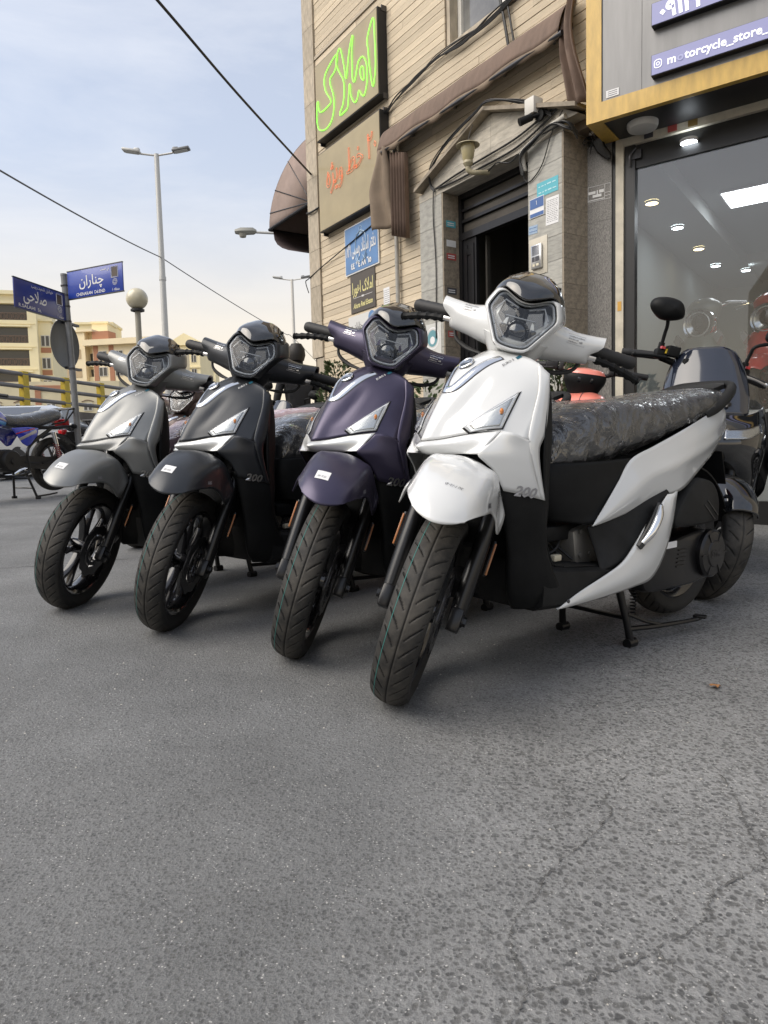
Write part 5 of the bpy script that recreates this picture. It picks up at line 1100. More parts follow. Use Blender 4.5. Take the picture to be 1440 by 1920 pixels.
for k, (x, y, z, m) in enumerate(((.80, .0, 3.09, M_LAMPW), (.05, 1.73, 3.248, M_LAMPY), (.05, 2.78, 3.248, M_LAMPW), (.04, 3.89, 3.248, M_LAMPY), (.03, 4.97, 3.248, M_LAMPW), (.32, 5.55, 3.248, M_LAMPW))):
    t = on_shop('ceiling_downlight', ('cool white round lamp on the dark beam above the shop window', 'warm round ceiling lamp closest to the shop window', 'cool white ceiling lamp between the two warm ones', 'warm round ceiling lamp deeper inside the showroom', 'cool white ceiling lamp just before the back beam', 'cool white ceiling lamp beyond all others by the back wall')[k], 'lamp', x, y, z); t['group'] = 'showroom ceiling lamps'
    b = MB(); b.lathe([(.066, .0), (.066, -.020), (.060, -.025)], 28); b.obj('ring', M_PAPER, t); b = MB(); b.lathe([(.0, -.026), (.061, -.0245)], 28); b.obj('diffuser', m, t, fix=False)
t = on_shop('ceiling_panel_light', 'rectangular light panel in the showroom ceiling', 'lamp', 1.25, 2.72, 3.415); b = MB(); bx(b, -.70, .70, -.30, .30, -.02, 0); b.obj('panel_frame', M_PAPER, t, False); b = MB(); bx(b, -.68, .68, -.28, .28, -.026, -.021); b.obj('diffuser', mat('panel_light', (.9, .9, .9), .3, emit=(.92, .95, 1), estr=3.0), t, False)
# round porch lamp under the fascia
t = on_shop('porch_lamp', 'large unlit round white ceiling lamp beneath the shop fascia', 'lamp', .508, -.20, 3.225); b = MB(); b.lathe([(.0, -.060), (.06, -.058), (.105, -.046), (.115, -.025), (.115, .0), (0, 0)], 40); b.obj('dome', mat('opal_plastic', (.55, .55, .53), .35), t)
# illuminated sign boxes
M_LBOX = mat('lavender_lightbox', (.25, .26, .46), .35, emit=(.42, .44, .85), estr=.05); M_LETW = mat('lit_white_letters', (.85, .85, .85), .4, emit=(1, 1, 1), estr=.3); M_LETD = mat('unlit_letter', (.42, .44, .70), .5)
def light_sign(label, z0, z1):
    t = on_shop('light_box', label, 'sign'); b = MB(); bx(b, .653, 4.0, -.500, -.441, z0, z1); b.obj('sign_box', M_SIGNSIDE, t, False); b = MB(); bx(b, .657, 3.99, -.505, -.5005, z0 + .005, z1 - .004); b.obj('sign_face', M_LBOX, t, False); return t
t = light_sign('lavender light box sign reading motorcycle_store in white letters', 3.402, 3.546)
lettering('sign_lettering', 'm', M_LETW, t, (.765, -.507, 3.472), (1, 0, 0), (0, 0, 1), .082, align='LEFT', bold=.0018, outline=0); v_, f_ = text2d('m', .082, 'LEFT', bold=.003); wm = max(p[0] for p in v_)
lettering('unlit_letter', 'o', M_LETD, t, (.765 + wm + .006, -.507, 3.472), (1, 0, 0), (0, 0, 1), .082, align='LEFT', bold=.0018)
v_, f_ = text2d('o', .082, 'LEFT', bold=.003); wo_ = max(p[0] for p in v_)
lettering('sign_lettering', 'torcycle_store_ho', M_LETW, t, (.765 + wm + wo_ + .012, -.507, 3.472), (1, 0, 0), (0, 0, 1), .082, align='LEFT', bold=.0018)
b = MB(); P = closed([(.682, -.507, 3.452), (.722, -.507, 3.452), (.722, -.507, 3.496), (.682, -.507, 3.496)], 40); b.tube(np.concatenate([P, P[:1]]), .003, 6, False); P = [(.702 + .011 * math.cos(a), -.507, 3.474 + .011 * math.sin(a)) for a in np.linspace(0, 6.283, 25)]; b.tube(P, .0026, 6, False); b.obj('camera_icon', M_LETW, t)
t = light_sign('lavender light box sign with white phone digits above the other sign', 3.745, 3.90)
lettering('sign_lettering', '۰۹۱۲۱', M_LETW, t, (.71, -.507, 3.815), (1, 0, 0), (0, 0, 1), .15, align='LEFT', bold=.006)
t = on_shop('maker_plate', 'small white metal plate on the grey fascia panel corner', 'plate', .355, -.442, 3.402); b = MB(); bx(b, -.048, .048, -.003, 0, -.026, .026); b.obj('plate', M_PAPER, t, False); b = MB()
for k in range(3): bx(b, -.035, .035, -.0036, -.003, .012 - k * .014, .016 - k * .014)
b.obj('print', M_INK, t, False)
t = on_shop('stencil_sticker', 'white outlined stencil sticker with numbers on granite pilaster', 'sticker', .100, -.002, 2.85); b = MB(); W2, H2 = .095, .062
for x0, x1, z0, z1 in ((-W2, W2, H2 - .003, H2), (-W2, W2, -H2, -H2 + .003), (-W2, -W2 + .003, -H2, H2), (W2 - .003, W2, -H2, H2), (.045, .048, -H2, H2), (-.09, -.03, .0, .022), (-.02, -.01, -.01, .025), (.0, .04, .0, .025), (-.055, .02, -.03, -.008), (.05, .092, -.01, -.007), (.05, .092, -.035, -.032), (-.09, .04, -.052, -.046)): bx(b, x0, x1, -.0012, -.0002, z0, z1)
b.obj('print', M_WHITEPRINT, t, False)
b = MB(); bx(b, -.016, .016, -.0012, 0, -.038, .038); o = b.obj('paper_sticker', mat('orange_sticker', (.62, .34, .06), .5), None, False); o.matrix_world = SM @ Matrix.Translation((.274, -.0135, 1.9)); tag(o, 'worn orange sticker on the cream window frame', 'sticker')
for x, m, c_ in ((.50, M_INK, 'black'), (.68, MATS['red_sticker'], 'dark red'), (.83, mat('ochre_sticker', (.22, .14, .04), .5), 'ochre')):
    b = MB(); bx(b, -.035, .035, -.0012, 0, -.032, .032); o = b.obj('shutter_sticker', m, None, False); o.matrix_world = SM @ Matrix.Translation((x, -.0095, 3.21)); tag(o, c_ + ' square sticker on the cream band above shop window', 'sticker')
t = on_shop('wall_sensor', 'small white sensor with tangled wires under the yellow post', 'sensor', .06, -.06, 3.30); b = MB(); b.tube([(0, 0, 0), (.02, -.01, .07)], .026, 12); b.obj('sensor_body', M_PAPER, t); rr = random.Random(4); b = MB()
for k in range(9): b.tube([(0, 0, 0), (rr.uniform(-.08, .08), rr.uniform(-.06, 0), rr.uniform(-.08, .03)), (rr.uniform(-.08, .10), rr.uniform(-.04, .04), rr.uniform(-.14, .0))], .003, 5, smooth=10)
b.tube([(.05, .0, -.06), (.08, .0, -.13), (.13, .0, -.19), (.14, .0, -.22)], [.045, .04, .03, .02], 8, smooth=10); b.obj('wire', M_WIRE, t)
# ---------------------------------------------------------------- street furniture
M_POLE = mat('galvanised_pole', (.20, .205, .21), .5, .4, var=.15, vscale=10); M_POLEL = mat('pale_steel_pole', (.50, .50, .48), .5, .3)
M_NAVY = mat('navy_plate', (.015, .030, .20), .35, 0, .3); M_NAVY2 = mat('royal_blue_plate', (.022, .055, .33), .35, 0, .3)
sp_ = thing('street_sign_pole', 'grey steel pole carrying street name plates and round sign', 'pole', Matrix.Translation((-3.98, 9.3, 0)))
b = MB(); b.tube([(.05, 0, .1), (-.035, 0, 3.12)], .040, 18); b.lathe([(.0, .012), (.042, .008), (.042, -.02)], 18, (-.035, 0, 3.12)); b.obj('post', M_POLE, sp_)
b = MB()
for z in (1.93, 2.53, 2.72, 2.86, 2.98): b.lathe([(.046, -.012), (.05, 0), (.046, .012)], 18, (.052 - .0288 * z + .0, 0, z))
b.obj('clamp', M_STEEL, sp_)
def plate(label, org, dirv, z0, z1, m, lines, width=.95, flip=False):
    d = Vector(dirv).normalized(); M_ = Matrix(((d.x, -d.y, 0, org[0]), (d.y, d.x, 0, org[1]), (0, 0, 1, 0), (0, 0, 0, 1)))
    t = thing('street_name_plate', label, 'street sign', M_); b = MB(); bx(b, .0, width, -.008, .008, z0, z1, .003); b.obj('plate', m, t)
    b = MB(); bx(b, -.004, width + .004, -.011, .011, z0 - .012, z0 - .0005); bx(b, -.004, width + .004, -.011, .011, z1 + .0005, z1 + .012); b.obj('edge', M_STEEL, t)
    for txt, x, z, s, fa, wd in lines: lettering('plate_lettering', txt, M_WHITEPRINT, t, (x, -.009, z), (1, 0, 0), (0, 0, 1), s, fa=fa, wid=wd, bold=s * .010)
    xr = width - .13; b = MB(); P = [(xr - .055, -.010, z1 - .16), (xr + .055, -.010, z1 - .16), (xr + .055, -.010, z1 - .03), (xr - .055, -.010, z1 - .03)]
    b.tube(P + P[:1], .005, 4, False); b.obj('frame_print', M_WHITEPRINT, t)
    b = MB(); bx(b, xr - .045, xr + .045, -.0098, -.0085, z1 - .15, z1 - .04); b.obj('photo_panel', mat('weathered_photo', (.085, .065, .05), .6), t, False)
    b = MB()
    for k in range(8):
        a = k * math.pi / 4; Q = [(xr + .028 * math.cos(a) + .012 * math.cos(q), -.0095, z1 - .215 + .028 * math.sin(a) + .012 * math.sin(q)) for q in np.linspace(0, 6.283, 9)]; b.tube(Q, .0028, 4, False)
    b.obj('emblem', M_WHITEPRINT, t); return t
plate('bright blue street plate reading CHENARAN pointing right from pole', (-3.955, 9.27), (.90, -.44, 0), 2.80, 3.135, M_NAVY2, (('چناران', .42, 2.985, .17, True, .42), ('بن بست', .66, 3.10, .06, True, .15), ('CHENARAN  Dd.END', .40, 2.835, .055, False, .50), ('منطقه ۵', .83, 2.83, .05, True, .12)))
plate('dark blue street plate reading R.SALAHI St. beside the bright plate', (-4.19, 8.34), (.19, .982, 0), 2.53, 2.865, M_NAVY, (('صلاحی', .36, 2.70, .19, True, .42), ('خیابان شهید رجب', .50, 2.83, .06, True, .40), ('R.SALAHI  St.', .26, 2.565, .055, False, .40), ('منطقه ۵', .83, 2.56, .05, True, .12)))
rd = thing('round_traffic_sign', 'grey back of a round traffic sign clamped to the pole', 'road sign', Matrix.Translation((-4.09, 9.37, 2.255)) @ Matrix.Rotation(R(-9), 4, 'Z'))
b = MB(); b.lathe([(0, .0), (.29, .0), (.31, .012), (.315, .012), (.315, .006), (.30, -.004), (0, -.004)], 48, axis='X'); b.obj('disc', mat('grey_sign_back', (.11, .115, .115), .5, .3, var=.12, vscale=5), rd)
b = MB(); bx(b, .0, .05, -.03, .28, .26, .29); bx(b, .0, .05, -.03, .28, -.32, -.29); b.obj('strap', M_STEEL, rd, False)
def street_light(label, x, y, z1, arm, m, s=1):
    t = thing('street_light', label, 'street light', Matrix.Translation((x, y, 0)), 'tall double arm street lights')
    b = MB(); b.tube([(0, 0, 0), (0, 0, z1 * .5), (0, 0, z1)], [.13, .11, .085], 14); b.lathe([(.125, 0), (.125, .12)], 14, (0, 0, z1 * .62)); b.obj('pole', m, t)
    for sg in (-1, 1):
        a = MB(); a.tube([(0, 0, z1 - .05), (sg * arm * .55, 0, z1 + .02), (sg * arm * .75, 0, z1 + .08)], .035, 8); a.obj('arm', m, t)
        h = MB(); h.box((sg * arm * .92, 0, z1 + .13), (.62, .30, .09), Matrix.Rotation(-sg * .16, 3, 'Y'), .03); h.box((sg * arm * .72, 0, z1 + .15), (.2, .16, .14), None, .03); ho_ = h.obj('lamp_head', M_POLEL if sg < 0 else M_POLE, t)
        g = MB(); g.box((sg * arm * .93, 0, z1 + .075), (.46, .22, .012), Matrix.Rotation(-sg * .16, 3, 'Y')); g.obj('lamp_glass', mat('lamp_lens', (.5, .5, .47), .3), ho_)
    return t
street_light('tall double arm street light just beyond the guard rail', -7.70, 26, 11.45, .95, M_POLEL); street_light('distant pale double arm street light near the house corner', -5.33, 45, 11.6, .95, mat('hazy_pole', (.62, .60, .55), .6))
t = thing('globe_lamp', 'garden lamp post with a cream glass globe', 'lamp', Matrix.Translation((-4.66, 14, 0))); b = MB(); b.tube([(0, 0, .2), (0, 0, 3.6)], [.06, .055], 14); b.obj('post', mat('beige_post', (.32, .30, .24), .6), t); b = MB(); b.lathe([(.08, 0), (.13, .015), (.13, .05), (.1, .06)], 20, (0, 0, 3.58)); b.obj('collar', M_SOFFIT, t); b = MB(); b.lathe([(.205 * math.sin(a), -.205 * math.cos(a)) for a in np.linspace(.3, math.pi, 18)], 32, (0, 0, 3.83)); b.obj('globe', mat('cream_globe', (.55, .50, .36), .3, 0, .4, var=.12, vscale=4), t)
t = thing('arm_street_light', 'grey cobra head street light reaching out behind the house', 'street light', Matrix.Translation((-1.2, 24, 0))); b = MB(); b.tube([(.6, 0, 0), (.6, 0, 7.4), (.3, 0, 7.85), (-2.8, 0, 8.08)], [.11, .09, .05, .04], 10); b.obj('pole', M_POLEL, t); b = MB(); b.loft([[(x, yy * w_, 8.10 + zz * h_) for yy, zz in ((-1, 0), (-.7, .8), (.7, .8), (1, 0), (.6, -.6), (-.6, -.6))] for x, w_, h_ in ((-2.75, .06, .06), (-2.85, .13, .13), (-3.25, .15, .14), (-3.45, .10, .08))]); h_ = b.obj('lamp_head', mat('grey_lamp_head', (.28, .28, .25), .5), t); b = MB(); b.lathe([(.13, .0), (.10, -.10), (.0, -.13)], 16, (-3.2, 0, 8.03)); b.obj('lamp_bowl', mat('lamp_bowl', (.3, .29, .25), .3), h_)
# overhead cables
cable('overhead_cable', [(-2.35, 3.2, 4.4), (-1.71, 6.0, 4.41), (-1.35, 7.6, 4.41), (-.80, 10.0, 4.47), (-.5, 11.3, 4.5)], .013, None, M_WIRE, 40, 'thick black cable slanting down to the house corner')
def sag(a, b_, s, n=12): return [tuple(Vector(a).lerp(Vector(b_), f) - Vector((0, 0, s * 4 * f * (1 - f)))) for f in np.linspace(0, 1, n)]
cable('overhead_cable', sag((-7.0, 10, 5.9), (-7.70, 26, 7.89), .12) , .018, None, mat('grey_cable', (.10, .10, .10), .6), 40, 'thin grey cable running up to the tall street light'); cable('overhead_cable', sag((-7.70, 26, 7.89), (-5.33, 45, 8.0), .1) + [(-4.8, 60, 7.95)], .018, None, MATS['grey_cable'], 40, 'thin grey cable strung between the two double arm lights')
# ramp wall with guard rail
fd = Vector((.21, .978, 0)).normalized(); FM = Matrix(((fd.x, -fd.y, 0, -8.69), (fd.y, fd.x, 0, 17.5), (0, 0, 1, 0), (0, 0, 0, 1)))
t = thing('retaining_wall', 'low brown grey ramp wall below the guard rail', 'wall', FM); b = MB(); bx(b, -8, 50, -.12, 3.0, -.5, 2.06); b.obj('wall_body', mat('ramp_concrete', (.14, .125, .11), .85, var=.3, vscale=3), t, False)
t = thing('guard_rail', 'guard rail of three grey pipes on yellow posts', 'railing', FM); M_YPOST = mat('yellow_post_paint', (.50, .36, .015), .5, var=.2, vscale=8)
for z in (2.87, 2.57, 2.27):
    b = MB(); b.tube([(-8, -.02, z), (50, -.02, z)], .052, 12)
    b.obj('rail', mat('grey_rail', (.17, .165, .165), .6, .2, var=.15, vscale=5), t)
for k in range(-3, 16):
    b = MB(); b.loft([[(k * 1.57 + x * w_, y * .068, z) for x, y in ((-1, -1), (-1, 1), (-.3, 1), (-.3, .2), (.3, .2), (.3, 1), (1, 1), (1, -1))] for z, w_ in ((2.05, .105), (2.94, .095))]); b.obj('post', M_YPOST, t, False)
rnd = random.Random(9); b = MB()
for k in range(46):
    x0 = 3.0 + rnd.uniform(0, 5); y0 = -.35 + rnd.uniform(-.15, .15); h0 = rnd.uniform(.3, .75); p = (x0, y0, 1.8)
    b.tube([p, (x0 + rnd.uniform(-.1, .1), y0, 1.8 + h0 * .5), (x0 + rnd.uniform(-.25, .25), y0 + rnd.uniform(-.1, .1), 1.8 + h0)], [.008, .006, .003], 4)
o = b.obj('dry_twigs', mat('dry_twig', (.09, .06, .04), .9)); o.matrix_world = FM; tag(o, 'bare brown twigs sprouting along the ramp wall', 'shrub')
# ---------------------------------------------------------------- buildings beyond
M_B1 = mat('sunlit_cream_render', (.90, .80, .52), .8, var=.05, vscale=.3); M_B2 = mat('sunlit_tan_render', (.86, .73, .49), .8, var=.08, vscale=.2); M_B3 = mat('sunlit_yellow_render', (.90, .79, .50), .8, var=.05, vscale=.3); M_BRICKR = mat('terracotta_panel', (.42, .20, .115), .8); M_WINF = mat('white_sash', (.66, .64, .58), .5); M_WING = mat('far_window_glass', (.085, .08, .07), .15); M_IRON = mat('balcony_iron', (.20, .13, .09), .7)  # cream and yellow walls, their colour also lightened and warmed for sunlight
def far_building(name, label, x, y, yaw, m): return thing(name, label, 'building', Matrix.Translation((x, y, 0)) @ Matrix.Rotation(yaw, 4, 'Z'), 'apartment buildings across the road')
def far_window(t, x, z, w_, h_, y=0, frame=M_WINF, mull=2):
    f = MB(); bx(f, x - w_ / 2, x + w_ / 2, y - .10, y - .0005, z, z + h_); fo = f.obj('window', frame, t, False); g = MB(); k = w_ / mull
    for i in range(mull): bx(g, x - w_ / 2 + i * k + .09, x - w_ / 2 + (i + 1) * k - .09, y - .13, y - .101, z + .1, z + h_ - .1)
    g.obj('pane', M_WING, fo, False)
# B1: balconied block at the left
t = far_building('apartment_block', 'cream apartment block with recessed dark balconies in a column', -47.3, 100, R(14), M_B1)
b = MB(); bx(b, -18, -6.2, .8, 14, 0, 23.6); bx(b, -1.2, -.05, 0, 14, 0, 23.6); bx(b, -6.2, -1.2, 2.0, 14, 0, 23.6); bx(b, -18, -6.2, 0, .8, 0, 23.6); bx(b, -.05, 1.5, 1.2, 12, 0, 20.3)
for k in range(7): bx(b, -6.2, -1.2, 0, 2.0, 1.62 + k * 3.1 - .90, 1.62 + k * 3.1)
bx(b, -6.2, -1.2, 0, 2, 22.4, 23.6)
b.obj('wall', M_B1, t, False)
for k in range(7):
    z = 1.63 + k * 3.1
    r_ = MB(); bx(r_, -6.15, -1.25, .05, .10, z + .95, z + 1.0)
    for q in range(26): bx(r_, -6.1 + q * .19, -6.06 + q * .19, .06, .09, z, z + .95)
    for q in range(6):
        P = [(-5.8 + q * .8 + .3 * math.cos(a), .03, z + .5 + .4 * math.sin(a)) for a in np.linspace(0, 6.283, 13)]; r_.tube(P, .025, 4, False)
    r_.obj('balcony_railing', M_IRON, t, False); g = MB(); bx(g, -6.19, -1.21, .55, .60, z, z + 2.15); g.obj('balcony_glazing', M_WING, t, False)
    m_ = MB(); bx(m_, -6.6, -.8, -.18, -.001, z + 2.2, z + 2.42); bx(m_, -6.9, -.3, -.10, -.001, z - .55, z - .42); m_.obj('moulding', M_B1, t, False)
    if k < 6: far_window(t, .72, z - .3, 1.15, 1.55, 1.199); q = MB(); bx(q, .1, 1.4, 1.14, 1.1985, z - 1.15, z - .45); q.obj('spandrel', M_BRICKR, t, False)
b = MB(); bx(b, -18.4, .3, -.5, 2, 23.6, 24.1); bx(b, -.05, 1.8, .9, 3, 20.3, 20.6); b.obj('cornice', M_B1, t, False)
# B2: block with terracotta pilasters
t = far_building('apartment_block', 'tan apartment block with terracotta pilasters and rooftop brick box', -57.2, 140, R(-9), M_B2)
b = MB(); bx(b, -8.5, 0, 0, 12, 0, 25.6); bx(b, 0, 1.6, 1.6, 12, 0, 25.6); bx(b, 1.6, 16, 0, 12, 0, 22.8); b.obj('wall', M_B2, t, False)
b = MB(); bx(b, -8.6, 1.8, -.3, 4, 25.6, 26.0); bx(b, 0, 16.2, -1.0, 2, 22.8, 23.9); b.obj('cornice', M_B2, t, False); b = MB(); bx(b, 1.5, 4.9, .2, 3, 23.9, 25.6); b.obj('roof_box', M_BRICKR, t, False)
for x in (1.75, 5.0):
    b = MB(); bx(b, x, x + .95, -.12, -.001, 4, 22.8); b.obj('pilaster', M_BRICKR, t, False)
for fl in range(6):
    z = 20.0 - fl * 3.05
    for x in (3.6, 7.0, 10.2): far_window(t, x, z, 1.7, 1.75, 0)
    o_ = MB(); bx(o_, .05, 1.55, .9, 1.0, z - 1.0, z + .1); o_.obj('balcony_panel', M_B1, t, False); g = MB(); bx(g, .1, 1.5, 1.56, 1.598, z + .1, z + 1.6); g.obj('balcony_glazing', M_WING, t, False)
for i in range(3):
    for fl in range(5): bb_ = MB(); bx(bb_, -7.5 + i * 2.6, -6.1 + i * 2.6, -.06, -.001, 20.5 - fl * 3.6, 22.3 - fl * 3.6); bb_.obj('faded_panel', mat('blind_panel', (.50, .38, .23), .8), t, False)
b = MB(); bx(b, 6, 10.5, -.4, -.05, 8.4, 10.6); b.obj('shop_board', M_WINF, t, False)
t = far_building('apartment_block', 'pale yellow penthouse block rising behind the tan block', -64.5, 165, R(6), M_B1); b = MB(); bx(b, -4.5, 3.5, 0, 8, 0, 31.6); bx(b, -4.8, 3.8, -.4, 8, 31.6, 32.1); b.obj('wall', M_B3, t, False)
for x in (-2.5, 0): far_window(t, x, 28.6, 1.2, 1.2)
# low brick and cream row
t = far_building('low_house_row', 'low cream row with terracotta frames below the far blocks', -46.0, 92, R(8), M_B1); b = MB(); bx(b, -12, 12, 0, 6, 0, 11.0); b.obj('wall', mat('pale_row_render', (.68, .60, .40), .8, var=.12, vscale=.4), t, False)
for x in (1.6, 4.8): b = MB(); bx(b, x, x + .7, -.1, -.001, 2, 9.8); b.obj('pilaster', M_BRICKR, t, False)
b = MB(); bx(b, 1.6, 5.5, -.12, -.0015, 9.8, 10.5); b.obj('lintel_band', M_BRICKR, t, False)
for x in (-9, -6, -3.2, -.3, 3.5, 8):
    far_window(t, x, 7.2, 1.1, 1.0)
    a_ = MB(); a_.tube([(x - .75 + 1.5 * f, -.08, 8.35 + .22 * math.sin(f * math.pi)) for f in np.linspace(0, 1, 9)], .06, 6); a_.obj('window_arch', M_IRON, t)
t = far_building('apartment_block', 'yellow block with a gabled cornice beyond the silver scooter', -46.3, 170, R(-4), M_B3); b = MB(); bx(b, -6, 3.9, 0, 10, 0, 27.2); bx(b, -10, -6, 1, 10, 0, 27.8); b.prism([(-6.4, 27.2), (4.3, 27.2), (4.3, 27.8), (.4, 30.0), (-3.5, 27.8), (-6.4, 27.8)], lambda u, v, d: (u, d, v), -.5, 6); b.obj('wall', M_B3, t, False)
for fl in range(6):
    for x in (-3.6, -.6, 2.4): far_window(t, x, 23.2 - fl * 3.2, 1.2, 1.7)
    b = MB(); bx(b, -6.2, 4.1, -.25, -.001, 21.9 - fl * 3.2, 22.2 - fl * 3.2); b.obj('moulding', M_B3, t, False)
for (x, y, w_, h_, lb) in ((-48.2, 200, 4.6, 24.6, 'small stepped yellow building far down the road'), (-43.5, 215, 6, 23.2, 'flat roofed ochre building at the end of the row'), (-58.0, 150, 3.2, 29, 'narrow white block wedged behind the tan apartments')):
    t = far_building('apartment_block', lb, x, y, R(3), M_B3); b = MB(); bx(b, -w_ / 2, w_ / 2, 0, 6, 0, h_); bx(b, -w_ / 2 - .2, w_ / 2 + .2, -.2, 6, h_, h_ + .4); b.obj('wall', M_B2 if w_ > 5 else M_B3, t, False)
    for q in range(3): far_window(t, -w_ / 4 + (q % 2) * w_ / 2, h_ - 3 - (q // 2) * 3.2, 1, 1.3)
# the far side of the street behind the viewer (seen in the shop glass and the lamps)
M_OPP = mat('opposite_stone', (.52, .42, .29), .8, var=.1, vscale=.6)
for k, (x, y, w_, h_, yaw, lb) in enumerate(((-27, -12, 14, 9.5, R(62), 'beige stone house facing the shop across the street'), (-30, 6, 13, 8, R(88), 'lower stone house further along the street opposite'), (-17, -27, 16, 10, R(38), 'wide stone house opposite at the street bend'))):
    t = thing('opposite_house', lb, 'building', Matrix.Translation((x, y, 0)) @ Matrix.Rotation(yaw, 4, 'Z')); b = MB(); bx(b, -w_ / 2, w_ / 2, 0, 8, -2, h_); bx(b, -w_ / 2 - .2, w_ / 2 + .2, -.3, 1, h_, h_ + .5); b.obj('wall', M_OPP, t, False)
    for fl in range(int(h_ // 3.1)):
        for i in range(int(w_ // 2.2)): far_window(t, -w_ / 2 + 1.4 + i * 2.2, 1.0 + fl * 3.1, .95, 1.7, 0, mat('dark_sash', (.12, .09, .06), .6))
# ---------------------------------------------------------------- planting by the house
def shrub(label, x, y, h_, r_, seed, nleaf=1500, lw=.05):
    t = thing('shrub', label, 'shrub', on_street(x, y)); rr = random.Random(seed); b = MB()
    b.tube([(0, 0, 0), (.02, 0, h_ * .6)], [.03, .015], 6)
    for k in range(12): a = rr.random() * 6.28; b.tube([(0, 0, h_ * .2), (r_ * .6 * math.cos(a), r_ * .6 * math.sin(a), h_ * rr.uniform(.5, .9))], .008, 4)
    b.obj('trunk', mat('shrub_bark', (.08, .06, .04), .9), t); Vt, F = [], []
    for k in range(nleaf):
        z = h_ * (.18 + .82 * rr.random() ** .8); q = r_ * (1.05 - .75 * (z / h_) ** 1.6) * (.55 + .5 * rr.random()) * (1 + .25 * noise.noise(Vector((z * 4, k % 7, seed)))); a = rr.random() * 6.28
        p = Vector((q * math.cos(a), q * math.sin(a), z)); d = Vector((math.cos(a), math.sin(a), rr.uniform(.2, 1.4))).normalized(); s_ = d.cross(Vector((rr.uniform(-1, 1), rr.uniform(-1, 1), rr.uniform(-1, 1)))).normalized(); l_ = lw * rr.uniform(.7, 1.4)
        i = len(Vt); Vt += [p, p + d * l_ * .5 + s_ * l_ * .22, p + d * l_, p + d * l_ * .5 - s_ * l_ * .22]; F.append((i, i + 1, i + 2, i + 3))
    new('crown', Vt, F, mat('evergreen_leaf', (.055, .085, .025), .6, var=.35, vscale=12), t, False)
shrub('clipped green shrub against the cream wall behind purple scooter', -.50, 8.0, 1.52, .34, 3); shrub('dense green shrub beside the doorway behind white scooter', 1.30, 5.30, 1.27, .30, 4); shrub('thin leafy plant in front of grey door pillar', .42, 6.6, 1.18, .28, 5, 260, .07)
# ---------------------------------------------------------------- white car (x forward, z up)
M_CARW = mat('car_white', (.62, .64, .66), .25, 0, 1); M_CARG = mat('car_glass', (.02, .025, .03), .04, 0, 1, spec=.8)
car = thing('parked_car', 'white saloon car parked below the guard rail', 'car', on_street(-7.35, 14.3, math.atan2(-1, -.07)))
def car_sec(x, hw, zb, zt, tum=.0): return [(x, -hw, zb), (x, -hw - .03, (zb + zt) / 2), (x, -hw + tum, zt - .06), (x, -hw + .12 + tum, zt), (x, hw - .12 - tum, zt), (x, hw - tum, zt - .06), (x, hw + .03, (zb + zt) / 2), (x, hw, zb)]
b = MB(); b.loft(crs(np.array([car_sec(2.15, .70, .35, .62), car_sec(2.0, .78, .22, .80), car_sec(1.2, .82, .2, .90), car_sec(.7, .83, .2, .95), car_sec(-1.0, .83, .2, .95), car_sec(-1.7, .81, .2, .96), car_sec(-2.1, .76, .25, .92), car_sec(-2.2, .70, .4, .8)]), 30)); b.obj('body', M_CARW, car, True, 30)
b = MB(); b.loft(np.array([car_sec(.72, .80, .93, .955), car_sec(-.02, .72, .93, 1.36, .10), car_sec(-.5, .71, .93, 1.41, .10), car_sec(-1.0, .70, .93, 1.38, .10), car_sec(-1.75, .72, .93, .97)])); cb = b.obj('cabin', M_CARW, car, True, 25)
def cpan(nm, pts, m): return new(nm, pts, [tuple(range(len(pts)))], m, cb, False)
cpan('windscreen', [(.70, -.68, .972), (.70, .68, .972), (.045, .60, 1.352), (.045, -.60, 1.352)], M_CARG); cpan('rear_window', [(-1.70, .58, .99), (-1.70, -.58, .99), (-1.08, -.58, 1.365), (-1.08, .58, 1.365)], M_CARG)
for s in (-1, 1):
    cpan('side_window', [(.50, s * .815, .97), (.02, s * .738, 1.30), (-.36, s * .726, 1.345), (-.36, s * .838, .97)], M_CARG); cpan('side_window', [(-.44, s * .838, .97), (-.44, s * .726, 1.345), (-.96, s * .716, 1.315), (-1.12, s * .79, 1.12), (-1.12, s * .828, .97)], M_CARG)
    for x in (1.35, -1.35):
        wb_ = MB(); wb_.lathe([(.0, .09), (.20, .09), (.29, .085), (.30, .0), (.29, -.09), (0, -.09)], 24, (x, s * .76, .30), 'Y'); wb_.obj('wheel', M_RUBBER, car)
    hl_ = MB(); hl_.box((2.06, s * .55, .64), (.16, .34, .16), None, .04); hl_.obj('headlight', M_LENS, car)
# ---------------------------------------------------------------- person in dark clothes by the bikes
pv = [(0, 0, .95), (0, 0, 1.15), (0, 0, 1.38), (0, .01, 1.50), (0, .03, 1.60), (0, .05, 1.70), (.10, 0, .92), (.11, .01, .50), (.11, -.03, .08), (.11, .10, .04), (-.10, 0, .92), (-.11, .01, .50), (-.11, -.03, .08), (-.11, .10, .04), (.19, 0, 1.42), (.26, .02, 1.15), (.24, .16, .95), (-.19, 0, 1.42), (-.26, .02, 1.15), (-.24, .16, .95)]
pe = [(0, 1), (1, 2), (2, 3), (3, 4), (4, 5), (0, 6), (6, 7), (7, 8), (8, 9), (0, 10), (10, 11), (11, 12), (12, 13), (2, 14), (14, 15), (15, 16), (2, 17), (17, 18), (18, 19)]
prd = [.16, .15, .17, .065, .095, .08, .10, .07, .05, .04, .10, .07, .05, .04, .075, .06, .04, .075, .06, .04]
me = bpy.data.meshes.new('person_body'); me.from_pydata(pv, pe, []); person = bpy.data.objects.new('person', me); link(person); person.matrix_world = on_street(-1.02, 8.7, R(20)); tag(person, 'person in black jacket standing behind the parked bikes', 'person')
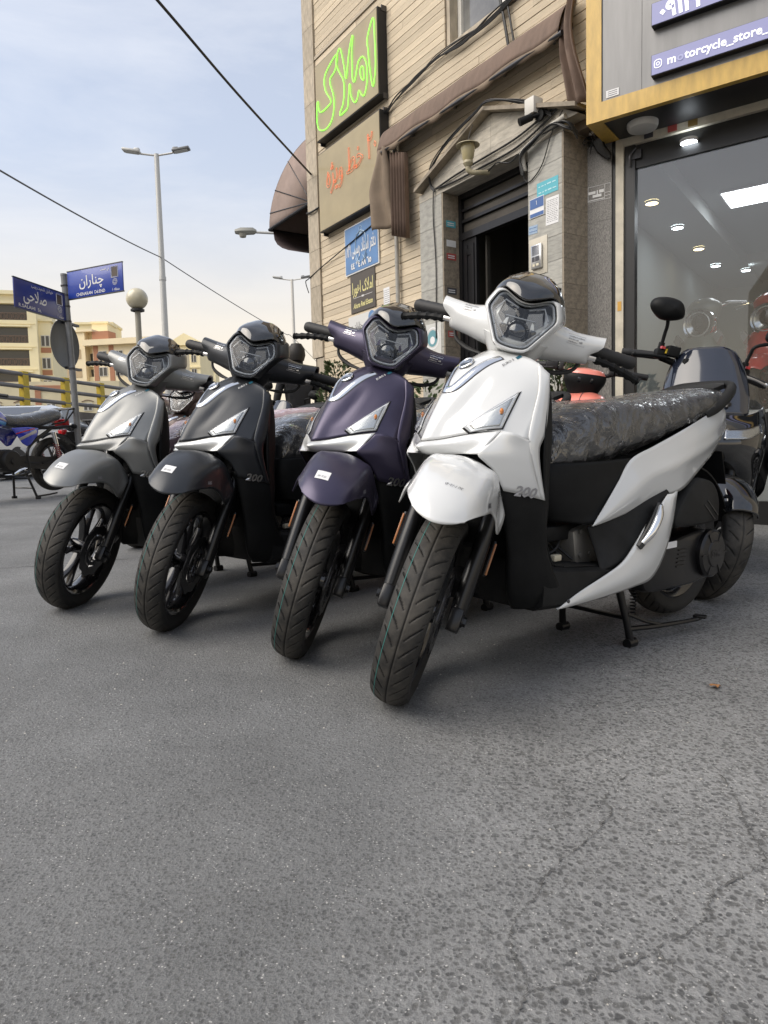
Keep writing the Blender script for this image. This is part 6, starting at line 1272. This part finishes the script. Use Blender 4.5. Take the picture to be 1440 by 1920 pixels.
sk = person.modifiers.new('skin', 'SKIN'); person.modifiers.new('sub', 'SUBSURF').levels = 2; person.modifiers['sub'].render_levels = 2
for i, v in enumerate(me.skin_vertices[0].data): v.radius = (prd[i], prd[i] * .8); v.use_root = (i == 0)
M_CLOTH = mat('black_jacket', (.014, .014, .016), .8, bump=.2, bscale=30); me.materials.append(M_CLOTH)
hp = MB(); hp.lathe([(.001, 1.83), (.06, 1.82), (.10, 1.76), (.108, 1.68), (.09, 1.62), (.04, 1.60)], 16, (0, .02, 0)); hp.obj('hair', mat('dark_hair', (.015, .012, .010), .6), person); fc = MB(); fc.lathe([(.02, 1.58), (.06, 1.59), (.085, 1.64), (.09, 1.70), (.07, 1.77)], 16, (0, .045, 0)); fc.box((0, .14, 1.67), (.022, .03, .04), None, .008); fc.obj('face', mat('skin', (.48, .30, .21), .6), person)
for s in (-1, 1): hb = MB(); hb.box((s * .24, .20, .92), (.07, .05, .09), None, .02); [hb.tube([(s * (.215 + .017 * k), .21, .89), (s * (.215 + .017 * k), .235, .83 + .006 * abs(k - 1)), (s * (.213 + .017 * k), .22, .80 + .006 * abs(k - 1))], .008, 6) for k in range(4)]; hb.tube([(s * .20, .20, .92), (s * .18, .23, .88)], .009, 6); hb.obj('hand', MATS['skin'], person)
# ---------------------------------------------------------------- black maxi scooter behind the white one
def build_maxi(label, matrix, d):
    T = thing('maxi_scooter', label, 'scooter', matrix); S = steer(d)
    def turn(o): o.matrix_local = S @ o.matrix_basis; return o
    M_SMOKE = mat('smoked_screen', (.014, .018, .030), .10, 0, .6, spec=.6, coatr=.08)
    wz = mir([[(-.19, 0, .80), (-.20, .08, .80), (-.235, .15, .795), (-.275, .185, .79)], [(-.26, 0, .92), (-.27, .08, .92), (-.30, .15, .91), (-.335, .19, .89)], [(-.335, 0, 1.04), (-.345, .08, 1.038), (-.37, .14, 1.025), (-.405, .178, .99)], [(-.39, 0, 1.125), (-.395, .07, 1.123), (-.42, .125, 1.10), (-.44, .150, 1.07)]])
    ws = sheet('windscreen', surf(wz, 20, 33), M_SMOKE, T, (1, 0, .5), .004)
    for s in (-1, 1): b = MB(); b.tube([(-.215, s * .09, .83), (-.24, s * .10, .87), (-.262, s * .05, .905)], .008, 6); b.lathe([(0, .0), (.012, 0), (.010, .008), (0, .008)], 10, (-.235, s * .10, .845), 'X'); b.obj('screen_bolt', M_BLKMETAL, ws)
    fz = mir([[(-.20, 0, .805), (-.21, .09, .805), (-.25, .17, .80), (-.33, .235, .82), (-.42, .26, .84)], [(-.10, 0, .75), (-.12, .09, .75), (-.17, .18, .745), (-.27, .255, .75), (-.42, .28, .75)], [(-.03, 0, .68), (-.05, .09, .68), (-.11, .17, .67), (-.24, .25, .65), (-.42, .28, .63)], [(-.06, 0, .60), (-.08, .09, .60), (-.13, .15, .59), (-.25, .225, .54), (-.42, .25, .48)], [(-.16, 0, .56), (-.17, .08, .55), (-.20, .13, .53), (-.30, .19, .44), (-.42, .22, .34)]])
    sheet('front_fairing', surf(fz, 26, 45), M_GLOSSBLK, T, (1, 0, 0), .005)
    for s in (1, -1):
        q = np.array([[(-.085, s * .08, .735), (-.14, s * .165, .735), (-.22, s * .225, .755)], [(-.045, s * .075, .690), (-.11, s * .170, .690), (-.20, s * .230, .715)]]); q[..., 0] += .004; q[..., 1] += s * .004
        h = sheet('headlight', surf(q, 6, 14), M_REFLECT, T, (1, s * .4, 0), .003); q2 = q.copy(); q2[..., 0] += .006; q2[..., 1] += s * .004; sheet('lens', surf(q2, 6, 14), M_LENS, h, (1, s * .4, 0), .002)
        w_ = np.array([[(-.30, s * .258, .80), (-.45, s * .30, .82), (-.62, s * .26, .80)], [(-.26, s * .262, .70), (-.45, s * .315, .66), (-.66, s * .27, .60)], [(-.30, s * .235, .55), (-.45, s * .28, .45), (-.66, s * .25, .36)]])
        sheet('side_fairing', surf(w_, 14, 14), M_PLASTIC2 if s > 0 else M_GLOSSBLK, T, (0, s, 0), .005)
        vt = np.array([[(-.26, s * .285, .655), (-.40, s * .312, .60)], [(-.33, s * .280, .56), (-.40, s * .296, .51)]]); sheet('vent_blade', surf(vt, 6, 6), M_GLOSSBLK, T, (0, s, 0), .008)
        # mirrors, bars
        st = MB(); st.tube([(-.50, s * .22, 1.09), (-.485, s * .225, 1.16), (-.465, s * .232, 1.20), (-.455, s * (.245 if s < 0 else .32), 1.235)], .009, 8, smooth=12); st.tube([(-.50, s * .22, 1.06), (-.495, s * .222, 1.12)], .015, 10); so_ = turn(st.obj('mirror', M_PLASTIC, T))
        mh = MB(); ol = closed([(0, -.075, -.03), (0, -.06, .035), (0, .0, .052), (0, .075, .035), (0, .085, -.01), (0, .02, -.055)], 36); cm = np.array([-.44, s * (.255 if s < 0 else .34), 1.270]); A = []
        for dx, k in ((-.02, .97), (-.015, 1), (.0, 1.0), (.025, .8), (.038, .45), (.042, .1)):
            A.append([(cm[0] + dx + .2 * p[1] * s * .3, cm[1] + p[1] * k * s, cm[2] + p[2] * k) for p in ol])
        mh.loft(A); mh.obj('mirror_shell', M_PLASTIC, so_)
        g = MB(); g.tube([(-.50, s * .20, 1.055), (-.52, s * .24, 1.055), (-.545, s * .355, 1.045)], [.014, .019, .019], 14); g.tube([(-.545, s * .355, 1.045), (-.552, s * .385, 1.043)], [.021, .017], 14); go = turn(g.obj('handlebar_grip', M_RUBBER, T))
        k_ = MB(); k_.box((-.495, s * .215, 1.065), (.05, .06, .05), None, .01); k_.box((-.47, s * .17, 1.085), (.05, .06, .05), None, .006); k_.obj('switch_block', M_PLASTIC, go); k2 = MB(); k2.box((-.47, s * .222, 1.093), (.02, .018, .012)); k2.obj('red_switch', M_REDLENS, go); k3 = MB(); k3.box((-.468, s * .195, 1.080), (.012, .022, .022)); k3.obj('yellow_tag', mat('yellow_tag', (.7, .5, .05), .5), go)
        lv = MB(); lv.tube([(-.455, s * .20, 1.05), (-.47, s * .28, 1.045), (-.485, s * .345, 1.035)], [.008, .006, .007], 8, smooth=10); lv.lathe([(.0, -.011), (.008, -.008), (.011, 0), (.008, .008), (0, .011)], 10, (-.487, s * .35, 1.035)); turn(lv.obj('brake_lever', M_ALU if s > 0 else M_PLASTIC, T))
    tube_ = MB(); tube_.tube([(-.50, -.21, 1.05), (-.48, 0, 1.02), (-.50, .21, 1.05)], .016, 10, smooth=12); tube_.box((-.47, 0, 1.02), (.14, .26, .09), None, .02); turn(tube_.obj('instrument_hood', M_PLASTIC, T))
    TY = make_tyre(.262, .062, .180, 26, 520)
    fw = wheel('front_wheel', T, (0, 0, .276 - .014), TY, .180, False); turn(fw)
    fen = mir([[(.235, 0, .445), (.232, .03, .443), (.222, .058, .435), (.205, .072, .42)], [(.20, 0, .50), (.196, .035, .498), (.183, .066, .485), (.165, .082, .445)], [(.10, 0, .565), (.098, .04, .56), (.090, .074, .54), (.08, .092, .47)], [(-.02, 0, .575), (-.02, .04, .57), (-.02, .074, .55), (-.015, .095, .46)], [(-.12, 0, .545), (-.12, .04, .54), (-.12, .07, .52), (-.11, .09, .47)]]); fen[..., 2] -= .012
    turn(sheet('front_fender', surf(fen, 30, 29), M_GLOSSBLK, T, (0, 0, 1), .004))
    for s in (1, -1):
        f = MB(); f.tube([(.0, s * .09, .25), (-.08, s * .095, .45), (-.20, s * .095, .70)], .022, 12); turn(f.obj('fork_leg', M_BLKMETAL, T))
    bd = MB(); bd.loft([[(x, y * w_, z0 + (z1 - z0) * zz) for y, zz in ((-1, 0), (-1.05, .5), (-.8, 1), (.8, 1), (1.05, .5), (1, 0))] for x, w_, z0, z1 in ((-.36, .20, .3, .80), (-.55, .20, .25, .55), (-.75, .20, .22, .62), (-1.1, .20, .35, .74), (-1.6, .12, .62, .82), (-1.8, .05, .7, .8))]); bd.obj('body', M_GLOSSBLK, T, True, 30)
    s_ = MB(); s_.loft(crs(np.array([[(x, w_ * math.cos(a), z + h_ * math.sin(a)) for a in np.linspace(0, 6.283, 20, endpoint=False)] for x, w_, z, h_ in ((-.62, .06, .70, .04), (-.75, .15, .74, .06), (-1.0, .17, .76, .06), (-1.2, .17, .83, .07), (-1.6, .14, .88, .05), (-1.68, .08, .88, .03))]), 30)); s_.obj('seat', M_SEAT, T)
    wheel('rear_wheel', T, (-1.50, 0, .262), TY, .180, False, disc=False); return T
def maxi_matrix(x, y, th): return scooter_matrix(x, y, th)
MAX = build_maxi('black maxi scooter with smoked windscreen and round-edged mirrors', maxi_matrix(1.40, 3.1, 23), R(30))
# a second one, at the right edge
def copy_tree(src, label, matrix, name=None):
    r = src.copy(); C.objects.link(r); r.matrix_world = matrix; r['label'] = label
    for ch in list(src.children):
        c = ch.copy(); C.objects.link(c); c.parent = r
        for k in list(ch.children): q = k.copy(); C.objects.link(q); q.parent = c
    return r
copy_tree(MAX, 'second black maxi scooter standing beyond the first along the shop window', maxi_matrix(2.45, 3.45, 30)); copy_tree(MAX, 'black maxi scooter far back beyond the pink wrapped seat', maxi_matrix(-1.42, 7.9, 40))
# ---------------------------------------------------------------- small coral scooter
M_CORAL = mat('coral_paint', (.80, .24, .18), .28, 0, .8)
cs = thing('coral_scooter', 'coral pink small scooter with bare black handlebars behind the white seat', 'scooter', scooter_matrix(1.02, 4.05, 30)); S = steer(R(20))
hd = mir([[(-.36, 0, .97), (-.36, .07, .965), (-.37, .13, .94), (-.38, .17, .90)], [(-.25, 0, .93), (-.255, .08, .925), (-.29, .15, .90), (-.35, .195, .86)], [(-.16, 0, .82), (-.17, .09, .815), (-.22, .17, .79), (-.32, .215, .76)], [(-.13, 0, .66), (-.14, .09, .66), (-.20, .18, .64), (-.32, .22, .62)], [(-.18, 0, .45), (-.19, .09, .45), (-.24, .16, .44), (-.34, .19, .42)]])
ho2 = sheet('leg_shield', surf(hd, 26, 37), M_CORAL, cs, (1, 0, .3), .005); bv2 = bvh_of(ho2); ribbon('panel_seam', [(-.34, .03, .965), (-.25, .03, .925), (-.17, .03, .82), (-.14, .03, .66)], .004, M_INK, ho2, bv2, (.8, 0, .5), .0006, 30); decal_grid('white_label', M_PAPER, ho2, (-.30, -.10, .93), (0, 1, 0), (-.5, 0, .8), .05, .025, bv2)
b = MB(); b.loft(crs(np.array([[(xc + rx * math.cos(a), ry * math.sin(a), z) for a in np.linspace(0, 6.283, 28, endpoint=False)] for xc, rx, ry, z in ((-.40, .06, .07, .93), (-.40, .08, .10, 1.0), (-.405, .095, .125, 1.05), (-.41, .09, .12, 1.09), (-.42, .05, .07, 1.115))]), 20)); p_ = b.obj('handlebar_pod', M_PLASTIC, cs); p_.matrix_local = S; b = MB(); b.loft(crs(np.array([[(xc + rx * math.cos(a), ry * math.sin(a), z) for a in np.linspace(0, 6.283, 28, endpoint=False)] for xc, rx, ry, z in ((-.41, .094, .123, 1.088), (-.415, .075, .10, 1.115), (-.42, .01, .02, 1.13))]), 10)); b.obj('pod_cap', M_CORAL, p_); b = MB(); b.box((-.318, 0, 1.05), (.01, .09, .03), None, .004); b.obj('display', M_GLOSSBLK, p_)
for s in (1, -1):
    g = MB(); g.tube([(-.42, s * .08, 1.08), (-.44, s * .20, 1.12), (-.46, s * .24, 1.125)], .013, 10); g.tube([(-.46, s * .24, 1.125), (-.50, s * .37, 1.12)], .019, 14); g.box((-.445, s * .205, 1.13), (.07, .075, .055), None, .01); g.box((-.42, s * .15, 1.125), (.05, .03, .05), None, .008); g.tube([(-.41, s * .2, 1.11), (-.43, s * .33, 1.10)], .006, 6); o = g.obj('handlebar_grip', M_RUBBER, cs); o.matrix_local = S
b = MB(); b.loft([[(x, y * w_, z0 + (z1 - z0) * zz) for y, zz in ((-1, 0), (-1, .7), (-.7, 1), (.7, 1), (1, .7), (1, 0))] for x, w_, z0, z1 in ((-.3, .15, .25, .45), (-.6, .17, .22, .34), (-.8, .17, .25, .6), (-1.3, .16, .35, .68), (-1.5, .06, .5, .64))]); b.obj('body', M_CORAL, cs, True, 30); b = MB(); b.loft([[(x, w_ * math.cos(a), z + .05 * math.sin(a)) for a in np.linspace(0, 6.283, 16, endpoint=False)] for x, w_, z in ((-.72, .08, .68), (-.85, .15, .72), (-1.3, .15, .74), (-1.42, .08, .73))]); b.obj('seat', M_SEAT, cs)
T10 = make_tyre(.24, .045, .16, 26, 300); o = wheel('front_wheel', cs, (0, 0, .24), T10, .16, False); o.matrix_local = S @ o.matrix_basis; wheel('rear_wheel', cs, (-1.25, 0, .24), T10, .16, False, disc=False); b = MB(); b.tube([(0, .09, .24), (-.12, .09, .5), (-.2, .0, .62), (-.40, 0, 1.0)], .02, 8); b.tube([(0, -.09, .24), (-.12, -.09, .5), (-.2, 0, .62)], .02, 8); o = b.obj('fork', M_BLKMETAL, cs); o.matrix_local = S
# ---------------------------------------------------------------- classic motorcycle (x forward from the rear axle)
M_BLUEP = mat('blue_tank_paint', (.02, .04, .46), .15, 0, 1); M_LTBLUE = mat('light_blue_graphic', (.10, .30, .62), .3); M_SILVG = mat('silver_graphic', (.45, .43, .42), .35, .4); M_MOTOENG = mat('black_engine_cast', (.035, .034, .033), .5, .6, bump=.1, bscale=150)
def build_moto(label, matrix, paint, gfx):
    T = thing('motorcycle', label, 'motorcycle', matrix)
    TY = make_tyre(.30, .045, .225, 40, 420); L_ = .06
    wheel('rear_wheel', T, (0, 0, .30 + L_), TY, .225, False, disc=False); wheel('front_wheel', T, (1.25, 0, .30 + L_ - .06), TY, .225, False)
    b = MB(); tk = [(.62, .06, .80, .86), (.68, .11, .77, .92), (.80, .145, .74, .99), (.95, .15, .75, 1.02), (1.06, .12, .80, 1.0), (1.12, .06, .86, .96)]
    tn = b.loft(crs(np.array([[(x, w_ * math.copysign(abs(math.cos(a)) ** .7, math.cos(a)), (z0 + z1) / 2 + (z1 - z0) / 2 * math.copysign(abs(math.sin(a)) ** .7, math.sin(a))) for a in np.linspace(0, 6.283, 28, endpoint=False)] for x, w_, z0, z1 in tk]), 26)).obj('fuel_tank', paint, T, True, 60); tb = bvh_of(tn)
    for s in (1, -1):
        ribbon('tank_stripe', [(.66, s * .11, .80), (.80, s * .15, .83), (.98, s * .15, .90)], .035, gfx[0], tn, tb, (0, s, .1), .001, 24); ribbon('tank_stripe', [(.66, s * .11, .83), (.80, s * .15, .87), (.98, s * .14, .95)], .018, gfx[1], tn, tb, (0, s, .1), .001, 24)
        sc = np.array([[(.30, s * .14, .76), (.45, s * .155, .77), (.64, s * .14, .76)], [(.33, s * .15, .68), (.45, s * .168, .68), (.60, s * .15, .70)], [(.42, s * .14, .58), (.47, s * .15, .57), (.52, s * .14, .60)]]); so_ = sheet('side_cover', surf(sc, 12, 14), paint, T, (0, s, 0), .006); sbv = bvh_of(so_); ribbon('cover_stripe', [(.34, s * .15, .73), (.45, s * .165, .69), (.56, s * .15, .64)], .03, gfx[1], so_, sbv, (0, s, 0), .001, 16); ribbon('cover_stripe', [(.36, s * .15, .755), (.48, s * .165, .73), (.60, s * .15, .70)], .012, M_REDLENS, so_, sbv, (0, s, 0), .001, 16)
        sh = MB(); sh.tube([(.02, s * .13, .40), (.10, s * .135, .72)], .012, 10); sh.tube([(.06, s * .133, .56), (.10, s * .135, .72)], .024, 12); sho = sh.obj('rear_shock', M_CHROME, T); hx = [(.02 + .05 * f + .025 * math.cos(f * 56), s * .13 + .025 * math.sin(f * 56), .42 + .17 * f) for f in np.linspace(0, 1, 100)]; h = MB(); h.tube(hx, .005, 5); h.obj('spring', mat('red_spring', (.30, .05, .05), .4), sho)
        sa = MB(); sa.tube([(0, s * .09, .36), (.48, s * .10, .40)], .02, 8); sa.tube([(0, s * .08, .36), (0, s * .13, .36)], .018, 8); sa.tube([(.30, s * .17, .38), (.10, s * .17, .41), (-.03, s * .17, .44)], .010, 8); sa.obj('swing_arm', M_BLKMETAL, T)
        fk = MB(); fk.tube([(1.25, s * .08, .30), (1.02, s * .08, .95)], [.024, .018], 10); fk.obj('fork_leg', M_ALU, T)
        gr = MB(); gr.tube([(.98, s * .05, 1.02), (.96, s * .18, 1.08), (.92, s * .26, 1.09)], .011, 8, smooth=10); gr.tube([(.92, s * .26, 1.09), (.86, s * .38, 1.07)], .017, 10); gr.tube([(.95, s * .2, 1.07), (.93, s * .36, 1.05)], .005, 6); gr.box((.93, s * .23, 1.09), (.05, .05, .045), None, .008); gr.obj('handlebar_grip', M_RUBBER, T)
        ind = MB(); ind.tube([(-.17, s * .06, .78), (-.17, s * .15, .78)], .009, 8); ind.lathe([(.0, -.025), (.024, -.02), (.03, 0), (.024, .025), (0, .03)], 14, (-.17, s * .17, .78), 'X'); ind.obj('indicator', M_PLASTIC, T)
    st = MB(); A = np.array([[(x, w_ * math.copysign(abs(math.cos(a)) ** .6, math.cos(a)), z + h_ * math.sin(a)) for a in np.linspace(0, 6.283, 26, endpoint=False)] for x, w_, z, h_ in ((.68, .05, .85, .03), (.62, .10, .835, .06), (.48, .125, .82, .075), (.28, .13, .84, .08), (.08, .125, .885, .075), (-.04, .11, .905, .06), (-.09, .05, .91, .03))]); A = crs(A, 46); st.loft(A); st.obj('seat', M_SEAT, T)
    wv = A.copy(); cc = A.mean(1)
    for i in range(46):
        for k in range(26): p = A[i, k]; dv = p - cc[i]; dv /= np.linalg.norm(dv) + 1e-9; wv[i, k] = p + dv * (.006 + .008 * noise.noise(Vector((p[0] * 14, p[1] * 10, p[2] * 18))))
    wb = MB(); wb.loft(wv); wb.obj('seat_wrapping', M_WRAP, T, True, 75)
    rk = MB()
    for s in (1, -1): rk.tube([(.10, s * .125, .80), (-.08, s * .13, .83), (-.14, s * .13, .97), (-.30, s * .11, .99)], .010, 8); rk.tube([(-.10, s * .13, .84), (-.27, s * .10, .985)], .009, 8)
    for x, z in ((-.14, .972), (-.22, .982), (-.30, .99)): rk.tube([(x, -.125, z), (x, .125, z)], .009, 8)
    rk.obj('luggage_rack', M_BLKMETAL, T)
    rf = MB(); rf.loft([[(r * math.cos(a), y, .36 + r * math.sin(a)) for r, y in ((.345, -.07), (.355, 0), (.345, .07), (.338, .07), (.348, 0), (.338, -.07))] for a in np.linspace(1.0, 3.0, 16)]); rf.box((-.31, 0, .50), (.02, .16, .22), Matrix.Rotation(.35, 3, 'Y'), .005); rf.obj('rear_fender', M_PLASTIC, T); tl_ = MB(); tl_.box((-.16, 0, .82), (.10, .14, .09), None, .02); tl_.obj('tail_lamp', M_REDLENS, T); pl_ = MB(); pl_.box((-.33, 0, .66), (.006, .19, .13), Matrix.Rotation(.4, 3, 'Y')); pl_.obj('plate_holder', M_PLASTIC, T)
    cg = MB(); P_ = closed([(-.07, 0, .36), (-.02, 0, .43), (.30, 0, .455), (.52, 0, .47), (.60, 0, .42), (.55, 0, .36), (.30, 0, .32), (0, 0, .29)], 40); cg.loft([[(p[0], y, p[2]) for p in P_] for y in (.085, .115)]); cg.obj('chain_guard', M_MOTOENG, T)
    en = MB(); en.lathe([(.0, .16), (.10, .158), (.115, .14), (.12, .0), (.12, -.14), (0, -.16)], 28, (.66, 0, .42), 'Y'); en.box((.74, 0, .44), (.30, .24, .20), None, .04)
    for k in range(6): en.box((.84 + k * .022, 0, .52 + k * .02), (.018, .20, .16), Matrix.Rotation(-.6, 3, 'Y'), .004)
    en.lathe([(0, .175), (.03, .174), (.034, .16)], 16, (.66, 0, .42), 'Y'); en.obj('engine', M_MOTOENG, T)
    fr = MB(); fr.tube([(1.02, 0, .96), (.95, 0, .60), (.85, .06, .30), (.45, .1, .28), (.42, .11, .55), (.10, .11, .76)], .018, 8, smooth=30); fr.tube([(1.02, 0, .93), (.6, .04, .80), (.10, .11, .76), (-.15, .10, .78)], .017, 8); fr.tube([(.10, -.11, .76), (-.15, -.10, .78)], .017, 8); fr.tube([(.95, .12, .52), (1.0, .2, .45), (.9, .21, .30), (.82, .1, .27)], .012, 8, smooth=14); fr.tube([(.62, .10, .24), (.55, .22, .24)], .014, 8); fr.obj('frame', M_BLKMETAL, T)
    ex = MB(); ex.tube([(.9, -.08, .5), (.8, -.12, .26), (.4, -.15, .25)], .02, 10, smooth=12); ex.tube([(.4, -.15, .25), (.3, -.16, .27), (-.3, -.18, .40)], [.02, .045, .045], 14); ex.obj('exhaust', M_CHROME, T)
    sd_ = MB()
    for s in (1, -1): sd_.tube([(.46, s * .09, .30), (.40, s * .17, .015)], .013, 8); sd_.tube([(.42, s * .175, .013), (.37, s * .175, .013)], .016, 8)
    sd_.tube([(.42, -.14, .12), (.42, .14, .12)], .009, 6); sd_.tube([(.40, .17, .03), (.25, .19, .04), (.16, .20, .05)], .009, 8); sd_.obj('centre_stand', M_BLKMETAL, T)
    ff = MB(); ff.loft([[(1.25 + r * math.cos(a), y, .30 + r * math.sin(a)) for r, y in ((.325, -.06), (.335, 0), (.325, .06), (.32, .06), (.33, 0), (.32, -.06))] for a in np.linspace(.5, 2.2, 14)]); ff.obj('front_fender', paint, T); hl = MB(); hl.lathe([(0, -.08), (.06, -.06), (.085, 0), (.08, .02), (0, .03)], 24, (1.12, 0, .98), 'X'); hl.obj('headlight', M_CHROME, T)
    return T
def moto_matrix(x, y, th): return on_street(x, y, math.atan2(-math.cos(R(th)), -math.sin(R(th))))
MOT = build_moto('blue motorcycle with clear-wrapped seat and rear rack on its stand', moto_matrix(-4.22, 9.1, 22) @ Matrix.Scale(1.13, 4), M_BLUEP, (M_LTBLUE, M_SILVG))
M2 = copy_tree(MOT, 'white motorcycle parked behind the blue one beside the sign pole', moto_matrix(-4.95, 11.4, 220))
M3 = copy_tree(MOT, 'chrome and white motorcycle behind the silver scooter nose', moto_matrix(-4.25, 10.9, 200))
for m_ in (M2, M3):
    for c in m_.children:
        dress(c, {M_BLUEP.name: M_CARW})
# ---------------------------------------------------------------- two scooters in the showroom
def build_retro(label, x, y, paint):
    M_ = SM @ Matrix.Translation((x, y, 1.02)) @ Matrix.Rotation(R(-100), 4, 'Z')
    T = thing('retro_scooter', label, 'scooter', M_, 'scooters on the showroom platform')
    lg = mir([[(-.22, 0, .86), (-.225, .07, .855), (-.25, .12, .83), (-.28, .15, .80)], [(-.12, 0, .76), (-.125, .09, .755), (-.17, .16, .74), (-.25, .21, .72)], [(-.06, 0, .60), (-.07, .09, .60), (-.13, .17, .58), (-.24, .22, .56)], [(-.08, 0, .44), (-.09, .08, .44), (-.15, .15, .42), (-.25, .19, .40)]])
    sheet('leg_shield', surf(lg, 20, 33), paint, T, (1, 0, .3), .005)
    h = MB(); h.lathe([(.155, -.06), (.16, .0), (.145, .03)], 36, (-.16, 0, .88), 'X'); ho_ = h.obj('headlight', M_CHROME, T); k = MB(); k.lathe([(.14, .02), (.10, .0), (.0, -.02)], 32, (-.14, 0, .88), 'X'); k.obj('reflector', M_REFLECT, ho_); k = MB(); k.lathe([(.055, .03), (.06, .035), (.05, .05), (0, .055)], 24, (-.15, 0, .90), 'X'); k.obj('projector', M_GLOSSBLK, ho_); k = MB(); k.lathe([(.108, .018), (.118, .022), (.108, .026)], 32, (-.14, 0, .88), 'X'); k.obj('light_guide', M_SIGDRL, ho_)
    p = MB(); p.loft(crs(np.array([[(xc + rx * math.cos(a), ry * math.sin(a), z) for a in np.linspace(0, 6.283, 24, endpoint=False)] for xc, rx, ry, z in ((-.26, .09, .10, .88), (-.27, .12, .15, 1.0), (-.28, .12, .16, 1.08), (-.29, .06, .08, 1.14))]), 16)); p.obj('handlebar_pod', paint, T)
    for s in (1, -1):
        g = MB(); g.tube([(-.28, s * .12, 1.05), (-.33, s * .22, 1.08), (-.36, s * .36, 1.06)], [.025, .018, .018], 12); g.tube([(-.27, s * .2, 1.07), (-.30, s * .34, 1.05)], .006, 6); g.obj('handlebar_grip', M_CHROME, T); q = MB(); q.loft([[(-.10, s * y, z) for y, z in ((.15, .74), (.20, .80), (.225, .74), (.19, .68))], [(-.15, s * y, z) for y, z in ((.14, .73), (.20, .81), (.235, .74), (.19, .66))]]); q.obj('turn_signal', M_DRL, T); q = MB(); q.lathe([(0, 0), (.012, 0), (.01, .006), (0, .008)], 10, (-.068, s * .07, .62), 'X'); q.obj('bolt', M_CHROME, T)
    f = mir([[(.26, 0, .40), (.255, .04, .395), (.23, .08, .38)], [(.16, 0, .50), (.155, .06, .49), (.14, .11, .42)], [(0, 0, .54), (0, .07, .53), (0, .13, .40)], [(-.18, 0, .46), (-.18, .07, .45), (-.17, .12, .36)]]); sheet('front_fender', surf(f, 18, 17), paint, T, (0, 0, 1), .005); wheel('front_wheel', T, (0, 0, .24), T10, .16, False)
    b = MB(); b.loft([[(x_, y_ * w_, z0 + (z1 - z0) * zz) for y_, zz in ((-1, 0), (-1, .7), (-.7, 1), (.7, 1), (1, .7), (1, 0))] for x_, w_, z0, z1 in ((-.25, .15, .22, .45), (-.5, .17, .22, .3), (-.75, .2, .25, .68), (-1.3, .18, .35, .72), (-1.5, .08, .5, .68))]); b.obj('body', paint, T, True, 30); wheel('rear_wheel', T, (-1.25, 0, .24), T10, .16, False, disc=False); return T
build_retro('grey green retro scooter with round headlight inside the shop', .55, 1.30, mat('sage_paint', (.20, .23, .215), .3, 0, .5)); build_retro('red retro scooter with round headlight inside the shop', 1.12, 1.42, mat('red_paint', (.60, .04, .035), .2, 0, 1))
